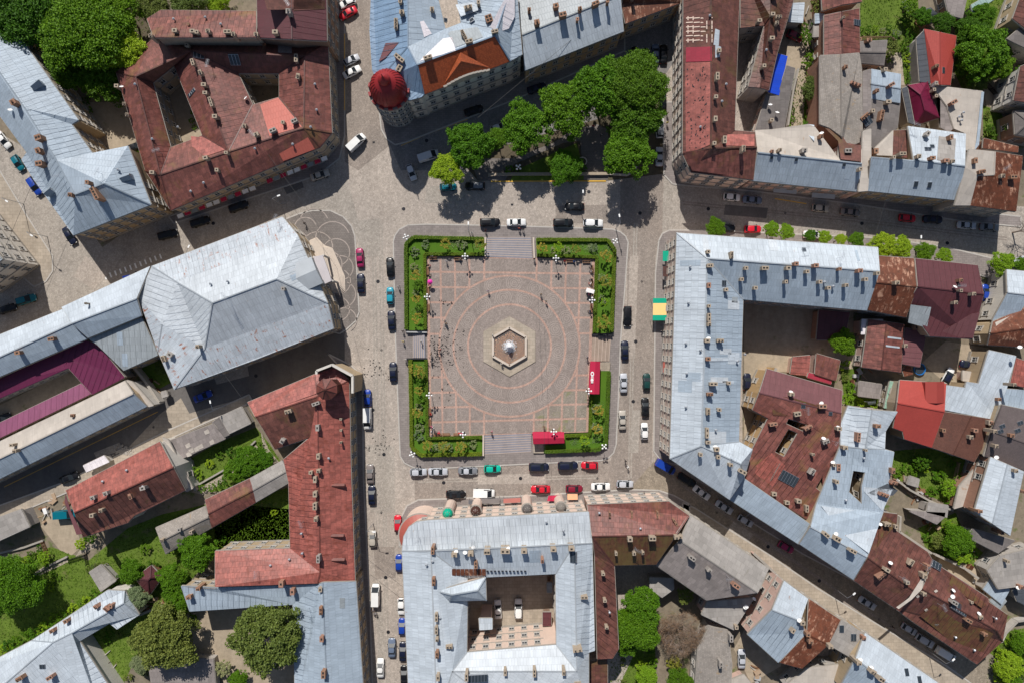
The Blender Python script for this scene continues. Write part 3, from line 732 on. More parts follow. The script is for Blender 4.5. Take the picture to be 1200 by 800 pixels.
sheet('courtyard_paving', P2('176 90 222 72 240 165 198 180'), 'm_dirt_dry', .03)

# =================== BUILDINGS ===================
B = Building
b = B('long pale blue metal-roofed block with a hipped south end, top left corner of the photo',
 'A -40 -46 11 a -40 28 14.5 R 29 127 14.5 b 92 141 11 C 84 146 11 D 112 185 11 r 66 188 14.5 w 31 179 11 W -40 82 11 E 150 171 11 p 122 215 15 q 88 228 14.5 F 177 240 11 G 86 276 11 h 39 210 11 i 25 187 11',
 'AbRa aRrwW bCDrR DEpqr EFp FGqp Ghiwrq', 'zinc_blue_and_shaded', 'plaster_tan')
b.chim('22 123 1.6 1.4 30 2 b;51 164 1.8 1.5 20 2 b;51 179 1.4 1.4 20 2 b;52 194 2 1.4 10 2 b;117 229 4 1.2 -62 2.2 b;87 230 1 1 0 1.6 b;108 216 1 1 0 2 b').put('dish', '15 131').put('aerial', '75 210;108 222;122 205').put('dormer', '60 226 1.6 1.2 40;150 209 2 1.2 20;46 101 2 1.2 40').put('vent', '30 60;12 30;95 190;140 200')
b = B('white and tan apartment block at the left photo edge, its front on the rounded pavement', 'a -50 236 12.5 b 3 304 12.5 c -48 340 12.5 d -110 290 12.5', 'abcd', 'zinc_grey', 'plaster_white')
B('narrow red-roofed wing with a chimney row, above the brown courtyard block', 'a 172 22 11 b 188 12 11 c 300 13 11 d 300 44 14.5 e 180 44 14.5', 'abcde', 'red_sheet', 'plaster_cream').chim('180 45 1 .9;208 39 1.4;229 40 1.4;247 40 1.2;269 40 2.2 .9;276 43 1 1;222 30 .6 .6 0 .6 b;234 41 1').put('vent', '242 22;260 30;205 24')
b = B('tall maroon and red roofed corner house beside the top lane', 'a 300 -40 12 b 382 -40 12 c 383 48 12 d 302 44 13 e 341 -40 15 f 342 46 15', 'aefd ebcf', 'maroon', 'plaster_brown')
b.patch('302 -30 380 -30 381 11 313 12', 'red_brown').patch('344 -30 380 -30 381 11 344 13', 'red_brown').chim('341 18 1.3 1.3 0 2 g;325 41 1.6 1;303 44 1.2 1').put('aerial', '341 10')
b = B('large rust-brown roofed block with two dark courtyards, upper left of the square',
 'a 136 85 8.5 b 178 46 8.5 c 290 46 8.5 d 384 50 8.5 f 389 156 8.5 g 375 173 8.5 h 310 200 8.5 i 200 247 8.5 j 170 200 8.5 s 204 77 8.2 t 179 97 8.2 u 200 173 8.2 v 237 159 8.2 A 159 90 11.2 B 188 205 11.2 D 224 60 11.2 E 357 66 11.2 F 356 150 11.2 G 268 178 11.2 k 279 86 8.2 l 327 86 8.2 m 327 114 8.2 n 296 123 8.2',
 'aABj abDA bcdED:red_brown dfFE fgF ghiBGF jiB AtuB ADst:red_brown DsvG DknG BuvG GnmF lmFE DklE:red_brown', 'red_sheet', 'plaster_cream', inset=.4)
b.chim('222 56 1 .9;229 76 2 .8 -72 1.6;238 88 1.4 .8 -72 1.6;242 102 1.3 .8;243 111 1.3 .8;250 122 3 .7 -72;255 139 1.4 1;289 150 1 1 0 1.5;322 155 2.1 1 25 1.6 g;334 146 1 .8;347 144 1.8 1 25 1.6 g;349 71 2.4 .9 90;351 92 1.6 .9 80;303 160 1.5 1 20;244 187 1.4 .9 10;182 204 1.4;140 103 1.2 .9;149 124 .8 .8;153 137 .8;268 181 1 .7;257 201 1').put('sky', '233 65 2.2 1.6 0;275 70 2.2 2.4 0').put('hatch', '225 109 2.6 .7 30').put('vent', '210 150;160 100;180 164;300 175;370 100;372 130;240 215;225 225;350 40;365 150;344 170').put('aerial', '249 80;300 160;190 180').put('dish', '145 104;290 117')
b.patch('305 123 326 115 354 149 316 160', 'salmon').patch('318 163 356 153 369 175 332 189', 'salmon').patch('224 160 240 162 264 176 240 184 225 172', 'red_pink').patch('326 52 342 52 342 63 326 62', 'slate_brown')
# --- top centre
b = B('blue metal-roofed house with orange tiled mansards and white windowed front, behind the red turret',
 'a 436 -40 13 b 433 36 13 c 436 82 13 d 442 96 13 s 479 118 13 t 494 114 13 u 497 111 13 v 598 72 13 w 612 64 13 K 477 -40 16 k 478 55 16 L 489 76 16.5 O 580 42 16.5 h 540 27 13 i 522 34 13 j 509 -20 13 y 533 -20 13 z 604 -30 15',
 'abcdkK:zinc_vivid dstuLk:zinc_vivid uvOL:orange_tile vwzO Kkij Lhik LOh yhOz', 'zinc_blue_and_shaded', 'plaster_white', name='corner_house')
b.patch('486 72 492 51 530 44 534 60 492 72', 'zinc_white').patch('492 26 514 19 521 33 497 44', 'zinc_white').patch('574 32 600 -18 603 -18 603 20 596 34 584 38', 'zinc_white').patch('534 6 556 3 562 12 540 20', 'zinc_light_and_lit').patch('452 51 468 50 452 68 444 73', 'maroon_pale').patch('524 38 560 32 566 44 534 56', 'zinc_grey')
b.chim('465 31 3.2 .9 90 1.4 c;472 18 1.4 1;470 3 2 .9 90;469 71 3.4 1 -40 1.5 c;469 83 1.8 1.4 60 1.5 c;502 70 2.6 .8 18 1.4 c;544 44 3 .8 -62;550 51 2.2 .9 15;573 24 2 2 20 1 b;580 40 2 .8 15;561 6 .9 .9;507 14 1.1 1.1;549 12 2.5 .8 12').put('sky', '553 24 1 .8 30;522 24 .8 .8')
# cross gable in the orange mansard
p0, p1, p2, pk, pr = [b.loc(x, y)[0] for x, y in ((520, 100), (546, 88), (574, 80), (541, 76), (540, 63))]
m = M(); pk = pk+Vector((0, 0, 1.8)); pr = pr+Vector((0, 0, .6)); m.poly([p0+Vector((0, 0, .2)), pk, pr]); m.poly([p2+Vector((0, 0, .2)), pr, pk]); m.poly([p0+Vector((0, 0, .2)), p1+Vector((0, -.3, .3)), pk]); m.poly([p1+Vector((0, -.3, .3)), p2+Vector((0, 0, .2)), pk])
m.uv = [c for q in m.v for c in (q[0], q[1])]; m.obj('gable_roof', mm('orange_tile'), b.root)
m = M(); a, c = p0, p2
for k in range(12):
    t = k/12; t2 = (k+1)/12; A = a+(c-a)*t; D = a+(c-a)*t2
    m.bar(A+Vector((0, -.5, -.2)), D+Vector((0, -.5, -.2)), .4, .5+1.8*math.sin(math.pi*(t+.04)))
m.obj('pediment', mm('trim'), b.root)
# turret
tb = at(441, 99, 13.5) ; tc = at(457, 108, 12)
root = empty('turret', (tc.x, tc.y, 0), 'round turret with a red metal dome on the corner of the white fronted house', 'turret')
m = M(); m.lathe((0, 0, 0), [(4.0, 0), (3.9, 12.6)], 28); tw = m.obj('wall', mm('plaster_white'), root)
m = M(); m.lathe((0, 0, 12.4), [(4.1, 0), (4.5, .3), (4.5, .7), (4.0, .7)], 28); m.obj('cornice', mm('trim'), root)
m = M(); m.lathe((0, 0, 12.9), [(3.9, 0), (3.95, .8), (3.9, 1.6), (3.6, 2.9), (3.0, 4.1), (2.2, 5.0), (1.5, 5.5), (1.25, 5.8)], 28); m.uv = None
dm = m.obj('dome', mm('cupola_red'), root, True)
m = M()
for k in range(28):
    t = 2*math.pi*k/28; pr_ = [(3.93, 1.6), (3.63, 2.9), (3.03, 4.1), (2.23, 5.0)]
    for q in range(3): m.bar((pr_[q][0]*math.cos(t), pr_[q][0]*math.sin(t), 12.9+pr_[q][1]), (pr_[q+1][0]*math.cos(t), pr_[q+1][0]*math.sin(t), 12.9+pr_[q+1][1]), .07, .07)
m.obj('seam', mm('cupola_red'), dm)
m = M(); m.lathe((0, 0, 18.6), [(1.2, 0), (1.35, .3), (1.1, 1.0), (.5, 1.7), (.15, 2.0), (.08, 3.4)], 16); m.obj('lantern', mm('cupola_red'), dm, True)
m = M()
for k in range(9):
    t = math.radians(140+k*27)
    m.box((4.2*math.cos(t), 4.2*math.sin(t), 13.0), (.9, .5, .8), t+math.pi/2)
m.obj('parapet', mm('cupola_red'), root)
for k in range(8):
    t = math.radians(190+k*22); n_ = Vector((math.cos(t), math.sin(t), 0))
    for z in (1.5, 4.6, 7.6, 10.2):
        o = link('window', window_mesh('tall'), tw, n_*3.96+Vector((0, 0, z-.4))); o.rotation_euler = (0, 0, t-math.pi/2)
b = B('long pale grey-blue roofed terrace with brown chimneys, along the shaded top street', 'a 600 -40 9 b 728 -60 9 c 727 -6 12 d 612 41 12 e 615 83 9 f 731 37 9', 'abcd dcfe:zinc_light_and_lit', 'zinc_grey', 'plaster_tan', name='terrace_house')
b.chim('651 11 1.6 1.2 15 1.8 b;659 21 2.2 1.2 15 1.8 b;629 30 1.5 1.3 15 1.8 b;679 14 1.1 1 15 1.6 b;676 26 .8 .8 0 1.5 r;697 8 2.2 1 25 1.8 b;711 5 .8 1.2 0 1.8 b;620 15 .9 .9 0 1.6 b;605 20 .9 1.4 70 1.6 c')
B('brown roofed house with a grey balcony over the shaded top street', 'a 726 -40 9 b 797 -60 9 c 797 4 9 d 733 28 9 e 728 4 9.5 f 796 -20 11.5 g 728 -8 11.5', 'abfg gfcde', 'rust', 'plaster_tan', name='terrace_house').chim('741 -2 1 1')
b = B('long red roofed block with square chimneys along the right side of the park street',
 'a 801 -40 11 b 800 180 11 c 810 202 11 d 883 211 11 f 887 173 13 g 833 174 14.5 h 833 -40 14.5 i 868 -40 11 j 861 153 11 k 885 155 11', 'abgh bcg cdfg higj'.replace('higj', 'hijg') + ' gjkf', 'red_brown', 'plaster_rose')
b.patch('803 74 833 73 832 170 804 182', 'red_pink').patch('804 56 834 55 834 72 804 73', 'patch_crimson').patch('802 178 832 176 880 176 880 209 811 200', 'red_sheet').patch('804 18 834 17 834 30 820 31 820 38 834 40 834 55 804 56', 'red_brown').patch('838 53 852 58 852 66 838 68', 'zinc_light_and_lit').patch('838 34 843 36 842 54 836 53', 'zinc_light_and_lit').patch('846 158 884 158 884 172 846 171', 'red_pink')
m = M()   # pale roof battens laid bare
for k in range(6): 
    for x0, x1 in ((804, 812), (813, 820), (821, 835)):
        p, q = b.loc(x0, 22+k*5.2)[0], b.loc(x1, 21.5+k*5.2)[0]; m.bar(p+Vector((0, 0, .08)), q+Vector((0, 0, .08)), .22, .1)
for x in (806, 812, 828, 834):
    for k in range(6):
        if (k*7+int(x)) % 3: p, q = b.loc(x, 20+k*5.2)[0], b.loc(x, 24.5+k*5.2)[0]; m.bar(p+Vector((0, 0, .1)), q+Vector((0, 0, .1)), .22, .1)
m.obj('batten', mm('plaster_rose'), b.root)
m = M()   # lifted sheets along the lower slope
for k in range(75):
    p = b.loc(R.uniform(805, 830), R.uniform(78, 180))[0]; m.box(p+Vector((0, 0, .03)), (R.uniform(.25, .6), R.uniform(.1, .25), .12), R.uniform(0, 3))
m.obj('snow_guard', mm('iron'), b.root)
b.chim('838 93 2.2 .9 90 2 c;837 116 1 .9 0 1.6;836 142 1.5 .9 90 1.8 c;835 170 1.1 .9 0 1.6 c;847 166 2.2 .9 90 1.6 c;868 177 1.8 .9 90 2 c;841 62 1 1 0 1.4').put('vent', '831 20;845 120;850 100;820 150')
b = B('red-brown roofed rear wing with a bright blue tarpaulin lean-to at its lower end', 'a 868 -40 9 b 935 -40 9 c 930 0 9 d 911 62 9 e 901 106 9 f 877 102 9 g 896 30 9 h 868 33 9 i 905 -40 11 j 903 20 11 k 891 103 9.6', 'aijgh ibcdej'.replace('ibcdej', 'ibcdekj') + ' gjkf', 'red_brown', 'plaster_grey')
b.chim('888 27 1.4;905 -2 2 .8;893 80 1 .8;902 48 1.4 .8;910 23 1.8 .8;903 20 1.2;908 30 .9').put('vent', '897 60')
flat('bright blue tarpaulin roof on a lean-to beside the dirt track', '912 63 923 66 913 112 900 108', 5, 'tarp_blue', 'plaster_grey', (-1, 0, 1.2), name='lean_to', cat='lean-to', win=None)
B('grey corrugated lean-to roof below the blue tarpaulin', 'a 899 109 5.5 b 911 112 5.5 c 922 77 5.5 d 932 80 5 e 919 151 5 f 901 160 6 g 885 153 6.5', 'abcdefg', 'slate_dark', 'plaster_pink').put('dish', '909 134;901 125').chim('902 143 1 .8')
b = B('pale cream and blue roofed terrace facing the upper right street, nearest the park corner', 'a 888 179 11 b 1010 192 11 c 1006 225 8 d 881 212 8 e 885 153 8 f 905 152 8 g 947 146 8.5 h 955 149 8.5 i 982 185 9.5 j 984 168 9 k 1010 172 9', 'abcd:zinc_blue_and_shaded aefghijkb', 'cream_roof', 'plaster_pink', name='terrace_house')
b.chim('911 178 1 .8;903 179 .8 .8 0 1 r;959 162 1 1 0 1.5 b;1005 200 1 .8;992 178 2 1.2 0 1 g;940 178 1.6 1.2 0 1.4 g').put('sky', '904 185 .7 .8;933 187 .7 .8;989 193 .7 .8').put('dish', '961 158').patch('946 146 954 147 954 166 948 160', 'zinc_light_and_lit').patch('963 147 977 146 982 152 992 168 1009 171 1009 190 985 187 982 166', 'red_brown')
b = B('grey slate roofed hall with wavy weathering, in the middle of the upper right yards', 'a 961 65 8 b 1007 62 8 c 1010 80 8 d 1011 166 8 e 1000 170 8 f 988 168 8 g 972 150 8 h 961 146 8 i 985 64 9.2 j 986 160 9.2', 'aifgh'.replace('aifgh', 'aijfgh') + ' ibcdefj', 'slate_tan', 'brick_old', win=None)
b.chim('988 81 1 .9 0 1.4 b;1001 100 .8 3.4 70 .8 r')
Q('dark red sheet roof directly above the wavy grey slate hall', '966 18 1007 10 1008 62 966 65', 7, 8.6, 'red_sheet', 'brick_old', 1, win='small').chim('985 24 .6 .6').put('sky', '1004 27 1.8 1.3')
flat('red roofed shed at the top photo edge beside the upper right lawn', '962 -20 1010 -20 1010 2 986 6 964 13', 6, 'red_sheet', 'brick_old', name='shed', cat='shed', win=None)
flat('small white panelled lean-to at the top photo edge beside the parked dark red car', '927 4 943 3 941 27 924 26', 4, 'zinc_light_and_lit', 'plaster_grey', name='lean_to', cat='lean-to', win=None)
flat('tiny grey-blue shed roof left of the red sheet roof, upper right yards', '955 16 966 16 966 27 955 28', 4, 'zinc_blue_and_shaded', 'plaster_grey', name='shed', cat='shed', win=None)
flat('pale slate shed roof under the tiny grey-blue shed roof', '954 29 966 27 966 43 953 44', 3.6, 'slate_pale', 'plaster_grey', name='shed', cat='shed', win=None)
Q('dark grey roofed cottage below the upper right lawn', '1007 49 1040 47 1036 77 1007 74', 5, 5.8, 'slate_dark', 'plaster_cream', 0).chim('1015 50 1.6 .9 0 1.5 b;1004 49 1 1 0 1.5 b')
b = Q('pale blue corrugated roof between tan strip and garden wall', '1021 81 1056 87 1055 121 1021 116', 7, 7.8, 'zinc_blue_and_shaded', 'brick_old', 0); b.chim('1041 102 1.8 .9 30 1.6 r;1024 109 1 .9 0 1.6 b;1034 84 1 .8')
flat('narrow tan rendered strip roof beside the wavy slate hall', '1011 84 1021 81 1021 130 1011 140', 7.4, 'slate_brown', 'plaster_pink', win=None)
b = B('dark slate cottage roof with brick chimneys, below the pale blue corrugated roof', 'a 1021 116 7 b 1055 121 6.5 c 1052 150 6.5 d 1023 174 7 e 1012 150 6.5 f 1015 130 7', 'abcdef', 'slate_dark', 'brick_old'); b.chim('1029 138 3.4 1 80 1.8 b;1037 122 1.6 .9;1010 139 3 1 40 1.5 b;1020 132 1 1').put('sky', '1016 142 2 2 30')
flat('cream rendered party roof strip between two blue roofed terraces', '1011 154 1021 151 1021 184 1017 224 1006 225 1010 192', 9.5, 'cream_roof', 'plaster_pink', name='terrace_house')
b = B('brown and beige roofed house behind the pale blue terrace', 'a 1025 174 8 b 1047 153 8 c 1075 152 8 d 1072 187 8.5 e 1046 183 8.5 f 1023 182 8.5', 'abef bcde:red_brown'.replace('abef', 'abef'), 'cream_roof', 'brick_old'); b.chim('1023 179 1.6 1.2 90 1.5 b;1073 184 1.6 1')
b = B('light blue metal roofed terrace with six chimneys facing the upper right street', 'a 1021 184 11.5 b 1071 188 11.5 c 1131 195 11.5 d 1122 235 8.5 e 1017 224 8.5 f 1064 148 9 g 1132 157 9', 'abcde:zinc_blue_and_shaded bfgc', 'zinc_light_and_lit', 'plaster_tan', name='terrace_house')
b.chim('1054 182 2 .8 0 1.4 c;1073 185 1.2 1;1089 187 1.6 .9 0 1.4 b;1105 190 1.6 .9 0 1.4 r;1112 191 1;1083 159 1.5 1 60 1.6 g;1110 163 1 1.4 0 1.6 b;1044 186 .8 .8').put('sky', '1073 216 .9 1.3;1089 217 .9 1.3;1087 175 1.5 .8;1092 172 1 .8').put('aerial', '1066 150').patch('1100 160 1120 163 1118 190 1098 188', 'slate_pale')
b = B('broad cream flat roof stained with rust beside the maroon hipped cottage', 'a 1092 100 4.8 b 1152 107 4.8 c 1148 165 4.8 d 1140 178 5.2 e 1131 176 5.2 f 1130 156 4.8 g 1118 151 4.8 h 1110 125 4.8', 'abcdefgh', 'cream_roof', 'brick_old'); b.patch('1150 108 1153 108 1147 170 1141 178 1144 165', 'zinc_blue_and_shaded').chim('1114 122 2 1 30 1.4 r;1093 100 1 .8 0 1.4 c').put('vent', '1125 142;1127 133;1122 138')
Q('maroon hipped cottage roof beside the bright red house', '1064 100 1086 96 1101 112 1100 140 1073 147'[:0]+'1064 100 1087 96 1101 138 1073 147', 4.4, 6.6, 'crimson', 'plaster_grey', 1, hip=.3).chim('1090 108 .8 .8;1093 115 .8 .8').put('aerial', '1086 104')
flat('dark grey lean-to strip at the left foot of the maroon hipped cottage', '1057 104 1064 101 1073 147 1065 144', 4.2, 'grey_dark_metal', 'plaster_grey', name='lean_to', cat='lean-to', win=None)
flat('brown felt shed roof right of the maroon hipped cottage', '1097 106 1106 118 1119 150 1112 155 1102 150 1102 112', 4.5, 'slate_brown', 'plaster_grey', name='shed', cat='shed', win=None)
Q('bright red metal roofed house in the upper right gardens', '1083 34 1121 42 1114 100 1091 99', 4.6, 6.4, 'bright_red', 'plaster_pink', 1).chim('1094 80 1 .8 0 1.4 b').put('hatch', '1105 83 .8 1.4')
flat('long dark grey lean-to against the left side of the bright red house', '1074 45 1083 36 1091 98 1078 96', 4.5, 'grey_dark_metal', 'plaster_grey', name='lean_to', cat='lean-to', win=None)
b = B('cream and rust roofed corner house at the right end of the upper right street', 'a 1136 175 11 b 1166 178 11 c 1165 205 11 d 1137 241 9 e 1119 241 9 f 1131 196 11 g 1199 183 10.5 h 1191 248 9 i 1146 206 11', 'abcidef'.replace('cide', 'cide') + ' bghdic:rust', 'cream_roof', 'plaster_grey'); b.chim('1146 203 2 1 10 1.5 b;1170 208 1.2 1;1183 209 2 1 0 1.5 b;1139 190 1.6 .8 90 1.4 b').put('aerial', '1170 200')
flat('narrow rust-red shed roof above the cream and rust corner house', '1153 162 1194 172 1193 179 1152 174', 5, 'rust', 'brick_old', name='shed', cat='shed', win=None)
B('tan rendered building with a brown roof, leaning in at the top right corner', 'a 1187 22 7 b 1206 -30 7 c 1270 -30 7 d 1250 50 7 e 1202 34 7', 'abcde', 'red_brown', 'plaster_tan')
B('grey-pink annex below the tan building at the top right corner', 'a 1195 33 6 b 1240 40 6 c 1230 70 6 d 1192 52 6 e 1180 46 6', 'abcde', 'slate_dark', 'plaster_grey')
B('white fronted house at the right photo edge beside the upper yard', 'a 1196 78 8 b 1240 60 8 c 1240 125 8 d 1188 118 8', 'abcd', 'red_brown', 'plaster_white')
B('brown gabled roof partly cut by the right photo edge under the gardens', 'a 1188 130 6 b 1230 128 6 c 1230 165 6 d 1190 158 6 e 1206 144 7.4 f 1230 145 7.4', 'abfe efcd ade', 'slate_dark', 'plaster_brown')
B('dark shed cluster roof at the top edge among the right gardens', 'a 1104 -14 4 b 1136 -14 4 c 1128 22 4 d 1112 18 4', 'abcd', 'slate_brown', 'plaster_brown', name='shed', cat='shed')
B('pale teal roofed hut at the top edge among the right gardens', 'a 1138 6 4 b 1162 -8 4 c 1168 -2 4 d 1140 16 4', 'abcd', 'teal_roof', 'plaster_grey', name='hut', cat='hut', win=None)
# gazebo
gc = at(1090, 18, 3); root = empty('gazebo', (gc.x, gc.y, 0), 'six-sided grey garden gazebo at the edge of the upper right lawn', 'gazebo')
m = M(); m.lathe((0, 0, 2.3), [(2.1, 0), (2.15, .12), (.15, 1.3)], 6, a0=.3); m.obj('roof', mm('grey_dark_metal'), root)
for k in range(6): t = .3+k*math.pi/3; m = M(); m.box((1.8*math.cos(t), 1.8*math.sin(t), 0), (.14, .14, 2.35)); m.obj('post', mm('wood'), root)
m = M(); m.lathe((0, 0, .0), [(1.9, 0), (1.9, .2)], 6, a0=.3); m.obj('floor', mm('wood'), root)
# --- right
b = B('long pale blue metal roof of the L-shaped block along the right side of the square',
 'A 793 273 12 B 1029 290 12 C 1031 318 15.5 D 1016 364 12 E 871 351 12 F 866 517 12 G 882 526 12 H 872 560 12 I 855 585 12 J 785 537 12 K 829 303 15.5 L 822 522 15.5 M 868 543 15',
 'ABCK CDEK:zinc_blue_and_shaded AKLJ EFLK:zinc_blue_and_shaded JLMI FGML GHM HIM', 'zinc_light_and_lit', 'plaster_rose', name='apartment_block')  # inner slopes get the darker zinc, their shade painted into the colour
b.chim('828 296 1 .9 0 1.6;855 300 .8 2 0 1.6 c;831 312 1.4 1 0 1.4 c;829 312 .9;872 315 1 .9 0 1.6;867 328 .9 .9;883 338 1 .9 0 1.6;849 340 1 .9;894 315 2 1 0 1.6 c;829 335 .9 1.4 0 1.4 r;829 359 .8 .8;829 372 .9 2.2 0 1.5;829 380 .9 1.2;827 399 1.4 1;842 399 2 .9;828 420 1.3 1 0 1.4 b;834 449 2.4 .9 0 1.4;852 448 .9 .9;830 461 1.8 .9 0 1.4 b;828 481 1 2 0 1.4;841 479 1.1 .9;827 506 .8 3 0 1.2;828 517 1.4;838 525 1.4 1.2;819 531 .9 .9;840 534 1.1 1;854 543 1 .9;868 551 2.6 1 -28;921 315 1.4 1 0 1.6 c;930 310 1.2 1 0 1.6 r;943 319 1 .9 0 1.6 c;953 312 1.4 1 0 1.6 r;918 331 .8;958 331 1 .9 0 1.6;968 338 1.1 .9 0 1.6;988 335 1 .9 0 1.6;1004 318 1.4 1 0 1.6 r;1011 328 1 .9 0 1.6;1025 321 1 .8;981 316 .8 .8 0 1.4 b')
b.put('sky', '848 332 1.1 1.2;942 293 .8 1').put('vent', '806 355;808 313;803 402;804 437;803 476;872 415;863 423;820 410;965 331;840 480;838 503;975 336').put('aerial', '854 530;939 292;980 303').put('dish', '837 523;829 397')
b.patch('830 419 868 418 869 422 830 423', 'zinc_light_and_lit')
flat('dark maroon shed roof in the shade of the long pale blue block courtyard', '960 363 996 366 990 398 957 398', 4, 'maroon', 'brick_old', name='shed', cat='shed', win=None)
b = B('rust-streaked brown roof next to the right end of the long pale blue roof', 'a 1030 300 8.5 b 1072 303 8.5 c 1075 336 11 d 1027 331 11 e 1062 372 8.5 f 1015 363 8.5', 'abcd dcef', 'rust', 'plaster_tan', name='terrace_house'); b.chim('1047 332 1.4 1 0 1.6 c')
b = Q('worn maroon roof with pale streaks below the rust-streaked roof', '1018 374 1060 380 1056 436 1010 430', 5, 6.2, 'red_sheet', 'plaster_pink', 1); b.chim('1058 405 1 1;1070 384 .8 1.4 0 1.4 b').patch('1040 394 1056 396 1056 398 1040 396', 'zinc_light_and_lit', .06).patch('1038 404 1054 406 1054 408 1038 406', 'zinc_light_and_lit', .06)
flat('faded magenta-brown lean-to roof right of the pale streaked maroon roof', '1061 384 1086 389 1078 430 1057 426', 4.6, 'maroon_pale', 'plaster_pink', name='lean_to', cat='lean-to', win=None)
flat('white and glass conservatory roof left of the streaked maroon roof', '1010 374 1035 374 1034 392 1009 392', 4.4, 'zinc_white', 'plaster_pink', name='conservatory', cat='conservatory', win=None)
b = B('large plain dark maroon roofed house right of the rust-streaked roof', 'a 1073 303 9 b 1146 311 9 c 1153 345 11.5 d 1140 397 8.5 e 1090 394 8.5 f 1064 356 9 g 1076 336 11.5', 'abcg gcdef', 'maroon', 'plaster_tan'); b.chim('1121 329 .9 .9 0 1.6 b;1136 345 1 .8 0 1.6 c;1115 355 1.1 .8 0 1.6 c;1122 341 .8 .8').put('dish', '1116 337').put('aerial', '1118 336').patch('1067 357 1091 360 1086 384 1064 378', 'zinc_grey').patch('1096 393 1138 368 1148 366 1140 396', 'maroon_pale')
B('small white house with a blue-grey gable roof at the right photo edge', 'a 1180 316 6 b 1212 319 6 c 1207 346 8 d 1181 343 8 e 1190 376 6 f 1163 376 6', 'abcd:zinc_light_and_lit dcef', 'zinc_blue_and_shaded', 'plaster_white')
Q('rust-red roof with white streaks at the right photo edge', '1164 377 1205 358 1230 400 1158 404'[:0]+'1164 377 1206 358 1222 408 1158 404', 6.5, 8, 'rust', 'plaster_tan', 0).patch('1166 378 1185 370 1190 378 1168 386', 'cream_roof').put('dish', '1192 407')
b = B('pale blue stepped metal roof right of the bright red garden house', 'a 1159 410 7 b 1191 417 7 c 1169 492 6 d 1107 480 6 e 1109 451 6 f 1131 454 6 g 1133 447 6 h 1147 449 6.5', 'abcdefgh', 'zinc_light_and_lit', 'plaster_tan'); b.chim('1167 467 1 .9 0 1.2 b;1184 450 .8;1157 494 1 1 0 1.5 r')
b = B('bright red metal roof with a dormer in the middle right yards', 'a 1055 445 6.5 b 1109 449 6.5 c 1107 482 8.6 d 1052 472 8.6 e 1092 524 6 f 1060 514 6.25 g 1058 505 6.75 h 1047 501 6.9', 'abcd dcefgh', 'bright_red', 'plaster_cream'); b.put('dormer', '1093 459 4.5 4 90 1.5')
b = Q('dark brown tiled roof right of the bright red dormer roof', '1107 482 1170 492 1142 541 1092 524', 6, 6.3, 'dark_brown', 'plaster_tan', 1, hip=.0); b.chim('1139 503 1.4 1 0 1.4 r;1134 511 1 1.2;1102 503 1 1 0 1.4 b;1156 494 1 1.4')
b = B('dark taupe roof with skylights at the right photo edge', 'a 1174 474 8 b 1212 482 8 c 1212 555 7 d 1154 534 7 e 1163 505 8.6 f 1205 520 8.6', 'abfe efcd'.replace('abfe', 'abfe') + ' aed', 'taupe', 'plaster_tan'); b.put('sky', '1174 499 1.3 .8 20;1172 505 1.3 .8 20;1195 495 1.3 .8 20;1192 504 1.3 .8 20').chim('1182 509 1.3 1 0 1.2 b;1161 504 1 1;1162 521 1 1').put('dish', '1165 535')
Q('long pale blue roof beside the brick wall, lower right photo edge', '1161 535 1200 552 1184 627 1142 599', 8, 9.2, 'zinc_light_and_lit', 'brick_old', 1).chim('1186 550 1 1;1198 575 1.4 .8 0 1.4 b;1144 597 1.4 .8 0 1.4 b')
Q('blue-grey roof corner touching the right photo edge under an orange roof', '1177 455 1222 458 1222 486 1174 474', 6.4, None, 'zinc_blue_and_shaded', 'plaster_tan', win=None)
Q('orange-brown roof corner touching the right photo edge', '1184 450 1191 419 1222 430 1222 458', 7, None, 'red_orange', 'plaster_tan', win=None)
flat('narrow rendered brick yard building between brown tiled roof and long blue roof', '1158 512 1162 534 1142 598 1132 592 1118 596 1124 570 1146 545', 3.5, 'cream_roof', 'brick_old', name='shed', cat='shed', win=None)
b = B('big irregular red-brown roof with three dark light wells beside the long pale blue block',
 'a 899 432 7 b 987 457 7 c 986 484 9.5 d 890 460 9.5 e 984 520 9 f 955 614 8 g 872 562 8 h 882 526 8 i 900 490 8.5 j 882 480 8.5', 'abcd dcefghij:red_sheet', 'maroon_pale', 'plaster_orange',
 holes=['924 490 946 497 941 505 921 496', '924 502 935 507 919 535 908 529', '964 557 974 562 964 578 956 571'])
b.chim('925 461 1.4 1;961 475 2.4 1.2 0 1.5 r;932 484 2 1.2 10 1.4 c;965 516 2 1.2 20 1.4 g;980 501 1.4 1;949 551 2 1.4 60 1.4 g;904 496 2.4 .8 10 1.4 r;945 500 .8 2.4 -60 1.2 r;980 546 1 2 0 1.3 r;974 543 .8 .8;920 587 1.4 1;933 585 1.4 1;943 594 .9 2;905 577 1.3 1;978 563 1 1;950 531 .8 .6').put('sky', '924 560 4 2.4 -28;941 475 1 1.2').put('dish', '925 459;961 472;980 500;963 513;974 541').put('aerial', '975 516;941 480;1014 470').patch('902 462 930 466 970 478 940 488 906 486', 'red_olive').patch('904 562 915 541 913 543 902 563', 'cream_roof').patch('886 545 904 530 920 545 905 570 884 562', 'red_orange').put('hatch', '973 484 .8 .8')
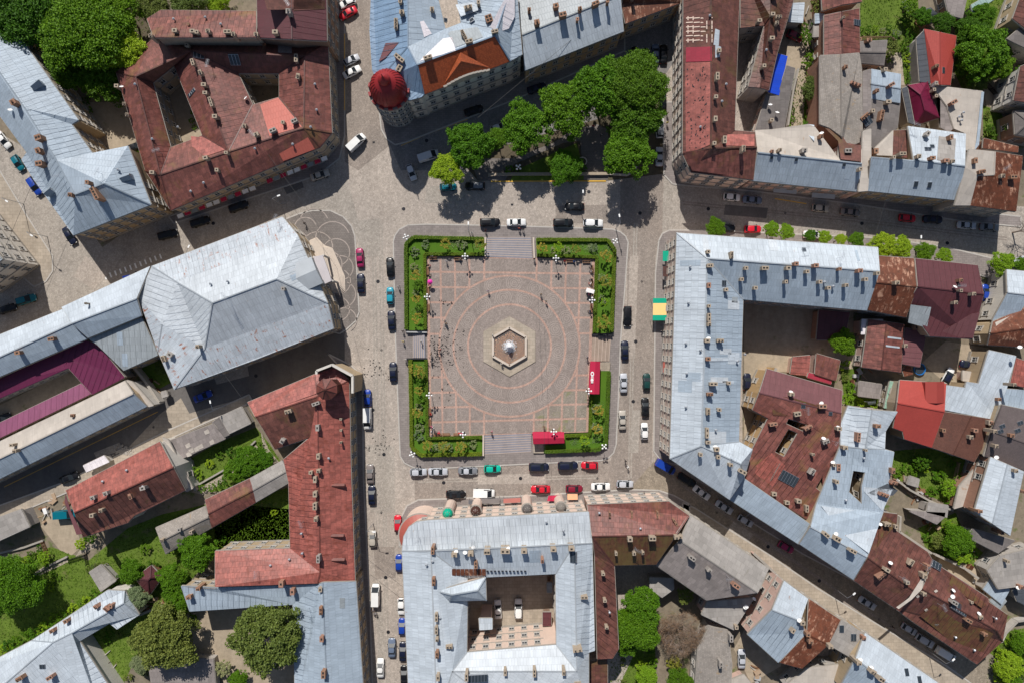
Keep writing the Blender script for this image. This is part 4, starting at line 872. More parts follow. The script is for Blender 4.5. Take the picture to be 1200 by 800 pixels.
b = B('pale blue hipped roof cluster around a narrow courtyard, right of the red-brown light well roof',
 'a 994 475 9 b 1022 480 10.8 c 1052 482 9 d 1038 505 9 e 1037 526 9.5 f 1048 529 9.5 g 1041 572 9.5 h 1035 600 9.5 i 1016 652 11.5 j 950 617 11.5 k 957 590 9.5 l 985 522 9.5 m 1014 525 9.9 n 1000 679 9 o 937 637 9 p 985 497 9',
 'abmlp bcdem lmefghk:zinc_blue_and_shaded khij:zinc_blue_and_shaded jion:zinc_blue_and_shaded'.replace('jion', 'jino'), 'zinc_light_and_lit', 'plaster_tan', holes=['1000 551 1014 553 1010 570 1010 590 995 576'], name='corner_house')
b.chim('1025 498 1.6 1 0 1.6 b;1003 511 3 .9 85 1.4 r;987 523 1.4 1;1043 550 1 1.6 0 1.4 b;1033 578 3 1 -20 1.2 r;1045 564 2 1 -20 1.2 r;965 624 2 1 -40 1.6 c;978 629 2 1.4 -30 1.6 c;996 643 2.2 1 -28 1.6 c;1011 526 .6 .6').put('dish', '978 624').put('vent', '1011 536;990 585').patch('1012 570 1046 573 1034 598 1012 575', 'zinc_light_and_lit').patch('1016 577 1040 566 1052 574 1046 580 1026 580', 'grey_dark_metal').patch('962 592 1034 602 1018 648 986 624', 'zinc_light_and_lit')
b = B('blue metal roofed strip house between the long pale block and the hipped cluster', 'a 872 560 10 b 950 614 10 c 937 638 8.5 d 855 585 8.5', 'abcd', 'zinc_blue_and_shaded', 'plaster_tan', name='terrace_house')
b = B('red-brown roofed terrace with a pale dormer, upper of the two along the lower right street', 'a 1036 600 8 b 1052 602 8 c 1050 621 8 d 1087 646 8 e 1093 656 8 f 1071 692 10.5 g 1050 713 8 h 1001 680 8 i 1017 653 10.5 j 1029 618 8.5', 'abcdefij figh'.replace('figh', 'fghi'), 'red_brown', 'plaster_tan', name='terrace_house')
b.chim('1036 665 1.6 1 -30 1.6 c;1030 672 3 1.2 40 1.2 r;1060 680 1 .9;1065 657 2 1.4 60 1 c;1036 612 2 1;1047 615 1 1').put('dish', '1041 658;1029 613').put('aerial', '1053 674')
b.patch('1037 601 1051 603 1049 615 1034 632 1028 640 1030 620', 'red_olive')
b = B('long red and olive mottled roof with pale patches, lowest terrace on the lower right street', 'a 1094 658 8 b 1158 700 8 c 1159 705 8.2 d 1181 720 8 e 1175 751 8.2 f 1145 778 7.5 g 1070 728 7.5 h 1050 713 7.5 i 1081 690 10.5 j 1168 738 10.2', 'abcdeji jefghi'.replace('abcdeji', 'abcdeji'), 'red_brown', 'plaster_tan', name='terrace_house')
b.patch('1115 674 1156 700 1159 706 1150 712 1112 684', 'red_olive').patch('1078 721 1096 705 1164 742 1145 776', 'red_olive')
b.chim('1080 672 1.4 1.4 0 1.3 c;1084 663 1 2 0 1.4 r;1114 703 2 1 -30 1.6 g;1131 724 2 1 -30 1.6 b;1145 720 1 1;1150 740 1.2 .8 0 1.5 b;1079 693 1 .9;1135 703 .6 .6').put('sky', '1124 712 4 2 -32;1097 662 2.4 1.6 -30').put('dish', '1114 697;1114 690;1144 717').put('aerial', '1098 706;1080 660').put('vent', '1165 723;1118 745;1140 760').patch('1050 711 1065 700 1079 678 1083 676 1080 690 1068 702 1053 713', 'cream_roof', .08)
for x, y in ((1075, 698), (1087, 700), (1096, 692), (1085, 714), (1097, 731)): b.patch(f'{x-2} {y} {x+1} {y-2} {x+3} {y} {x} {y+2}', 'cream_roof')
flat('dark brown shed roof in the shaded yard above the lower right terraces', '1066 598 1108 600 1107 606 1098 614 1068 600', 4, 'slate_brown', 'plaster_grey', name='shed', cat='shed', win=None)
flat('light felt shed roof with chimney beside the vegetable garden', '1088 588 1112 592 1110 606 1086 600', 4, 'slate_pale', 'plaster_grey', name='shed', cat='shed', win=None)
flat('dark slate roof in the lower right yards under the long blue roof', '1140 619 1190 633 1170 648 1133 629', 4.5, 'slate_dark', 'plaster_grey', name='shed', cat='shed', win=None).chim('1170 622 1 1 0 1.4 b')
flat('wide pale concrete roof at the lower right photo edge', '1157 668 1172 651 1216 640 1216 684 1170 690', 5, 'slate_pale', 'plaster_grey').chim('1176 655 .8 .8;1192 685 1 1 0 1.4 r').put('dish', '1190 687')
flat('small blue-grey shed roof in front of the wide pale concrete roof', '1152 690 1161 677 1184 690 1174 708', 3.5, 'zinc_blue_and_shaded', 'plaster_grey', name='shed', cat='shed', win=None)
flat('charcoal lean-to roof at the right photo edge below the concrete roof', '1186 690 1216 684 1216 716 1192 704', 4, 'grey_dark_metal', 'plaster_grey', name='lean_to', cat='lean-to', win=None)
flat('grey metal awning roof beside the mottled olive roof end', '1160 704 1168 690 1180 704 1172 714', 3, 'zinc_grey', 'plaster_grey', name='lean_to', cat='lean-to', win=None)
flat('faded pink courtyard shed roof with square tiles', '929 418 950 416 948 440 926 438', 3, 'red_pink', 'plaster_pink', name='shed', cat='shed', win=None)
flat('rust-red pan tiled shed next to the courtyard tree', '957 414 985 422 980 446 955 438', 4, 'red_sheet', 'plaster_pink', name='shed', cat='shed', win=None)
flat('bright crimson strip roof below the pan tiled courtyard shed', '948 436 975 444 974 450 946 442', 3.5, 'patch_crimson', 'plaster_pink', name='shed', cat='shed', win=None)
flat('pale green shed roof left of the bright red dormer roof', '1043 446 1054 448 1052 478 1036 478', 3.5, 'green_roof', 'plaster_cream', name='shed', cat='shed', win='small')
flat('small grey shed roof in the garden below the streaked maroon roof', '1007 446 1034 450 1031 467 1006 464', 3, 'slate_brown', 'plaster_grey', name='shed', cat='shed', win=None)
flat('tan shed roof at the foot of the streaked maroon roof', '1058 434 1066 424 1070 438 1060 441', 3, 'rust', 'plaster_grey', name='shed', cat='shed', win=None)
flat('pink rendered garage roof between the parked cars in the right yard', '1128 434 1150 437 1146 448 1128 446', 2.6, 'cream_roof', 'plaster_pink', name='garage', cat='garage', win=None)
flat('grey felt shed roof in the vegetable garden', '1066 557 1078 561 1076 571 1063 567', 2.4, 'slate_pale', 'plaster_grey', name='shed', cat='shed', win=None)
# --- bottom centre
b = B('big pale ring-shaped roof with a rounded corner around a courtyard, below the square',
 'a 471 645 13 A 473 628 13 B 479 617 13 D 488 611 13 e 502 609 13 f 690 599 13 g 694 636 13 G 673 637 15.5 k 505 645 15.5 K 512 840 15.5 h 480 840 13 l 548 677 13 m 651 672 13 n 652 755 13 o 547 764 13 p 548 690 13 M 676 786 15.5 N 530 786 15.5 q 697 762 13 r 690 764 13 s 690 840 13 S 600 840 15.5',
 'aABDefgGk akKh:zinc_light_and_lit kGml:zinc_light_and_lit klpoNK:zinc_light_and_lit GMnm:zinc_light_and_lit GgqrM:zinc_light_and_lit oNMn'.replace('oNMn', 'onMN') + ' NMrsS KNS', 'zinc_pale', 'plaster_rose', name='apartment_block')
b.chim('508 642 .9 2 0 1.8 b;533 647 1.6 1.1 0 1.8 c;552 646 1.6 1.1 0 1.8 c;571 644 1.8 1.1 0 1.8 c;592 643 2.8 1.1 0 1.8 c;614 643 1.7 1 0 1.8 c;648 641 1.7 1 0 1.8 c;669 640 1.7 1 0 1.8 c;635 653 .8 1.6 0 1.8 r;558 659 .9 2 0 1.6 b;509 678 .9 2.4 0 1.6 b;512 720 .8 2.4;512 735 .8 2.2;513 745 .8 1.2;513 763 .9 2 0 1.6 b;514 790 .9 1.8;527 754 2 1;547 790 .9 2;592 784 .8 1.8;626 784 .9 2.2;660 783 .9 1.8 0 1.6 c;676 757 2.8 1.2 8 1.8 c;684 697 .8 2 90 1.4;676 796 2 1').put('dish', '535 645;555 640;545 646;596 641').put('vent', '507 656;516 722;500 660;640 610;660 620').put('hatch', '672 652 1.4 2.4;560 794 4 1.6').put('aerial', '491 630;555 632')
m = M()   # snow rail on the inner slope
for k in range(11):
    p = b.loc(570+k*4.4, 668)[0]; q = b.loc(572.5+k*4.4, 668)[0]; m.bar(p+Vector((0, 0, .1)), q+Vector((0, 0, .1)), .1, .5); 
m.obj('snow_rail', mm('iron'), b.root)
m = M()
for k in range(8): m.box(b.loc(532+k*5, 669.5)[0], (.8, 1.4, .3), 0)
m.obj('roof_stack', mm('rust'), b.root)
Q('small hipped pale roof on the stair tower inside the big ring-shaped block', '512 692 569 676 570 703 527 704', 15, 17, 'zinc_light_and_lit', 'plaster_rose', 0, hip=.2, name='stair_tower', cat='tower')
flat('small square pale roof over the courtyard stair of the ring-shaped block', '561 724 577 724 577 737 562 738', 9, 'zinc_light_and_lit', 'plaster_rose', name='lean_to', cat='lean-to', win=None)
flat('maroon roofed bin store at the right side of the big courtyard', '636 717 646 717 646 733 636 733', 3, 'maroon', 'plaster_brown', name='shed', cat='shed', win=None)
flat('grey glazed canopy at the top right of the big courtyard', '641 682 647 682 647 694 641 694', 5, 'zinc_grey', 'plaster_brown', name='canopy', cat='canopy', win=None)
# corner balcony with red roof
cc = at(493, 626, 8); root = empty('corner_balcony', (cc.x, cc.y, 0), 'rounded white corner bay with a red roof, bottom left corner of the square', 'bay')
m = M(); m.lathe((0, 0, 0), [(4.7, 0), (4.7, 8.2)], 32); m.obj('wall', mm('plaster_rose'), root)
m = M(); m.lathe((0, 0, 8.2), [(4.9, 0), (5.0, .35), (4.6, .35)], 32); m.obj('cornice', mm('trim'), root)
m = M(); m.lathe((0, 0, 8.56), [(4.7, 0), (2.4, 1.1)], 32); m.obj('roof', mm('salmon'), root)
# facade details on the north front of the ring-shaped block: parapets, little domes
def front(label, cx, cy, z, kind, col):
    c = at(cx, cy, z); root = empty('round_bay', (c.x, c.y, 0), label, 'bay'); root.scale = (.78, .78, .88)
    m = M(); m.lathe((0, 0, 0), [(1.5, 0), (1.5, z-.6)], 14); m.obj('wall', mm('plaster_rose'), root)
    m = M(); m.lathe((0, 0, z-.6), [(1.75, 0), (1.75, .3), (1.5, .3)], 14); m.obj('cornice', mm('trim'), root)
    m = M(); m.lathe((0, 0, z-.3), [(1.45, 0), (1.4, .5), (1.1, 1.1), (.6, 1.5), (.1, 1.7)], 14); m.obj('dome', mm(col), root, True)
    for k in range(8):
        t = k*math.pi/4; m = M(); m.bar((1.45*math.cos(t), 1.45*math.sin(t), z-.2), (.6*math.cos(t), .6*math.sin(t), z+1.25), .12, .1); m.obj('rib', mm('trim'), root)
front('green glazed round bay on the pale pink front, leftmost of its four round bays', 524, 603, 11, 0, 'green_cloth')
front('dark ribbed round bay on the pale pink front, second of four from the left', 557, 600, 11, 0, 'red_brown')
front('dark round bay with a red spot on the pale pink front, third of four', 618, 598, 11, 0, 'slate_dark')
front('pinkish-grey round bay on the pale pink front, rightmost of its four round bays', 658, 596, 11, 0, 'slate_tan')
b = B('reddish roofed block with an olive tinted inner slope, right of the ring-shaped pale roof',
 'a 688 591 11 b 784 587 11 c 808 604 11 d 793 626 14 e 694 628 14 f 769 661 11 g 720 662 11 h 725 760 10.5 i 718 771 10.5 j 700 772 10.5 k 697 650 12', 'abcde edfg:red_olive egh:red_brown ehijk:red_brown'.replace('egh:red_brown ehijk', 'eghijk'), 'red_sheet', 'plaster_rose', name='apartment_block')
b.chim('737 629 1.4 1.2 0 1.8 c;763 628 2 1.2 0 1.8 c;742 646 .9 1 0 1.4 c;721 646 .6 1 0 1.4;752 645 .6 1;706 670 1 .7;708 701 1 .7;710 732 1 .7;714 602 .4 2 0 .5 b;740 602 .4 2 0 .5 b;770 602 .4 2 0 .5 b;791 611 .5 2.4 30 .5 b;791 627 1.2 1').put('vent', '750 618;714 716;702 600').put('aerial', '744 640')
flat('brown strip roof continuing to the bottom photo edge beside the tree garden', '691 775 700 773 712 772 712 840 690 840', 8, 'red_brown', 'plaster_rose', win=None)
b = B('long grey slate roof on the corner between the square and the lower right street', 'a 809 603 10 b 901 666 10 c 888 694 12.5 d 797 633 12.5 e 828 703 9.5 f 769 662 9.5', 'abcd:slate_pale dcef', 'slate_brown', 'plaster_tan', name='terrace_house')
b.chim('809 651 2 1 -35 1.8 g;829 665 1.2 1 -30 1.8 g;860 683 2.2 1.2 -35 1.8 r;795 626 1.4 1').put('aerial', '851 673')
flat('light grey lean-to roof in the shaded corner behind the olive roof', '761 676 789 677 790 690 776 700 762 690', 4, 'slate_pale', 'plaster_grey', name='lean_to', cat='lean-to', win=None)
b = flat('pale slate roof with a white dish below the long grey corner roof', '829 704 884 700 860 738 822 720', 6.5, 'slate_pale', 'plaster_pink'); b.put('dish', '873 709;872 710;882 700').chim('861 732 1 1;855 745 1 2 0 1.4 g')
b = flat('tan wavy slate roof at the bottom edge beside the bare tree', '832 734 853 738 858 778 855 840 812 840 818 760', 6, 'slate_tan', 'plaster_grey'); b.chim('842 774 .9 2 0 2 g')
b = B('pink fronted house with a blue gabled roof on the lower right street', 'a 919 680 9 b 947 701 9 c 938 727 11 d 905 714 11 e 945 742 10.2 f 912 776 8.5 g 876 743 8.5', 'abcd:zinc_light_and_lit dcefg', 'zinc_blue_and_shaded', 'plaster_pink', name='terrace_house'); b.chim('927 736 1.4 .8 60 1.4;938 727 1.4 1').put('dish', '935 725')
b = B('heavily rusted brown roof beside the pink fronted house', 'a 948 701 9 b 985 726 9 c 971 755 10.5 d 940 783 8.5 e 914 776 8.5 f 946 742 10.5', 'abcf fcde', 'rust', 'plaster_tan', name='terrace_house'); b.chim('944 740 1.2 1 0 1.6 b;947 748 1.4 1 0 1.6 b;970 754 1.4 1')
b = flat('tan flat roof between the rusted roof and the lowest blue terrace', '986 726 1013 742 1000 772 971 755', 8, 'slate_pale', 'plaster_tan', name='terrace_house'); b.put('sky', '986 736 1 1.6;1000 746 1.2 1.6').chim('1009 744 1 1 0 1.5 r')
b = B('pale blue roofed terrace running off the bottom edge, lower right street', 'a 1014 741 8.5 b 1122 815 8.5 c 1105 850 11 d 1003 771 11 e 1085 870 8.5 f 984 806 8.5', 'abcd dcef:zinc_blue_and_shaded', 'zinc_light_and_lit', 'plaster_tan', name='terrace_house'); b.chim('1003 773 1.4 1;1019 783 1.8 1.2 -30 1.7 c;1029 792 1.8 1.2 -30 1.7 c').put('sky', '1062 787 1 1.6;1077 796 1 1.6').put('dish', '1006 771;1019 780')
flat('pale concrete yard roof with a white dish at the bottom edge', '918 806 946 782 996 777 988 812', 5, 'cream_roof', 'plaster_grey').put('dish', '990 788').chim('988 794 1 1 0 1.4 r')
flat('pink tiled porch roof at the bottom edge by the parked silver car', '852 798 872 790 880 800 876 820 852 820', 3, 'cream_roof', 'plaster_pink', name='shed', cat='shed', win=None)
# --- bottom left
b = B('red roofed L-shaped block with an octagonal turret at the left side of the square',
 'a 290 471 8 b 369 438 8 c 393 430 8 d 409 445 8 e 411 545 8 f 416 680 8 k 299 488 10.6 l 372 464 10.6 m 375 670 10.6 n 363 512 8.5 o 322 526 8.5 p 308 502 10 q 332 538 8.5 r 338 565 8.5 s 340 642 8 t 252 645 8 u 252 687 11 v 372 683 10.4',
 'ablk bcdl:red_pink defml klnop:red_brown lnqrsm'.replace('lnqrsm', 'lnqrsm') + ' stuvm:red_orange fvm', 'red_orange', 'plaster_tan', name='corner_house')
b.patch('291 471 368 439 371 461 300 486', 'red_pink')
b.chim('372 472 .9 2.2 -70 1.6 g;340 481 2 1.1 15 1.6 c;374 500 .9 1.8 0 1.6 g;333 515 1.6 1.1 60 1.5 g;375 533 .9 1.6;371 560 .9 1.8 0 1.5 c;371 577 1.1 1.6 0 1.5 c;371 591 1.1 2 0 1.6 c;375 550 1 1;366 552 1 .8;372 606 1 1.3;375 652 .9 2.2 0 1.7 g;332 681 1.3 1.8 0 1.7 r;401 490 .5 .5;401 503 .5 .5;401 517 .5 .5').put('dormer', '397 568 2.6 .7 0 .8;396 627 2.6 .7 0 .8;397 655 2.6 .7 0 .8').put('vent', '354 624;355 647;340 654;318 661;386 536').put('aerial', '304 668;356 610')
oc = at(381.5, 456, 15); root = empty('octagonal_turret', (oc.x, oc.y, 0), 'octagonal red sheet turret roof on the corner of the red L-shaped block', 'turret')
m = M(); m.lathe((0, 0, 8), [(2.0, 0), (2.0, 6.0)], 8, a0=.39); m.obj('wall', mm('red_brown'), root)
m = M(); m.lathe((0, 0, 14.0), [(2.35, -.1), (2.4, .05), (.1, 1.6)], 8, a0=.39); m.obj('roof', mm('red_orange'), root)
m = M()
for k in range(8): t = .39+k*math.pi/4; m.bar((2.3*math.cos(t), 2.3*math.sin(t), 14.05), (.1*math.cos(t), .1*math.sin(t), 15.6), .12, .1)
m.tube((0, 0, 15.3), (0, 0, 17.5), .06, .03, 6); m.obj('ridge_cap', mm('red_sheet'), root)
# cream parapet round the corner
root = empty('parapet', at(398, 440, 10.6)*1, 'cream stepped parapet wall round the corner of the red L-shaped block', 'parapet'); root.location.z = 0
m = M(); pts = [at(x, y, 9.6) for x, y in ((372, 438), (372, 434), (390, 427), (414, 440), (414, 460))]
for i in range(4): m.bar(pts[i]-root.location, pts[i+1]-root.location, .5, .9)
m.obj('coping', mm('plaster_white'), root)
m = M()
for i in range(4):
    p, q = pts[i]-root.location, pts[i+1]-root.location; m.poly([(p.x, p.y, 0), (q.x, q.y, 0), q, p])
m.obj('wall', mm('plaster_tan'), root)
b = B('blue-grey metal roof joined below the red L-shaped block, partly under a big tree', 'a 212 686 9 b 252 688 9.5 c 372 684 9.5 d 378 682 11.5 e 417 681 8.5 f 428 840 8.5 g 384 840 11.5 h 346 840 8.5 i 343 708 8.5 j 222 716 8', 'abcij'.replace('abcij', 'abcij') + ' defg dghic:zinc_blue_and_shaded', 'zinc_blue_and_shaded', 'plaster_tan', name='apartment_block')
b.patch('398 700 404 700 404 712 398 712', 'zinc_grey')
b.chim('235 687 1.2 .9 0 1.4 b;224 697 1.6 1 10 1.4 b;345 690 1.2 1.8 0 1.7 r;377 688 1 1.3;378 712 .9 2.4 0 1.6 b;379 745 1.1 1.6 0 1.6 r;381 786 1.2 2.2 0 1.7 b').put('aerial', '362 712')
b = B('red hipped house beside the asphalt street, lower left', 'a 77 574 7 b 187 517 7 c 203 547 10 d 87 600 10 e 217 574 7 f 157 604 7 g 150 612 7 h 97 629 7', 'abcd dcefgh:red_brown', 'red_orange', 'plaster_white', name='house', cat='house')
b.chim('113 581 1.3 1.1 15 1.6 g;128 576 1.4 1.1 20 1.6 g;171 570 1.6 1 15 1.6 g;122 596 1 1;111 602 1.2 1 0 1.3 c;155 580 .8 1.6 20 1 r').put('vent', '122 563;150 550;169 569').patch('77 578 84 600 97 625 90 626 76 588', 'maroon')
flat('white box roof of the street kiosk beside the red hipped house', '97 545 122 533 128 541 101 553', 2.8, 'zinc_white', 'plaster_white', name='kiosk', cat='kiosk', win=None)
b = B('grey felt garage row with pale roof panels, lower left gardens', 'a 198 516 3.2 b 250 496 3.2 c 264 514 3 d 214 537 3', 'abcd', 'slate_brown', 'plaster_grey', name='garage_row', cat='garages', win=None)
for x, y in ((220, 521), (242, 505), (248, 517), (224, 527), (230, 525), (235, 522), (221, 531)): b.patch(f'{x-3} {y} {x+2} {y-3} {x+4} {y+2} {x-1} {y+4}', 'cream_roof')
flat('dark grey garage roof between the two pale garage roofs', '248 495 257 488 269 509 261 513', 3, 'slate_dark', 'plaster_grey', name='garage', cat='garage', win=None)
flat('pale grey garage roof nearest the red L-shaped block', '257 488 283 476 294 496 269 508', 3.4, 'slate_pale', 'plaster_grey', name='garage', cat='garage', win=None)
Q('tan slate outbuilding roof in the lower left gardens', '182 618 240 593 248 618 194 649', 4, 5.6, 'slate_tan', 'plaster_grey', 0, win='small').chim('212 619 1 1 0 1 g;227 621 .8 .8;192 631 1 .8 0 1 c')
Q('rust-red middle section of the outbuilding row in the lower left gardens', '240 585 293 560 300 588 248 618', 4.4, 5.6, 'red_sheet', 'plaster_grey', 0, win='small')
Q('pale slate end section of the outbuilding row, against the red L-shaped block', '293 560 331 539 341 564 300 588', 4.6, 5.6, 'slate_pale', 'plaster_white', 0, win=None)
flat('long tan wall-side shed roof between red hipped house and garages', '190 512 197 515 226 572 218 576', 4.5, 'cream_roof', 'plaster_white', name='lean_to', cat='lean-to', win=None)
Q('maroon pyramid roofed garden hut, lower left', '157 677 177 662 190 676 175 697', 2.8, 4.4, 'maroon', 'wood', 0, hip=.42, name='hut', cat='hut', win=None)
flat('flat grey roof edged by climbing plants in the lower left garden', '104 670 118 661 136 680 118 693', 2.6, 'slate_pale', 'plaster_grey', name='shed', cat='shed', win=None)
flat('cream and grey shed roof at the left photo edge above the garden', '-20 612 25 596 35 617 -20 642', 4, 'slate_pale', 'plaster_grey', name='shed', cat='shed', win=None)
flat('dark felt shed roof under the lower left trees', '173 772 206 768 250 772 256 840 182 840', 3, 'slate_brown', 'plaster_grey', name='shed', cat='shed', win=None)
b = B('blue-grey roofed villa with an L wing at the lower left corner of the photo', 'a 37 750 5.2 b 72 727 5.2 c 126 691 5 d 146 692 5 e 163 720 5 f 137 737 5 g 128 730 5 h 93 751 5 i 135 815 5 j 120 840 5.2 k -40 840 7.4 l -40 790 5.2 m 84 741 6.8 n 145 706 6.8 o 62 752 7.6', 'abmol'.replace('abmol', 'abmoa')[:4]+' bcdnm nefghm mhijo aoklj'.replace('aoklj', 'aokl') + ' ojk den', 'zinc_light_and_lit', 'plaster_white', name='villa', cat='house', win=None)
b.chim('116 708 1 1.2 40 1.4 r;129 710 1.8 1.2 -40 1.6 r;134 707 1 1 0 1.6 r;81 725 1.4 1 30 1.4 b;65 736 1.4 1 30 1.4 b;28 791 2 1.2 30 1.7 b;63 790 2 1 30 1.6 r').patch('7 776 20 767 20 782 10 784', 'rust').put('hatch', '50 780 1.2 1')
# --- left centre: hall and its wings
b = B('large pale rust-spotted metal hipped hall roof at the left side of the square',
 'A 178 312 9.5 B 331 254 9.5 C 349 276 10.5 a 208 331 11 r 324 327 15 q 249 355 15 D 384 355 11 s 240 408 11 t 190 380 10.8 I 162 348 9.5 E 391 385 9 F 300 421 9 G 204 456 9 H 185 412 9.2',
 'ABCa aCrq:zinc_pale qrDs:zinc_pale CDr:zinc_pale aqst:zinc_pale AatI:zinc_pale tsGH ItH'.replace('ItH', 'IHt')+' sDEFG', 'zinc_rusty', 'plaster_tan', name='hall', cat='hall')
b.chim('334 339 .9 .9 0 1.5 g;202 415 1.6 1 -30 1.4 g;195 420 2 1 -70 1.4 c;235 406 1 1').put('dormer', '361 322 4.5 6 24 1.5 zinc_pale').put('vent', '268 330;248 333').put('aerial', '268 348;327 258')
b = B('pale metal west wing roof stepping down from the rust-spotted hall', 'a 72 360 9 b 176 312 9 c 160 350 11 d 166 370 9.5 e 103 396 9 f 84 379 11', 'abcf fcde:zinc_blue_and_shaded', 'zinc_light_and_lit', 'plaster_tan'); b.chim('105 356 .5 .5')
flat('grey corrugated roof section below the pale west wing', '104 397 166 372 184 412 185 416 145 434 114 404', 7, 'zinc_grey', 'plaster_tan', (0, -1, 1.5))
b = B('bright pale roofed wing cut by the left photo edge, uppermost of the hall wings', 'a -40 408 8 b 74 362 8 c 84 379 9.8 d 102 397 8 e -40 458 8 f -40 436 9.8', 'abcf fcde:zinc_blue_and_shaded', 'zinc_light_and_lit', 'plaster_tan'); b.chim('64 397 1.8 1 10 1.4 b;25 413 1.6 1 10 1.4 b')
b = B('purple metal L-shaped roof between the pale hall wings', 'a -40 462 5.5 b 66 413 5.5 c 97 398 6 d 114 403 6 e 146 442 5.5 f 108 462 5.5 g 80 431 5.5 h -40 484 4.6', 'abgh bcdefg'.replace('bcdefg', 'bcdefg'), 'purple', 'plaster_grey', win='small')
flat('faded magenta strip roof along the cream wing, left photo edge', '-40 514 95 449 107 461 -40 532', 4.5, 'magenta', 'plaster_grey', (0, 1, 1.0), win='small')
b = B('long cream and blue roofed wing along the asphalt street, left photo edge', 'a -40 536 7 b 146 446 7 c 156 461 9 d 172 476 7 e -40 580 7 f -40 556 9', 'abcf:cream_roof fcde', 'zinc_blue_and_shaded', 'plaster_tan'); b.chim('87 486 .9 .8 0 .8 b;19 520 1 .8;22 527 1 1')
flat('pale rendered end gable strip of the long cream and blue wing', '147 445 155 447 180 475 173 477 156 461', 6, 'cream_roof', 'plaster_white', name='annex', cat='annex', win=None)
for x, y, l in ((164, 453, 'small red box shed among the junk by the hall wing end'), (172, 463, 'rusty lean-to among the junk by the hall wing end'), (192, 461, 'pale square hut at the street corner of the rust-spotted hall')):
    flat(l, f'{x-4} {y-2} {x+3} {y-4} {x+5} {y+3} {x-2} {y+5}', 2.2, 'rust' if x < 180 else 'slate_pale', 'plaster_grey', name='shed', cat='shed', win=None)
# hall entrance: canopy, columns and fan steps
c0 = at(378, 316, 6); root = empty('entrance_canopy', (c0.x, c0.y, 0), 'pale metal entrance canopy on the steps of the rust-spotted hall', 'canopy')
P = [at(x, y, 6) for x, y in ((367, 301), (378, 299), (389, 329), (378, 334))]
m = M(); m.prism([(p.x-c0.x, p.y-c0.y) for p in P], 5.6, 6.0); m.obj('roof', mm('zinc_white'), root)
for p in P: m = M(); m.tube((p.x-c0.x, p.y-c0.y, 0), (p.x-c0.x, p.y-c0.y, 5.6), .28, .24, 10); m.obj('column', mm('plaster_white'), root)
c0 = at(385, 315); root = empty('entrance_steps', c0, 'tan fan-shaped stone steps in front of the hall entrance', 'steps')
for k in range(6):
    e = 5-k; px = [(364-0*e, 283-e*.3), (370+e*.3, 281-e*.5), (376+e*1.0, 290-e*.4), (383+e*1.4, 291), (396+e*1.7, 324), (400+e*1.0, 341-(5-e)*1.2), (397+e*.6, 344-(5-e)), (377, 344), (366, 300)]
    pts = [at(x, y)-c0 for x, y in px]; m = M(); m.prism([(p.x, p.y) for p in pts], .12+.15*k*1.0-.15 if k else .0, .13+.15*(k+1)); m.obj('step', mm('stone_light'), root)
B('small tan parapet porch at the right corner of the rust-spotted hall', 'a 374 356 8 b 386 352 8 c 392 384 8 d 381 387 8', 'abcd', 'zinc_rusty', 'plaster_orange', win=None, name='porch', cat='porch')
# =================== THE SQUARE ===================
TL, TR, BR, BL = (499.5, 301), (697, 304), (689.5, 505.5), (503, 511)
ZP = .55
def uvp(u, v):
    x = (TL[0]*(1-u)+TR[0]*u)*(1-v)+(BL[0]*(1-u)+BR[0]*u)*v; y = (TL[1]*(1-u)+TR[1]*u)*(1-v)+(BL[1]*(1-u)+BR[1]*u)*v; return x, y
sq = sheet('plaza', [TL, TR, BR, BL], 'm_band', ZP, side=0)
CX, CY = 597, 405.5; cc = at(CX, CY, ZP)
us = [0, .0855, .171, .2565, .345, .655, .7435, .829, .9145, 1]; vs = [0, .085, .17, .255, .34, .43, .67, .755, .8375, .92, 1]
RO = 83.2
for i in range(9):
    for j in range(10):
        u0, u1, v0, v1 = us[i], us[i+1], vs[j], vs[j+1]; g_ = .0058
        if i == 0: u0 += .012
        if i == 8: u1 -= .012
        cs = [uvp(u0+g_, v0+g_), uvp(u1-g_, v0+g_), uvp(u1-g_, v1-g_), uvp(u0+g_, v1-g_)]
        if all(math.hypot(x-CX, y-CY) < RO-2 for x, y in cs): continue
        # clip by the great circle: keep the outline points that lie outside it
        N_ = 14; out = []
        for k in range(4):
            a, b_ = cs[k], cs[(k+1) % 4]
            for t in range(N_): out.append((a[0]+(b_[0]-a[0])*t/N_, a[1]+(b_[1]-a[1])*t/N_))
        pts = []
        for x, y in out:
            d = math.hypot(x-CX, y-CY)
            if d < RO:
                k = RO/max(d, 1); x, y = CX+(x-CX)*k, CY+(y-CY)*k
                if not (min(c[0] for c in cs)-.01 <= x <= max(c[0] for c in cs)+.01 and min(c[1] for c in cs)-.01 <= y <= max(c[1] for c in cs)+.01): continue
            if not pts or math.hypot(pts[-1][0]-x, pts[-1][1]-y) > .15: pts.append((x, y))
        if len(pts) > 2:
            o = sheet('paving_square', pts, 'm_paver_green' if (i > 4 and j > 6) else 'm_paver', ZP+.012, parent=sq, kind=None)
def ring(name, r0, r1, z, mat, n=96, parent=sq):
    m = M()
    for k in range(n):
        a, b_ = 2*math.pi*k/n, 2*math.pi*(k+1)/n
        q = [(r0, a), (r1, a), (r1, b_), (r0, b_)] if r0 else [(0, a), (r1, a), (r1, b_)]
        m.poly([(cc.x+r*math.cos(t), cc.y+r*math.sin(t), z) for r, t in q])
    return m.obj(name, mm(mat), parent)
pz = ZP
ring('paving_disc', 0, 82.2/S, pz+.016, 'm_paver')
for r in (48.5, 65.5, 82): ring('paving_ring', (r-1.15)/S, (r+1.15)/S, pz+.022, 'm_band')
ar = M()
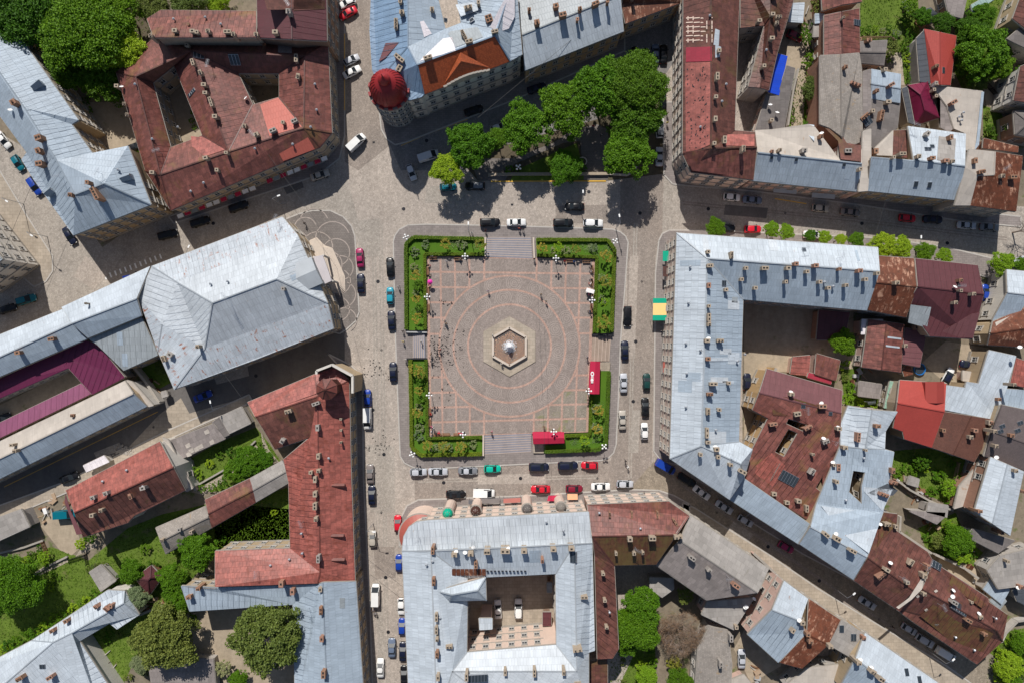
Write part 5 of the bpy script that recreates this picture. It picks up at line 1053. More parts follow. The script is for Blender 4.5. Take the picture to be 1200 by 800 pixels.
def scal(r, n, off):
    for k in range(n):
        t = off+2*math.pi*k/n; x, y = CX+r*math.cos(t), CY+r*math.sin(t)
        for q in (2.4, 4.7, 7.0, 9.2):
            a = math.degrees(-t)
            # arcs stay between two rings
            for s0 in range(0, 360, 15):
                X = x+q*math.cos(math.radians(s0+7)); Y = y-q*math.sin(math.radians(s0+7)); d = math.hypot(X-CX, Y-CY)
                if abs(d-r) < 7.4: arc(ar, x, y, q, s0, s0+15, .10, pz+.028, 1)
scal(57, 14, .1); scal(73.8, 18, .25)
o = ar.obj('paving_arcs', mm('m_arc'), sq); o['kind'] = 'stuff'
# fountain
fc = at(597, 406, ZP); root = empty('fountain', (fc.x, fc.y, ZP), 'hexagonal stone fountain with a white water jet in the middle of the square', 'fountain')
def hexp(r, z=0): return [(r*math.cos(math.pi/2+k*math.pi/3), r*math.sin(math.pi/2+k*math.pi/3)) for k in range(6)]
m = M(); m.prism(hexp(35/S), -.4, .20); m.obj('platform', mm('m_pavement_tan'), root)
for k in range(6):
    a, b_ = hexp(22.6/S)[k], hexp(22.6/S)[(k+1) % 6]; m = M(); a2, b2 = [(x*.94, y*.94) for x, y in (a, b_)]
    for q in ([(*a, .9), (*b_, .9), (*b2, .9), (*a2, .9)], [(*a, .2), (*b_, .2), (*b_, .9), (*a, .9)], [(*b2, .2), (*a2, .2), (*a2, .9), (*b2, .9)]): m.poly(q)
    m.obj('basin_wall', mm('stone_light'), root)
    m = M(); c = [((a[i]+b_[i])/2) for i in range(2)]; an = math.atan2(b_[1]-a[1], b_[0]-a[0]); L = math.hypot(b_[0]-a[0], b_[1]-a[1])
    m.box((c[0]*.975, c[1]*.975, .9), (L*1.0, .5, .12), an); m.obj('coping', mm('stone_light'), root)
m = M(); m.prism(hexp(21/S), .2, .34); m.obj('pool_floor', mm('m_pool'), root)
wt = NT('water_pool', .04, 0, .5); wt.b.inputs['Transmission Weight'].default_value = .9; wt.b.inputs['IOR'].default_value = 1.33; wt.bump(wt.noise(wt.coord('World'), 6, 3), .04, .6); wt.col((.9, .9, .88))
foam = plain('foam', (.95, .96, .98), .6, var=.02)
m = M(); i = 0; hp = [(*p, .62) for p in hexp(21.2/S)]; m.poly(hp); m.obj('water', mm('water_pool'), root)
m = M(); 
for k in range(6):
    for q in range(1): t = k*math.pi/3; m.tube((1.5*math.cos(t), 1.5*math.sin(t), .3), (1.5*math.cos(t), 1.5*math.sin(t), .85), .12, .09, 6)
m.lathe((0, 0, .3), [(1.1, 0), (1.0, .4), (.35, .5), (.25, 1.0)], 12); m.obj('nozzle', mm('iron'), root)
def icos(m, p, r):
    v = [(0, 0, 1), (1, 0, 0), (0, 1, 0), (-1, 0, 0), (0, -1, 0), (0, 0, -1)]; i = len(m.v); m.v += [(p[0]+r*x, p[1]+r*y, p[2]+r*z) for x, y, z in v]
    for f in ((0, 1, 2), (0, 2, 3), (0, 3, 4), (0, 4, 1), (5, 2, 1), (5, 3, 2), (5, 4, 3), (5, 1, 4)): m.f.append(tuple(i+q for q in f)); m.m.append(0)
m = M()
for k in range(3600):
    t = R.uniform(0, 6.283); s_ = abs(R.gauss(0, 1)); r = s_*.62; h = 2.6*math.exp(-(r/.8)**2)*R.random()
    icos(m, (r*math.cos(t), r*math.sin(t), .65+h), R.uniform(.04, .09))
for k in range(12):
    t = k*math.pi/6
    for q in range(45):
        f = q/45; r = 1.7*f+R.gauss(0, .05); icos(m, (r*math.cos(t)+R.gauss(0, .04), r*math.sin(t)+R.gauss(0, .04), .65+2.2*f*(1-f)*2), R.uniform(.015, .045))
o = m.obj('water_jet', mm('foam'), root)
# flights of steps: n treads from outside (low) to the plaza (high)
def steps(label, quad, n, mat):
    a, b_, c, d = [at(*p) for p in quad]     # a-b outer edge, d-c inner edge
    o = (a+b_+c+d)/4; root = empty('steps', (o.x, o.y, 0), label, 'steps', 'flights of steps up to the square')
    for k in range(n):
        t0 = k/n; p = [a.lerp(d, t0), b_.lerp(c, t0), c, d]; m = M(); p2 = [a.lerp(d, t0), b_.lerp(c, t0), b_.lerp(c, (k+1)/n), a.lerp(d, (k+1)/n)]
        z = .13+(ZP-.12)*(k+1)/n
        m.prism([(q.x-o.x, q.y-o.y) for q in p2], 0, z, 0)
        e = p2[0].lerp(p2[3], .0); m2 = M(); m.obj('step', mm(mat), root)
        m2.bar(p2[0].lerp(p2[3], .16)-o+Vector((0, 0, z)), p2[1].lerp(p2[2], .16)-o+Vector((0, 0, z)), .13, .012); m2.obj('nosing', mm('plinth_stone'), root)
steps('wide grey steps on the top side of the square, between the two hedged beds', ((570, 278), (622, 278), (624, 303.5), (569, 301.5)), 9, 'm_step')
steps('wide grey steps on the bottom side of the square, left of the crimson kiosk roof', ((622, 529), (567, 532), (567, 509.5), (623, 507)), 8, 'm_step')
steps('short grey steps on the left side of the square, by the flock of pigeons', ((484, 419), (484, 391), (498, 391), (499, 419)), 6, 'm_step')
steps('warm-toned wide steps on the right side of the square, above the crimson kiosk', ((716, 392), (714, 423), (692.5, 423), (694, 392)), 5, 'm_step_warm')
# beds
def bed(label, px, outer, inner):
    pts = P2(px); o0 = at(*pts[0]); c = sum((at(*p) for p in pts), Vector((0, 0, 0)))/len(pts)
    root = empty('garden_bed', (c.x, c.y, 0), label, 'garden bed', 'hedged garden beds round the square')
    m = M(); P = [at(*p)-c for p in pts]
    tri = tessellate_polygon([[Vector((p.x, p.y, 0)) for p in P]]); i0 = len(m.v); m.v += [(p.x, p.y, ZP+.02) for p in P]
    for t in tri:
        a, b_, c_ = [Vector(m.v[i]) for i in t]
        if (b_-a).cross(c_-a).z < 0: t = t[::-1]
        m.f.append(tuple(t)); m.m.append(0)
    for k in range(len(P)): p, q = P[k], P[(k+1) % len(P)]; m.poly([(p.x, p.y, 0), (q.x, q.y, 0), (q.x, q.y, ZP+.02), (p.x, p.y, ZP+.02)])
    m.obj('lawn', mm('m_lawn_bright'), root)
    for line, wd in ((outer, .95), (inner, .8)):
        if not line: continue
        L = [at(*p)-c for p in P2(line)]; m = M(); leaves = M()
        for k in range(len(L)-1):
            p, q = L[k], L[k+1]; m.bar(p+Vector((0, 0, .1)), q+Vector((0, 0, .1)), wd*.8, 1.15+ZP-.5)
            d = q-p; n = Vector((-d.y, d.x, 0)).normalized(); cnt = int(d.length*95)
            for _ in range(cnt):
                t = R.random(); s_ = R.uniform(-1, 1); z = ZP+.15+R.random()*.75
                if abs(s_) < .8: z = ZP+.78+R.uniform(-.05, .14)
                x = p+d*t+n*(s_*wd/2)+Vector((0, 0, z)); r = R.uniform(.05, .11)
                a1 = Vector((R.uniform(-1, 1), R.uniform(-1, 1), R.uniform(-.5, .5))).normalized()*r; a2 = a1.cross(Vector((R.uniform(-.6, .6), R.uniform(-.6, .6), 1))).normalized()*r
                leaves.poly([x-a1, x+a2, x+a1, x-a2])
        h = m.obj('hedge', mm('hedge_green'), root); lf = leaves.obj('leaves', mm('hedge_green'), h); lf['kind'] = 'stuff'
    cov = M(); gp = [at(*p) for p in pts]; xs = [p.x for p in gp]; ys = [p.y for p in gp]
    for _ in range(60):
        x, y = R.uniform(min(xs), max(xs)), R.uniform(min(ys), max(ys))
        if not all(pip(x+a, y+b_, gp) for a, b_ in ((1.5, 0), (-1.5, 0), (0, 1.5), (0, -1.5))): continue
        for _ in range(R.randrange(40, 140)):
            q = Vector((x-c.x+R.gauss(0, .55), y-c.y+R.gauss(0, .55), ZP+.12+R.random()*.4)); r = R.uniform(.04, .10); a1 = Vector((R.uniform(-1, 1), R.uniform(-1, 1), R.uniform(-.3, .3))).normalized()*r; a2 = a1.cross(Vector((R.uniform(-.5, .5), R.uniform(-.5, .5), 1))).normalized()*r*.6; cov.poly([q-a1, q+a2, q+a1, q-a2])
    if cov.v: cv = cov.obj('ground_cover', mm('leaf_pale'), root); cv['kind'] = 'stuff'
    return root
bed('L-shaped hedged garden bed at the top left corner of the square', '475 286 484 277.5 568 279.5 568 300 500 300 500 387 478 387', '477 386 476.5 287 485 279 567 281', '499 386 498.5 298.5 567 298.8')
bed('L-shaped hedged garden bed at the top right corner of the square', '628 280 712 280.5 721 292 717.5 390 694 391 697 304 629 301', '629 281.8 711 282.2 719.4 293 716 389', '629 299.8 698.8 302 696 390')
bed('L-shaped hedged garden bed at the bottom left corner of the square', '480 420 501 420 503 511 566 509.5 566 532 493 534 482 524', '481.6 421 483.2 523 494 532.2 565 530.5', '500 421 501.6 512.3 565 511.2')
bed('hedged garden bed at the bottom right corner of the square, beside both crimson kiosks', '702 434 714 434 710.5 520 700 527 637 529.5 637 521 661 519.5 661 508 689.5 506.5 690.5 462 702 461.5', '713 435 709.4 519.5 700 525.5 638 528', '662 509.6 690.6 508.3 691.8 463')
# =================== vegetation ===================
def leafq(m, x, r, up=.5):
    a = Vector((R.gauss(0, 1), R.gauss(0, 1), R.gauss(0, .5))); a.normalize(); n = Vector((R.gauss(0, .7), R.gauss(0, .7), up+R.random())); b_ = a.cross(n)
    if b_.length < .05: b_ = a.orthogonal()
    b_.normalize(); a = a*r; b_ = b_*(r*.72); i = len(m.v)
    m.v += [tuple(x-a), tuple(x+b_), tuple(x+a), tuple(x-b_)]; m.f.append((i, i+1, i+2, i+3)); m.m.append(0)
def crown_mesh(name, seed, rad, hgt, nclump, per, leaf, mat, hollow=.35):
    """unit-free crown: radius rad, height hgt, centre at origin; clumps of leaves spread through the volume"""
    st = R.getstate(); R.seed(seed); m = M()
    lob = [(R.uniform(.78, 1.12), R.uniform(0, 6.28)) for _ in range(5)]
    for k in range(nclump):
        t = R.uniform(0, 6.283); q_ = R.random()**.5; zt = math.sqrt(max(0, 1-q_*q_*.92)); z = zt*R.uniform(.62, 1) if R.random() < .7 else R.uniform(-.7, zt); rr = q_; d = 1
        w_ = 1+.13*math.sin(3*t+lob[0][1])+.09*math.sin(5*t+lob[1][1])+.07*math.sin(8*t+lob[2][1])
        c = Vector((rad*rr*d*w_*math.cos(t), rad*rr*d*w_*math.sin(t), hgt/2*z*d)); cr = rad*R.uniform(.10, .21)
        if R.random() < .25: cr *= .6
        for _ in range(per):
            g_ = Vector((R.gauss(0, 1), R.gauss(0, 1), R.gauss(0, .8))); g_.normalize(); q = R.random()**.4
            leafq(m, c+g_*(cr*q), leaf*R.uniform(.6, 1.3))
    R.setstate(st); return m.mesh(name, mm(mat))
CR = {}
def crown(kind, v):
    k = (kind, v)
    if k not in CR:
        mat = {'g': 'leaf_green', 'l': 'leaf_lime', 'd': 'leaf_dark', 'o': 'leaf_olive', 'p': 'leaf_pale', 'y': 'leaf_yellow'}[kind[0]]
        if kind[1:] == 'big': CR[k] = crown_mesh('crown', 11+v, 4.4, 5.6, 300, 85, .145, mat)
        elif kind[1:] == 'huge': CR[k] = crown_mesh('crown', 31+v, 7.0, 7.6, 600, 85, .17, mat)
        elif kind[1:] == 'small': CR[k] = crown_mesh('crown', 51+v, 2.0, 2.4, 70, 60, .12, mat)
        elif kind[1:] == 'bush': CR[k] = crown_mesh('foliage', 71+v, 1.2, 1.3, 34, 45, .09, mat, .1)
    return CR[k]
BASE = {'big': 4.4, 'huge': 7.0, 'small': 2.0, 'bush': 1.2}
TK = {}
def trunk_mesh(hgt, r, mat='bark'):
    k = (round(hgt), round(r, 1), mat)
    if k in TK: return TK[k]
    st = R.getstate(); R.seed(5); m = M(); top = Vector((.2, .1, hgt)); m.tube((0, 0, -.3), (0, 0, hgt*.4), r, r*.75, 8, cap=False); m.tube((0, 0, hgt*.4), top, r*.75, r*.3, 8)
    for i in range(7):
        t = i*2.4; z = hgt*R.uniform(.4, .75); e = Vector((math.cos(t)*hgt*.28, math.sin(t)*hgt*.28, z+hgt*.25)); m.tube((0, 0, z), e, r*.38, r*.12, 6)
    R.setstate(st); TK[k] = m.mesh('trunk', mm(mat)); return TK[k]
def tree(px, py, rpx, kind, h, label, group=None, v=0, name='tree', cat='tree'):
    """crown of radius rpx picture pixels whose middle is h metres up"""
    size = kind[1:]; c = at(px, py, h); f = (H-h)/H/S; r = rpx*f; sc = r/BASE[size]
    root = empty(name, (c.x, c.y, 0), label, cat, group)
    if size != 'bush': link('trunk', trunk_mesh(h, max(.12, r*.055)), root)
    o = link('crown' if size != 'bush' else 'foliage', crown(kind, v), root, (0, 0, h)); o.scale = (sc, sc, sc*(1 if size != 'bush' else .9)); o.rotation_euler = (0, 0, R.uniform(0, 6.28))
    return root
PK = 'trees of the little park above the square'
tree(524, 199, 17, 'lbig', 7, 'pale lime tree at the left tip of the little park, shading parked cars', PK)
tree(551, 171, 25, 'gbig', 7.5, 'dark green round tree right behind the pale lime tree', PK, 1)
tree(584, 162, 12, 'gbig', 6, 'small shaded tree between two larger crowns in the left half of the park', PK)
tree(617, 150, 27, 'gbig', 8, 'broad green tree over the middle of the park path', PK, 2)
tree(664, 127, 29, 'gbig', 9, 'large green tree next to the shaded street, upper edge of the park', PK)
tree(704, 104, 30, 'gbig', 10, 'tall green tree beneath the terrace, between the top street and park', PK, 1)
tree(744, 98, 33, 'dhuge', 11, 'tallest spreading tree at the upper right corner of the park', PK)
tree(742, 140, 30, 'dbig', 9, 'dark conical tree on the right edge of the park, under the tallest tree', PK)
tree(736, 180, 27, 'gbig', 9, 'round bright tree at the lower right corner of the park', PK, 2)
tree(662, 197, 18, 'gbig', 4.5, 'low solitary tree on the park lawn beside the stone ring', PK)
NWG = 'trees of the dark grove at the top left corner'
for a in ((35, 12, 44, 'dhuge', 10, 'huge green tree crown at the top left corner, against the blue roof'), (100, 38, 46, 'ghuge', 10, 'biggest bright green crown of the top left grove'), (147, 60, 24, 'lbig', 8, 'lime green crown on the right edge of the top left grove'), (122, 92, 26, 'dbig', 5.5, 'dark shaded crown at the foot of the top left grove'),
          (70, -12, 40, 'dhuge', 9, 'dark crown cut by the top edge, behind the top left grove'), (140, 14, 24, 'gbig', 8, 'mid-sized crown at the top right of the top left grove'), (80, 84, 22, 'dbig', 6, 'dark crown tucked between the blue roof and the grove'),
          (180, 10, 18, 'obig', 5, 'olive tree above the narrow red roofed wing'), (222, 0, 22, 'obig', 4, 'yellowish tree at the top edge above the red wing'), (255, 2, 14, 'lbig', 3, 'low lime shrub tree right of the yellowish tree')):
    tree(*a[:5], a[5], NWG, R.randrange(2))
# upper right gardens
TR_ = 'trees of the upper right gardens'
for a in ((1147, 62, 28, 'gbig', 5, 'large bright green tree between the bright red house and tan building'), (1166, 78, 17, 'gbig', 4, 'smaller crown on the right of the large garden tree'), (1136, 38, 16, 'dbig', 4, 'dark crown above the large garden tree'), (1104, 28, 12, 'dbig', 4, 'dark crown beside the six-sided gazebo'),
          (1080, 20, 10, 'gbig', 3, 'small crown on the left of the gazebo'), (1150, 20, 14, 'gbig', 3.5, 'crown by the pale teal hut'), (1174, 60, 10, 'dbig', 3, 'shaded crown at the foot of the tan building'), (1066, 8, 9, 'gsmall', 3, 'round shrub tree on the lawn edge at the top'), (1142, 94, 13, 'obig', 2.5, 'thin olive tree over the yard beside the cream flat roof'),
          (952, 105, 12, 'obig', 3, 'olive bush tree along the dirt track'), (944, 45, 8, 'dsmall', 2, 'dark bush tree at the top of the dirt track'), (960, 8, 10, 'osmall', 3, 'olive crown at the top edge left of the red shed roof'), (957, 30, 6, 'dsmall', 2, 'small dark crown behind the tiny grey-blue shed'), (1045, 58, 9, 'osmall', 2, 'pale flowering tree by the garden path'),
          (1196, 88, 9, 'dsmall', 3, 'dark crown at the right edge by the white fronted house'), (1190, 148, 12, 'dsmall', 2.5, 'dark crown at the right edge above the rust-red shed'), (1160, 152, 6, 'dsmall', 1.5, 'little tree on the small lawn by the cream flat roof')):
    tree(*a[:5], a[5], TR_, R.randrange(2))
ST = 'street trees in front of the long pale blue block'
for i, a in enumerate(((838, 267, 10, 'first street tree from the left, beside a black car'), (904, 269, 8, 'street tree right of the red car'), (921, 272, 8, 'street tree above the roof with the red cable stain'), (949, 276, 6, 'small street tree over the tail of the white car'), (966, 278, 7, 'small street tree over the nose of the white car'), (985, 281, 6, 'smallest street tree of the row'),
                      (1003, 281, 8, 'street tree near the right end of the pale blue roof'), (1034, 287, 13, 'largest street tree of the row, by the rust-streaked roof'), (1055, 290, 11, 'second largest street tree, right of the largest'), (1083, 295, 10, 'street tree above the dark maroon roof'), (1106, 300, 8, 'street tree at the right part of the dark maroon roof'), (1173, 309, 12, 'street tree beside the small white house'), (1198, 311, 9, 'street tree cut by the right photo edge'))):
    tree(a[0], a[1], a[2]*1.05, 'lbig' if i%3 else 'gbig', 3.6, a[3], ST, i % 3)
OT = None
for a in ((987, 401, 14, 'gbig', 4, 'round courtyard tree by the red pan tiled shed'), (1080, 540, 9, 'dsmall', 2, 'dark bush tree in the shade of the bright red roof'), (1110, 572, 10, 'lsmall', 1.6, 'lime bush tree in the vegetable garden'), (1120, 632, 17, 'gbig', 3.4, 'bright green tree beside the dark slate roof, lower right'), (1126, 648, 11, 'lsmall', 2.5, 'lime crown just below the bright green tree, lower right'),
          (1100, 632, 9, 'osmall', 2, 'olive crown left of the bright green tree, lower right'), (1180, 778, 16, 'lbig', 2.5, 'lime crown at the lower right corner garden'), (1196, 752, 12, 'gbig', 2.5, 'green crown at the right edge of the corner garden'), (1186, 802, 12, 'gbig', 2.5, 'green crown on the bottom edge of the corner garden'),
          (745, 730, 27, 'ghuge', 6, 'dense bright green tree in the garden behind the red roofed block'), (752, 708, 20, 'gbig', 7, 'upper crown of the green clump behind the red roofed block'), (736, 752, 14, 'gbig', 4, 'lower crown of the green clump behind the red roofed block'), (757, 792, 12, 'lbig', 3, 'lime crown at the bottom edge garden'), (796, 796, 14, 'dbig', 3, 'dark green crown at the bottom edge left of the wavy slate roof'), (790, 776, 8, 'ysmall', 2, 'small reddish crown under the bare tree'), (804, 696, 10, 'osmall', 3, 'olive crown above the bare tree')):
    tree(*a[:5], a[5], OT, R.randrange(2))
LT = 'trees of the lower left gardens'
for a in ((316, 744, 38, 'obig', 9, 'big olive green tree overlapping the blue-grey metal roof'), (196, 745, 34, 'obig', 6.5, 'wide two-toned tree in the lower left yard'), (178, 750, 18, 'lbig', 6.5, 'lime crown on the left side of the wide two-toned tree'), (18, 684, 30, 'ghuge', 6, 'big dark green tree on the left lawn'), (6, 700, 18, 'dbig', 5, 'shaded crown at the left photo edge on the lawn'),
          (232, 645, 20, 'gbig', 5, 'bright tree between the slate outbuilding and red L-shaped block'), (203, 676, 16, 'gbig', 4.5, 'green tree right of the maroon garden hut'), (210, 700, 16, 'gbig', 4, 'green tree at the corner of the blue-grey metal roof'), (160, 700, 13, 'pbig', 3.5, 'silvery flowering tree at the end of the villa roof'), (155, 668, 13, 'gbig', 3, 'crown left of the maroon garden hut'),
          (166, 776, 11, 'pbig', 2.5, 'pale flowering shrub tree under the two-toned tree'), (206, 712, 12, 'lbig', 3, 'lime crown under the corner of the blue-grey metal roof'), (292, 540, 17, 'gbig', 3.4, 'round green tree in the garage garden'), (278, 550, 14, 'gbig', 3, 'left crown of the garage garden clump'), (298, 556, 9, 'lsmall', 2.6, 'lime crown in the garage garden clump'), (308, 538, 12, 'gbig', 3, 'right crown of the garage garden clump'),
          (262, 782, 9, 'psmall', 2, 'pale bluish shrub tree beside the felt shed'), (280, 795, 10, 'gbig', 2, 'green crown at the bottom edge beside the felt shed'), (52, 653, 7, 'lsmall', 2, 'small lime crown by the left garden path'), (95, 637, 6, 'lsmall', 1.2, 'yellow-green ball bush beside the driveway'), (106, 628, 7, 'dsmall', 2, 'dark bush tree at the corner of the red hipped house'), (190, 430, 8, 'osmall', 1.5, 'weedy shrub in the gap beside the hall')):
    tree(*a[:5], a[5], LT, R.randrange(2))
# bare brownish tree
def branch(m, lf, p, d, L, r, n):
    q = p+d*L; m.tube(p, q, r, r*.7, 4 if n < 4 else 6, cap=False)
    if n == 0:
        for _ in range(5): leafq(lf, q+Vector((R.gauss(0, .25), R.gauss(0, .25), R.gauss(0, .2))), .07)
        return
    for _ in range(3 if n > 3 else R.choice((2, 3, 3))):
        dd = (d+Vector((R.gauss(0, .55), R.gauss(0, .55), R.gauss(.05, .35)))).normalized(); branch(m, lf, p+d*(L*R.uniform(.55, 1)), dd, L*R.uniform(.68, .9), r*.62, n-1)
c = at(796, 738, 3.5); root = empty('bare_tree', (c.x, c.y, 0), 'large leafless brown tree in the yard right of the dense green tree', 'tree')
m = M(); lf = M()
for k in range(5):
    t = k*1.256; branch(m, lf, Vector((0, 0, 1.6)), Vector((math.cos(t)*.8, math.sin(t)*.8, .75)).normalized(), 2.1, .16, 6)
m.tube((0, 0, -.3), (0, 0, 1.9), .36, .28, 8); m.obj('trunk', mm('bark_pale'), root); lf.obj('crown', mm('leaf_brown'), root)
R.seed(91)
c = at(1190, 272, 1); root = empty('bare_tree', (c.x, c.y, 0), 'bare street tree at the right photo edge casting a branched shadow', 'tree')
m = M(); lf = M(); m.tube((0, 0, -.2), (0, 0, 3), .2, .15, 7)
for k in range(4): t = k*1.57+.4; branch(m, lf, Vector((0, 0, 2.8)), Vector((math.cos(t)*.7, math.sin(t)*.7, .9)).normalized(), 1.5, .09, 4)
m.obj('trunk', mm('bark_pale'), root)
# shrubs of the beds
SB = 'ornamental shrubs in the hedged beds'
SH = [(499, 286.5, 5, 'p', 'greyish shrub at the top left bed corner'), (521.5, 286, 6, 'y', 'golden shrub tree on the top arm of the top left bed'), (541, 286.5, 6, 'p', 'wide silver shrub on the top arm of the top left bed'), (563, 287, 6.5, 'y', 'golden shrub at the step end of the top left bed'), (486, 296, 5.5, 'p', 'silver shrub below the top left bed corner'), (485, 313, 4.5, 'p', 'smaller silver shrub on the left arm of the top left bed'),
      (486, 323, 6, 'y', 'golden shrub halfway down the top left bed'), (489, 335, 5.5, 'd', 'dark conifer shrub halfway down the top left bed'), (487.5, 350, 5, 'y', 'golden shrub level with the pink parasol'), (491, 361, 4, 'd', 'lower dark shrub in the top left bed'), (489, 373, 6, 'y', 'golden shrub near the left steps, top left bed'), (487, 343, 4, 'p', 'tiny silver shrub in the top left bed'),
      (635.5, 291, 6, 'y', 'golden shrub at the step end of the top right bed'), (654.5, 290, 6, 'l', 'bright lime shrub on the top arm of the top right bed'), (648, 294, 4, 'p', 'silver shrub left of the lime shrub, top right bed'), (663, 293, 5, 'p', 'silver shrub right of the lime shrub, top right bed'), (675, 291.5, 5.5, 'y', 'orange-tinged shrub on the top arm of the top right bed'), (696, 291, 5, 'p', 'grey-green shrub at the top right bed corner'),
      (710, 301, 7, 'y', 'golden tree shrub at the upper right of the top right bed'), (710, 329, 7, 'y', 'golden tree shrub in the middle of the top right bed'), (705, 326, 5, 'p', 'silver shrub beside the middle golden one, top right bed'), (708, 354, 5, 'l', 'lime shrub low in the top right bed'), (706, 351, 5, 'p', 'silver shrub low in the top right bed'), (707.5, 378, 8, 'y', 'largest golden shrub, at the right steps'),
      (487, 432, 7.5, 'y', 'large golden shrub at the left steps, bottom left bed'), (493, 438, 5, 'y', 'second golden shrub at the left steps, bottom left bed'), (492, 446, 5.5, 'd', 'dark shrub under the large golden ones, bottom left bed'), (491, 457, 5, 'y', 'golden shrub on the left arm of the bottom left bed'), (493, 468, 5, 'd', 'round dark shrub on the left arm of the bottom left bed'), (491, 476, 4.5, 'p', 'silver shrub on the left arm of the bottom left bed'), (489, 483, 6, 'y', 'golden shrub halfway down the bottom left bed'),
      (492, 500, 5.5, 'p', 'blue-green shrub in the bottom left bed'), (491, 510, 6, 'p', 'wide blue-green shrub near the bottom left corner'), (500.5, 521, 6, 'y', 'reddish gold shrub at the bottom left bed corner'), (508, 523.5, 5, 'p', 'silver shrub right of the reddish gold one'), (520, 523, 6.5, 'y', 'golden centre shrub on the bottom arm of the bottom left bed'), (526, 524, 5, 'p', 'silver shrub on the bottom arm of the bottom left bed'), (539.5, 522.5, 6.5, 'y', 'ring-shaped golden shrub on the bottom arm'), (555, 520, 5, 'p', 'silver shrub at the step end of the bottom left bed'),
      (702, 480, 6, 'y', 'golden shrub below the right kiosk'), (698, 478, 5, 'p', 'silver shrub beside the golden one below the right kiosk'), (700.5, 502, 6, 'y', 'golden shrub at the bottom right bed bend'), (697, 500, 5, 'p', 'silver shrub at the bottom right bed bend'), (684.5, 516, 6, 'l', 'round lime shrub on the bottom arm of the bottom right bed')]
for i, (x, y, r, k, l) in enumerate(SH):
    hh = ZP+{'p': .55, 'y': 2.4, 'd': 1.5, 'l': 2.6}[k]
    tree(x, y, r, k+'bush', hh, l, SB, i % 2, name='shrub', cat='shrub')
for a in ((607, 197, 4, 'd', 'small shaded shrub by the park lamp'), (597, 199, 5, 'g', 'round shrub at the lower left of the park lawn'), (650, 192, 7, 'l', 'lime shrub on the left of the solitary park tree'), (684, 198, 4, 'g', 'little shrub right of the solitary park tree')):
    tree(*a[:3], a[3]+'bush', .7, a[4], 'park shrubs', 0, name='shrub', cat='shrub')
# loose bushes through the gardens: hedge rows and clumps
ORD = 'leftmost second third fourth fifth sixth seventh eighth ninth tenth eleventh twelfth thirteenth fourteenth fifteenth sixteenth seventeenth eighteenth nineteenth twentieth twenty-first twenty-second twenty-third twenty-fourth twenty-fifth'.split()
def bushes(pts, kinds, label, group, jit=3):
    pts = sorted(pts)
    for i, (x, y, r) in enumerate(pts): tree(x+R.uniform(-jit, jit)*.3, y+R.uniform(-jit, jit)*.3, r, R.choice(kinds)+'bush', r*.12, label+(', leftmost of its kind' if i == 0 else f', {ORD[i]} from the left'), group, R.randrange(2), name='shrub', cat='shrub')
bushes([(4+i*7.6, 762-i*4.6+R.uniform(-2, 2), R.uniform(5, 9)) for i in range(16)], 'ggdl', 'dense bush in the row along the villa roof', 'hedge row behind the villa')
bushes([(122+i*1.6, 663+i*3.2, 4.5) for i in range(6)]+[(104+i*5, 666-i*2, 3.5) for i in range(3)], 'lo', 'climbing plant bush edging the flat grey roof', 'bushes round the flat grey roof')
bushes([(140+i*7, 678-i*2, 6) for i in range(5)]+[(170, 642, 6), (133, 688, 5)], 'gd', 'bush on the lawn near the maroon garden hut', 'bushes near the garden hut')
bushes([(62, 672, 4), (58, 680, 5), (60, 689, 4), (36, 648, 5), (47, 642, 5), (30, 655, 5), (54, 660, 4), (70, 676, 3)], 'gdl', 'small flower bed bush by the left garden path', 'flower bed bushes')
bushes([(130, 742, 5), (139, 742, 4), (125, 748, 5), (172, 730, 5), (186, 722, 5), (196, 722, 6), (170, 786, 6), (150, 792, 5), (180, 716, 5), (222, 722, 7)], 'dgo', 'low bush in the yard under the villa wing', 'yard bushes by the villa')
bushes([(925+R.uniform(0, 5), 86+i*9, R.uniform(3, 5)) for i in range(7)]+[(946+R.uniform(-4, 6), 70+i*11, R.uniform(4, 7)) for i in range(8)]+[(942, 32, 5), (948, 62, 5)], 'gdo', 'scrub bush beside the dirt track', 'scrub along the dirt track')
bushes([(1010+i*8, 36+R.uniform(-3, 3), 4) for i in range(5)]+[(1064+R.uniform(-4, 4), 5+i*9, 6) for i in range(8)]+[(1066, 68+i*7, 4) for i in range(5)]+[(1030, 62, 5), (1046, 48, 6), (1050, 40, 5), (1040, 70, 4)], 'gdlp', 'garden bush in the upper right plots', 'upper right garden bushes')
bushes([(1054+R.uniform(-4, 4)+i*10, 545+R.uniform(-8, 30), R.uniform(4, 7)) for i in range(8)]+[(1072, 552, 6), (1090, 575, 6), (1100, 556, 7), (1122, 560, 6), (1112, 584, 6), (1084, 590, 5)], 'lgg', 'leafy clump in the vegetable garden', 'vegetable garden plants')
bushes([(990, 440, 5), (996, 452, 5), (1000, 462, 6), (990, 468, 6), (1010, 472, 5), (1024, 474, 5), (1036, 475, 4), (985, 430, 5), (993, 425, 4)], 'gol', 'overgrown bush beside the small grey garden shed', 'overgrown yard bushes')
bushes([(1086, 628, 5), (1094, 640, 5), (1104, 646, 5), (1112, 616, 6), (1140, 648, 5), (1090, 618, 4), (1172, 762, 6), (1188, 790, 7), (1170, 792, 7), (1200, 770, 7), (1196, 792, 6), (1182, 752, 5)], 'glo', 'bush in the lower right plots', 'lower right bushes')
bushes([(718+R.uniform(-2, 3), 690, 4), (765, 775, 6), (752, 778, 7), (750, 800, 7), (762, 760, 5), (728, 776, 4), (730, 798, 4), (768, 696, 4), (1068, 160, 0.1)][:-1], 'glo', 'bush in the garden behind the red roofed block', 'rear garden bushes')
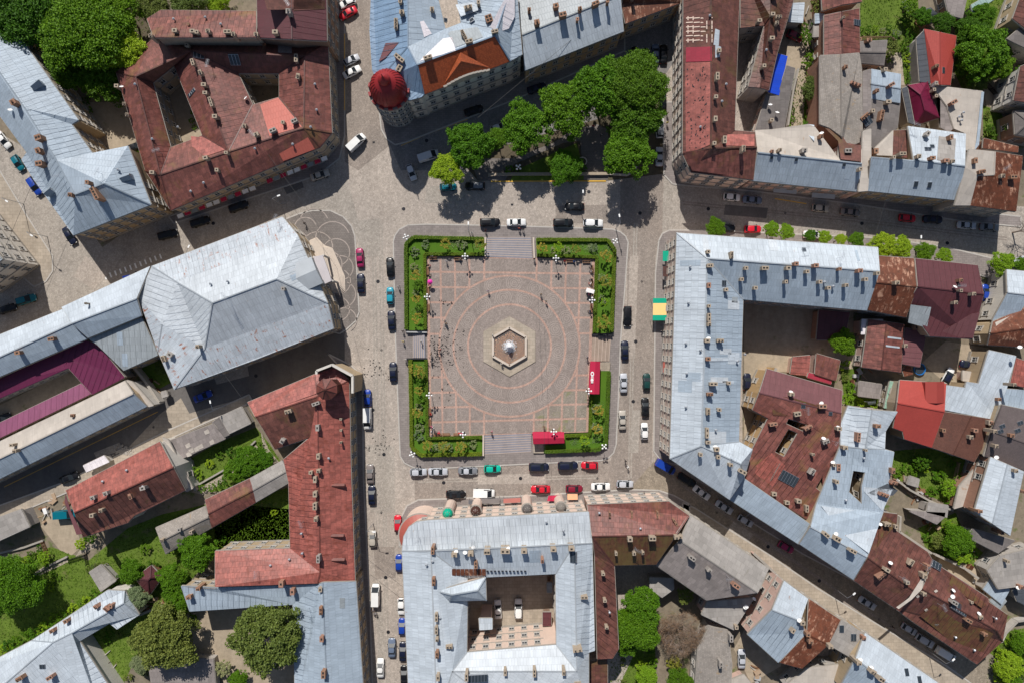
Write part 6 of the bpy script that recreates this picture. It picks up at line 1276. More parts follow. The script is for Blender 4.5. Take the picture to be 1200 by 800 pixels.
bushes([(225, 548, 5), (232, 556, 6), (246, 542, 5), (258, 532, 5), (272, 530, 6), (236, 572, 5), (262, 566, 6), (250, 572, 5), (306, 520, 4), (318, 562, 5), (200, 640, 6), (212, 650, 6), (180, 660, 6), (262, 630, 4), (320, 600, 4)], 'gdl', 'garden bush near the garages and outbuilding row', 'garage garden bushes')
bushes([(272, 52, 1)][:0]+[(226, 132, 3.5), (224, 142, 3.5), (228, 150, 3), (162, 175, 4.5), (105, 130, 5), (100, 118, 5)], 'gd', 'bush in the courtyards of the rust-brown block', 'courtyard bushes')
bushes([(1172, 126, 5), (1156, 134, 4), (1164, 160, 5), (1176, 150, 4), (1090, 40, 5), (1122, 30, 6), (1112, 96, 4)], 'gdo', 'bush beside the tan building gardens', 'right edge garden bushes')
# grass tufts
m = M(); polys = [[at(*p) for p in P2(px)] for nm, px, mt in LAWNS]
for poly in polys:
    xs = [p.x for p in poly]; ys = [p.y for p in poly]; area = (max(xs)-min(xs))*(max(ys)-min(ys)); n = int(area*6)
    for _ in range(n):
        x, y = R.uniform(min(xs), max(xs)), R.uniform(min(ys), max(ys))
        if abs(x) > 122 or abs(y) > 82 or not pip(x, y, poly): continue
        for k in range(2):
            a = R.uniform(0, 6.28); d = Vector((math.cos(a), math.sin(a), 0)); s_ = R.uniform(.08, .2); q = Vector((x, y, 0))+d*.05; m.poly([q-d*s_, q+Vector((-d.y, d.x, 0))*s_*.7, q+d*s_+Vector((0, 0, R.uniform(.1, .35)))])
o = m.obj('grass', mm('grass_blade')); tag(o, 'rough green grass growing over the garden plots and lawns', 'grass'); o['kind'] = 'stuff'
# =================== park ===================
sheet('park_ground', P2('560 212 546 196 560 180 600 168 700 140 700 90 780 86 778 204 712 212'), 'm_soil', .05)
sheet('park_path', P2('560 212 552 190 570 186 600 186 648 168 672 152 700 146 712 152 716 200 712 211 684 211 680 165 660 168 602 193 592 212'), 'm_pavement_dark', .09)
sheet('lawn', P2('598 212 604 200 640 184 652 178 676 168 684 200 684 211'), 'm_lawn', .10)
def wallrun(name, label, cat, px, w_, h, mat, group=None, z=0, coping=None):
    pts = [at(*p) for p in P2(px)]; c = sum(pts, Vector((0, 0, 0)))/len(pts); root = empty(name, (c.x, c.y, 0), label, cat, group)
    m = M()
    for i in range(len(pts)-1): m.bar(pts[i]-c+Vector((0, 0, z)), pts[i+1]-c+Vector((0, 0, z)), w_, h)
    m.obj('panel' if name == 'fence' else 'wall', mm(mat), root)
    if coping:
        m = M()
        for i in range(len(pts)-1): m.bar(pts[i]-c+Vector((0, 0, z+h)), pts[i+1]-c+Vector((0, 0, z+h)), w_+.14, .1)
        m.obj('coping', mm(coping), root)
    return root
wallrun('low_wall', 'low stone wall along the bottom edge of the little park', 'wall', '572 206 594 205 712 204.5', .5, .7, 'stone_light', coping='plaster_cream')
wallrun('low_wall', 'low stone wall closing the right corner of the little park', 'wall', '712 204.5 735 206 744 200 748 188', .4, .6, 'stone_light')
wallrun('low_wall', 'thin dark-topped rail wall at the upper side of the left steps', 'wall', '477 389 501 389.5', .3, 1.1, 'trim_grey'); wallrun('low_wall', 'thin dark-topped rail wall at the lower side of the left steps', 'wall', '477 420 501 420', .3, 1.1, 'iron')
wallrun('low_wall', 'thin rail wall at the upper side of the right steps', 'wall', '693 392 717 393', .3, 1.1, 'iron')
wallrun('low_wall', 'stone cheek wall at the left end of the bottom steps', 'wall', '566.5 509 566.5 533', .35, .9, 'stone_light'); wallrun('low_wall', 'stone cheek wall at the left end of the top steps', 'wall', '568.8 279 568.8 301', .35, .9, 'stone_light')
wallrun('low_wall', 'stone cheek wall at the right end of the top steps', 'wall', '625 279 626 303', .35, .9, 'stone_light')
sheet('pavement_slab', P2('625 519 637 519 637 530 625 530'), 'm_pavement_tan', .6, side=0); sheet('pavement_slab', P2('703 424 715 424 714 434 703 434'), 'm_pavement_tan', .6, side=0)
FN = 'fences and yard walls'
for l, px, w_, h, mt, nm in (('pale wall along the right side of the dirt track', '932 84 926 110 920 150', .25, 1.8, 'plaster_white', 'garden_wall'), ('dark board fence left of the wavy slate hall', '961 66 958 148', .12, 1.8, 'wood', 'fence'),
    ('white garden wall beside the flower strip of the bright red house', '1072 58 1078 98', .25, 1.6, 'plaster_white', 'garden_wall'), ('board fence around the upper right lawn', '1008 46 1040 46 1046 50', .12, 1.5, 'wood_pale', 'fence'),
    ('mossy wall between path and left lawn', '40 673 54 664 80 651', .3, .4, 'concrete', 'garden_wall'), ('wooden fence behind the left flower beds', '52 634 60 652', .12, 1.4, 'wood', 'fence'), ('thin fence between the two lower left lawns', '80 655 102 648 104 660', .12, 1.2, 'iron', 'fence'),
    ('pale yard wall under the silvery tree', '166 718 200 704', .4, 1.2, 'plaster_white', 'garden_wall'), ('white wall along the villa terrace', '100 762 135 800', .3, 1.2, 'plaster_white', 'garden_wall'), ('stone wall bordering the vegetable garden', '1046 560 1062 572 1084 584 1112 596', .3, 1.6, 'brick_old', 'garden_wall'),
    ('wire fence at the right side of the vegetable garden', '1121 541 1114 570', .1, 1.4, 'wood_pale', 'fence'), ('curving white wall above the lower right terraces', '1050 602 1049 620 1064 630 1086 645', .35, 1.9, 'plaster_white', 'garden_wall'), ('grey yard wall below the lower right green tree', '1090 646 1124 662 1140 674', .4, 2, 'concrete', 'garden_wall'),
    ('kerb wall at the bottom of the left lawn', '-20 652 30 640 52 632', .3, .5, 'concrete', 'garden_wall'), ('white railing wall in front of the garage garden', '228 570 270 546 300 516', .25, .5, 'plaster_white', 'garden_wall'), ('cream yard wall beside the garage row', '220 543 234 572', .5, 2, 'plaster_pink', 'garden_wall'),
    ('street wall along the lower right pavement, by the pink house', '880 645 905 668', .4, 1.8, 'plaster_pink', 'garden_wall'), ('tall cream wall in the courtyard beside the navy car', '878 478 896 440 900 430', .5, 5, 'plaster_orange', 'garden_wall'), ('crumbling wall by the hall yard', '160 426 176 446 192 470', .5, 2.2, 'plaster_white', 'garden_wall'),
    ('dark fence behind the narrow tree by the tan building', '1150 96 1176 126', .1, 1.6, 'iron', 'fence'), ('wall between the corner garden and the olive roof', '1165 745 1186 724 1200 722', .3, 1.8, 'concrete', 'garden_wall'), ('fence on the left of the wavy roof at the bottom edge', '812 770 812 820', .12, 1.8, 'wood', 'fence')):
    if nm == 'fence':
        pts = [at(*p) for p in P2(px)]; c = sum(pts, Vector((0, 0, 0)))/len(pts); root = empty('fence', (c.x, c.y, 0), l, 'fence', FN)
        for i in range(len(pts)-1):
            d = pts[i+1]-pts[i]; n = max(2, int(d.length/2.2))
            for k in range(n+1):
                p = pts[i]+d*(k/n)-c; mk = ('post', mt, h)
                if mk not in UNIT: q = M(); q.box((0, 0, 0), (.12, .12, h+.15)); UNIT[mk] = q.mesh('post', mm(mt))
                link('post', UNIT[mk], root, p)
            m = M(); 
            for z in (.3, h-.3): m.bar(pts[i]-c+Vector((0, 0, z)), pts[i+1]-c+Vector((0, 0, z)), .05, .1)
            m.obj('rail', mm(mt), root)
            m = M(); nb = int(d.length/.2)
            for k in range(nb): p = pts[i]+d*((k+.5)/nb)-c; m.box((p.x, p.y, .1), (.13, .025, h-.1), math.atan2(d.y, d.x))
            o = m.obj('slats', mm(mt), root); o['kind'] = 'stuff'
    else: wallrun(nm, l, 'wall', px, w_, h, mt, FN, coping='trim')
# stone ring planter in park
c = at(682.5, 190); root = empty('stone_ring', (c.x, c.y, .1), 'round pale stone ring planter beside the solitary park tree', 'planter')
m = M()
for k in range(20):
    a, b_ = 2*math.pi*k/20, 2*math.pi*(k+1)/20
    m.bar((.95*math.cos(a), .95*math.sin(a), 0), (.95*math.cos(b_), .95*math.sin(b_), 0), .25, .45)
m.obj('rim', mm('stone_light'), root); m = M(); m.lathe((0, 0, 0), [(.9, 0), (.85, .25)], 16); m.obj('soil', mm('m_soil'), root)
# =================== lamps, benches, kiosks, parasols ===================
def lamp_proto():
    root = empty('globe_lamp', (0, 0, 0), '-', 'lamp')
    m = M(); m.lathe((0, 0, 0), [(.22, 0), (.16, .3), (.07, .6)], 8); m.obj('base', mm('iron'), root)
    m = M(); m.tube((0, 0, .5), (0, 0, 4.0), .06, .05, 8); m.obj('pole', mm('iron'), root)
    m = M()
    for k in range(4): t = k*math.pi/2; m.tube((0, 0, 3.4), (.55*math.cos(t), .55*math.sin(t), 3.75), .035, .03, 5)
    m.obj('arm', mm('iron'), root)
    m = M(); m.lathe((0, 0, 0), [(.03, 0), (.17, .08), (.24, .25), (.17, .42), (.03, .5)], 10); me = m.mesh('globe', mm('globe'), True)
    for k in range(4): t = k*math.pi/2; link('globe', me, root, (.55*math.cos(t), .55*math.sin(t), 3.75))
    link('globe', me, root, (0, 0, 4.0)); return root
LG = 'white globe lamps round the square'
lamps = [(475.6, 278, .13, 'four-armed globe lamp outside the top left corner of the hedges'), (545, 300.6, ZP, 'globe lamp on the top edge of the square, left of the top steps'), (500.6, 348, ZP, 'globe lamp on the left edge of the square, below the pink parasol'), (721, 283, .13, 'globe lamp outside the top right corner of the hedges'),
         (651.6, 303, ZP, 'globe lamp on the top edge of the square, right of the top steps'), (694, 352, ZP, 'globe lamp on the right edge of the square above the right steps'), (503, 463, ZP, 'globe lamp on the left edge of the square below the left steps'), (483, 532, .13, 'globe lamp on the pavement at the bottom left corner of the hedges'),
         (542.5, 509, ZP, 'globe lamp on the bottom edge of the square, left of the bottom steps'), (690, 458, ZP, 'globe lamp at the lower end of the right crimson kiosk'), (649, 505.5, ZP, 'globe lamp in front of the bottom crimson kiosk'), (708, 523, .13, 'globe lamp on the pavement at the bottom right corner of the hedges'), (607.5, 196, .1, 'globe lamp on the lawn of the little park')]
L0 = lamp_proto()
for i, (x, y, z, l) in enumerate(lamps):
    p = at(x, y, 4+z); p.z = z
    if i == 0: L0.location = p; L0['label'] = l; L0['group'] = LG; L0.rotation_euler = (0, 0, .4)
    else: dup(L0, p, R.uniform(0, 1.5) if i in (3, 7, 11, 12) else 0, l, LG)
def street_lamp_proto():
    root = empty('street_lamp', (0, 0, 0), '-', 'lamp'); m = M(); m.tube((0, 0, 0), (0, 0, 7), .09, .06, 8); m.obj('pole', mm('steel'), root)
    m = M(); m.tube((0, 0, 7), (1.4, 0, 7.5), .05, .04, 6); m.obj('arm', mm('steel'), root); m = M(); m.box((1.7, 0, 7.4), (.7, .3, .16)); m.obj('head', mm('globe'), root); return root
S0 = street_lamp_proto()
for i, (x, y, a, l) in enumerate(((2, 232, -30, 'street lamp beside the yellow line at the left photo edge'), (31, 272, -30, 'street lamp on the rounded pavement below the yellow line'), (218, 297, 60, 'street lamp with a small white head at the hall street, upper left'), (249, 479, 100, 'street lamp by the garages on the asphalt street'), (319, 233, 20, 'street lamp in the shade left of the north junction'),
        (549, 271, 90, 'street lamp in the tree shade on the top pavement of the square'), (1078, 287, 90, 'street lamp among the street trees, right part of the row'), (993, 700, 40, 'street lamp on the lower right street, above the middle silver car'), (1109, 777, 40, 'street lamp at the bottom of the lower right street'), (430, 622, 0, 'street lamp at the left pavement of the bottom lane'), (683, 234, 90, 'street lamp casting a thin shadow below the park'), (727, 262, 100, 'street lamp at the top right corner of the square pavement'))):
    p = at(x, y, 7); p.z = 0
    if i == 0: S0.location = p; S0.rotation_euler = (0, 0, math.radians(a)); S0['label'] = l; S0['group'] = 'tall street lamps'
    else: dup(S0, p, math.radians(a), l, 'tall street lamps')
def bench_proto():
    root = empty('bench', (0, 0, 0), '-', 'bench')
    for k in range(3): m = M(); m.box((0, -.18+k*.18, .42), (1.8, .14, .05)); m.obj('seat_slat', mm('wood'), root)
    for k in range(2): m = M(); m.box((0, .3, .58+k*.2), (1.8, .05, .14)); m.obj('back_slat', mm('wood'), root)
    for s_ in (-.75, .75): m = M(); m.box((s_, 0, 0), (.08, .5, .42)); m.box((s_, .3, .42), (.08, .06, .5)); m.obj('leg', mm('iron'), root)
    return root
B0 = bench_proto(); BN = [(508, 303.6, 0, 'bench on the top edge of the square nearest the top left corner'), (537, 304.2, 0, 'bench on the top edge, left of the globe lamp'), (687, 307.5, 0, 'bench on the top edge nearest the top right corner'), (668, 306.5, 0, 'bench on the top edge under a shrub shadow, right half'), (501.6, 318, 90, 'upper bench on the left edge, above the pink parasol'), (502, 341, 90, 'bench on the left edge just below the pink parasol'),
      (502.5, 361, 90, 'bench on the left edge below the upper left globe lamp'), (504, 482, 90, 'bench on the left edge in the bottom left bay'), (504.3, 495, 90, 'bench with a seated group near the bottom left corner'), (523, 508, 180, 'bench on the bottom edge, left part'), (536, 508, 180, 'bench on the bottom edge beside the globe lamp'), (693.5, 316, -90, 'topmost bench on the right edge'), (693, 331, -90, 'second bench on the right edge, by the white cart'), (692.5, 362, -90, 'bench on the right edge below the globe lamp'), (513, 508.3, 180, 'bench in the bottom left corner')]
for i, (x, y, a, l) in enumerate(BN):
    p = at(x, y, ZP+.03)
    if i == 0: B0.location = p; B0['label'] = l; B0['group'] = 'wooden benches round the square'
    else: dup(B0, p, math.radians(a), l, 'wooden benches round the square')
def kiosk(label, px, logo):
    P = [at(x, y, 3.2) for x, y in P2(px)]; c = sum(P, Vector((0, 0, 0)))/4; c.z = ZP; root = empty('kiosk', c, label, 'kiosk', 'crimson roofed kiosks on the square')
    L = [(p.x-c.x, p.y-c.y) for p in P]; m = M(); m.prism([(x*.86, y*.86) for x, y in L], 0, 2.4); m.obj('wall', mm('red_cloth'), root)
    m = M(); long_ = 0 if (Vector(L[1])-Vector(L[0])).length > (Vector(L[2])-Vector(L[1])).length else 1
    q = L[long_:]+L[:long_]; mid = lambda a, b_: ((a[0]+b_[0])/2, (a[1]+b_[1])/2); e0, e1 = mid(q[3], q[0]), mid(q[1], q[2]); z0, z1 = 2.4, 2.9
    for f in ([(*q[0], z0), (*q[1], z0), (*e1, z1), (*e0, z1)], [(*e0, z1), (*e1, z1), (*q[2], z0), (*q[3], z0)], [(*q[1], z0), (*q[2], z0), (*e1, z1)], [(*q[3], z0), (*q[0], z0), (*e0, z1)]):
        m.poly(f); 
    for i in range(4): a, b_ = q[i], q[(i+1) % 4]; m.poly([(*a, z0-.3), (*b_, z0-.3), (*b_, z0), (*a, z0)])
    m.obj('roof', mm('red_cloth'), root)
    for x, y in L: m = M(); m.tube((x*.95, y*.95, 0), (x*.95, y*.95, 2.35), .05, .05, 6); m.obj('post', mm('steel'), root)
    if logo:
        m = M(); d = Vector(q[1])-Vector(q[0]); d.normalize(); n = Vector((d.y, -d.x))
        if n.x > 0: n = -n
        ctr = Vector(((q[0][0]+q[1][0]+q[2][0]+q[3][0])/4, (q[0][1]+q[1][1]+q[2][1]+q[3][1])/4))
        # white rounded emblem made of a cup shape, swirl and word strip, lying on the left slope
        def pt(u, v): w_ = ctr+d*u+n*(.62+v); return (w_.x, w_.y, 2.72+ (-.42*(v)))
        def blob(u, v, ru, rv, k0=14): m.poly([pt(u+ru*math.cos(6.283*k/k0), v+rv*math.sin(6.283*k/k0))[:2]+(2.96,) for k in range(k0)])
        blob(-.9, 0, .55, .4); blob(.55, .02, .42, .34); m.poly([pt(a_, b_)[:2]+(2.955,) for a_, b_ in ((-1.0, -.25), (1.2, -.25), (1.2, .25), (-1.0, .25))]); m.obj('emblem', mm('white_paint'), root)
        m = M(); ru = .25; m.poly([pt(-.9+ru*math.cos(6.283*k/12), ru*.8*math.sin(6.283*k/12))[:2]+(2.975,) for k in range(12)])
        for u in (-.25, .05, .9): m.poly([pt(u+a_, b_)[:2]+(2.975,) for a_, b_ in ((-.07, -.16), (.07, -.16), (.07, .16), (-.07, .16))])
        m.obj('emblem_detail', mm('red_cloth'), root)
    return root
kiosk('crimson roofed kiosk with a white emblem, on the right side of the square', '692 423 703.5 423.5 702.5 461.5 690 461', True)
kiosk('crimson roofed kiosk along the bottom side of the square', '624 506 661 506 661.5 519 625 520', False)
def parasol(label, x, y, r, mat, z=2.4, cat='parasol'):
    p = at(x, y, z); root = empty('parasol', (p.x, p.y, ZP), label, cat); m = M(); m.tube((0, 0, 0), (0, 0, z), .03, .03, 6); m.obj('pole', mm('steel'), root)
    m = M(); m.lathe((0, 0, z-.45), [(r, 0), (r*.55, .3), (.03, .5)], 8); m.obj('canopy', mm(mat), root)
parasol('bright pink parasol on the left edge of the square', 504, 330.5, .62, 'pink_cloth')
c = at(690.8, 341.5, 1); root = empty('vendor_cart', (c.x, c.y, ZP), 'white canopied vendor cart among people on the right edge of the square', 'cart')
m = M(); m.box((0, 0, .3), (1.5, .8, .7)); m.obj('body', mm('white_paint'), root); m = M(); m.box((0, 0, 2.0), (1.9, .9, .06), -.3); m.obj('canopy', mm('white_cloth'), root)
for s_ in (-1, 1): m = M(); m.tube((s_*.5, -.45, .3), (s_*.5, -.4, .3), .3, .3, 12); m.obj('wheel', mm('iron'), root); m = M(); m.tube((s_*.7, 0, 1), (s_*.7, 0, 2), .025, .025, 5); m.obj('post', mm('steel'), root)
def awning(label, px, z, mats, drop=.35, legs=True, group='shop awnings'):
    """px: wall side a-b then street side c-d"""
    P = [at(x, y, z) for x, y in P2(px)]; c = sum(P, Vector((0, 0, 0)))/4; root = empty('awning', (c.x, c.y, 0), label, 'awning', group); P = [p-c for p in P]
    zz = [z, z, z-drop, z-drop]; n = len(mats)
    for k, (mt, t0, t1) in enumerate(mats):
        m = M(); a, b_, c_, d = P[0].lerp(P[1], t0), P[0].lerp(P[1], t1), P[3].lerp(P[2], t1), P[3].lerp(P[2], t0)
        m.poly([(a.x, a.y, zz[0]), (b_.x, b_.y, zz[0]), (c_.x, c_.y, zz[2]), (d.x, d.y, zz[2])]); m.poly([(d.x, d.y, zz[2]), (c_.x, c_.y, zz[2]), (c_.x, c_.y, zz[2]-.25), (d.x, d.y, zz[2]-.25)]); m.obj('canopy', mm(mt), root)
    m = M()
    for p, zt in ((P[0], z), (P[1], z), (P[2], z-drop), (P[3], z-drop)): m.tube((p.x, p.y, 0 if legs else zt-.1), (p.x, p.y, zt), .04, .04, 5)
    m.bar((P[2].x, P[2].y, z-drop-.05), (P[3].x, P[3].y, z-drop-.05), .06, .06); m.obj('frame', mm('steel'), root); return root
awning('green and amber striped terrace awning on the right side of the square', '781 349.5 781 375.5 765 375.5 765.5 349.5', 3.2, (('green_cloth', 0, .23), ('amber_cloth', .23, .76), ('green_cloth', .76, 1)), .25)
awning('plain red awning over the pavement, right of the round bays', '641 586.5 656 586.5 656.5 580 643 580.5', 3, (('red_cloth', 0, 1),))
awning('pale orange awning right of the plain red one', '665 585 677 585 677 578.5 665 578.5', 3, (('orange_cloth', 0, 1),))
awning('dark-striped awning over the pavement by the white van', '549 590 563 589.5 563 586 549 586', 3, (('iron', 0, .8), ('red_cloth', .8, 1)))
awning('grey flat awning between the dark-striped and orange ones', '564 589.5 585 589 585 584 564 584.5', 3, (('slate_brown', 0, 1),))
awning('salmon awning in the middle of the pale pink front', '590 589 610 588 610 583 590 584', 3, (('salmon', 0, 1),))
AWR = 'red and white awnings along the rust-brown block'
k_ = 0
for x0, y0, x1, y1, n in ((207, 253, 300, 218, 11), (312, 212, 384, 183, 9)):
    for i in range(n):
        ax, ay = x0+(x1-x0)*i/n, y0+(y1-y0)*i/n; bx, by = x0+(x1-x0)*(i+.8)/n, y0+(y1-y0)*(i+.8)/n
        mt = ['white_cloth', 'red_cloth', 'zinc_grey', 'red_cloth', 'white_cloth'][k_ % 5]; k_ += 1
        awning(f'{ {"white_cloth":"white","red_cloth":"red","zinc_grey":"grey"}[mt]} shop awning under the rust-brown block, {ORD[k_-1] + ("" if k_ == 1 else " from the left")}', f'{ax} {ay-1} {bx} {by-1} {bx+1} {by+3} {ax+1} {ay+3}', 3, ((mt, 0, 1),), legs=False, group=AWR)
for y, l, mt in ((318, 'reddish brown wall awning above the green awning, right side of the square', 'red_brown'), (300, 'upper green wall awning on the right side of the square', 'green_cloth'), (430, 'red wall awning below the striped awning', 'salmon'), (470, 'cream wall awning on the right side, lower half', 'cream_roof'), (500, 'red wall awning on the right side near the lower corner', 'salmon')):
    awning(l, f'788 {y-6} 788 {y+6} 777 {y+6} 777 {y-6}', 3.4, ((mt, 0, 1),), legs=False)
for x, y, l in ((920, 222, 'grey roofed shop window awning in the shade, left one of the pale terrace'), (965, 228, 'pale shop awning in the shade, right one of the pale terrace')): awning(l, f'{x-13} {y-2} {x+14} {y} {x+14} {y+5} {x-13} {y+3}', 3.2, (('zinc_light_and_lit', 0, 1),), legs=False)
awning('blue and yellow striped flag-like awning at the hall corner street side', '143 324 152 322 153 326 144 328', 4, (('tarp_blue', 0, 1),), legs=False)
# tub, rubble
c = at(1076, 432); root = empty('water_tub', c, 'round blue plastic water tub in the right yard', 'tub'); m = M(); m.lathe((0, 0, 0), [(1.25, 0), (1.4, .7), (1.28, .7), (1.15, .15)], 20); m.obj('shell', mm('blue_plastic'), root); m = M(); m.lathe((0, 0, 0), [(1.2, .4), (1.19, .45)], 20); m.obj('water', mm('glass_dark'), root)
m = M(); R.seed(17)
for k in range(130):
    p = at(145+R.gauss(0, 5), 527-R.gauss(0, 1)*2.2+(0), 0); m.box(p, (R.uniform(.2, .6), R.uniform(.2, .5), R.uniform(.1, .35)), R.uniform(0, 3))
o = m.obj('rubble_heap', mm('patch_concrete')); tag(o, 'heap of broken pale stones on the verge above the red hipped house', 'rubble'); o['kind'] = 'stuff'
# junk in yards
R.seed(23); 
for x, y, l in ((1160, 545, 'by the brick yard building'), (1135, 655, 'under the dark slate roof, lower right'), (1146, 690, 'beside the small blue-grey shed'), (1092, 610, 'in front of the light felt shed'), (172, 470, 'in the gap beside the hall'), (180, 452, 'near the cream wing end'), (118, 770, 'on the villa terrace'), (125, 784, 'at the lower end of the villa terrace'), (940, 22, 'behind the dark red car'), (1060, 142, 'left of the maroon hipped cottage'),
        (1082, 150, 'below the maroon hipped cottage'), (1010, 440, 'by the streaked maroon roof'), (880, 790, 'by the pink porch'), (66, 590, 'beside the driveway'), (50, 604, 'at the left shed end'), (170, 705, 'below the maroon garden hut'), (186, 710, 'at the pale yard wall'), (1048, 556, 'left of the vegetable garden'), (1074, 578, 'under the vegetable garden wall'), (1140, 118, 'on the cream flat roof yard side')):
    p = at(x, y); root = empty('crate_pile', p, 'small pile of crates and boards '+l, 'junk', 'junk piles in the back yards', R.uniform(0, 3))
    for k in range(4):
        m = M(); L = R.uniform(.6, 1.6); m.box((R.uniform(-2, 2), R.uniform(-2, 2), 0), (L, L*.6, R.uniform(.3, .9)), R.uniform(0, 3)); m.obj('crate', mm(R.choice(('wood_pale', 'trim_grey', 'white_paint', 'rust', 'wood'))), root)
        m = M(); m.box((R.uniform(-2, 2), R.uniform(-2, 2), 0), (R.uniform(.8, 2.4), .16, .12+.2*k), R.uniform(0, 3)); m.obj('board', mm(R.choice(('wood_pale', 'wood', 'concrete'))), root)
# =================== cars ===================
plain('tyre', (.02, .02, .02), .85); plain('car_glass', (.018, .024, .03), .38, 0, .22, .05); plain('lamp_clear', (.75, .75, .72), .2); plain('lamp_red', (.45, .02, .02), .3); plain('chrome', (.6, .6, .62), .2, .9); plain('car_trim', (.03, .03, .032), .6)
def paint(name, c):
    t = NT('paint_'+name, .4, .0, .35); t.b.inputs['Coat Weight'].default_value = .3; t.b.inputs['Coat Roughness'].default_value = .15; t.col(t.mix(t.noise(t.coord('World'), .8, 3), mul(c, .9), mul(c, 1.08)))
for n_, c in dict(white=(.82, .82, .80), silver=(.50, .52, .56), grey=(.20, .21, .23), beige=(.46, .42, .36), black=(.006, .006, .008), navy=(.008, .012, .035), blue=(.01, .05, .34), teal=(.0, .14, .19), cyan=(.02, .30, .40), green=(.0, .45, .32), darkgreen=(.008, .05, .045), red=(.60, .012, .03), wine=(.22, .01, .03), magenta=(.34, .02, .10), greyblue=(.14, .18, .26), brown=(.22, .19, .18)).items(): paint(n_, c)
# body profiles: (x, half width, z bottom, z top) from tail to nose, in metres
PROF = {'sedan': (4.5, 1.74, [(-2.25, .60, .45, .70), (-2.15, .80, .30, .92), (-1.5, .86, .25, 1.0), (0, .87, .25, .98), (1.2, .86, .25, .93), (1.9, .82, .28, .82), (2.18, .70, .32, .72), (2.26, .52, .42, .62)], [(-1.55, .70, 1.0), (-.95, .60, 1.40), (.35, .60, 1.42), (1.15, .72, .95)]),
        'hatch': (3.9, 1.68, [(-1.95, .66, .42, .85), (-1.85, .80, .30, 1.0), (-1.0, .84, .25, 1.0), (.2, .84, .25, .98), (1.1, .83, .25, .94), (1.65, .78, .28, .84), (1.9, .64, .32, .74), (1.97, .5, .42, .62)], [(-1.85, .70, 1.0), (-1.45, .62, 1.42), (.2, .60, 1.46), (.98, .70, .97)]),
        'suv': (4.6, 1.85, [(-2.3, .74, .5, 1.0), (-2.2, .88, .38, 1.12), (-1.2, .92, .32, 1.12), (.2, .92, .32, 1.10), (1.3, .9, .32, 1.06), (1.95, .86, .36, .98), (2.25, .74, .4, .86), (2.33, .58, .5, .74)], [(-2.2, .76, 1.12), (-1.9, .68, 1.66), (.35, .68, 1.70), (1.2, .78, 1.09)]),
        'van': (5.0, 1.9, [(-2.5, .86, .45, 1.2), (-2.42, .93, .35, 1.3), (-1, .95, .3, 1.3), (.8, .95, .3, 1.25), (1.7, .92, .3, 1.12), (2.2, .86, .34, 1.0), (2.45, .74, .38, .85), (2.52, .6, .5, .75)], [(-2.42, .84, 1.3), (-2.35, .80, 1.95), (.95, .78, 1.98), (1.85, .82, 1.12)])}
CARM = {}
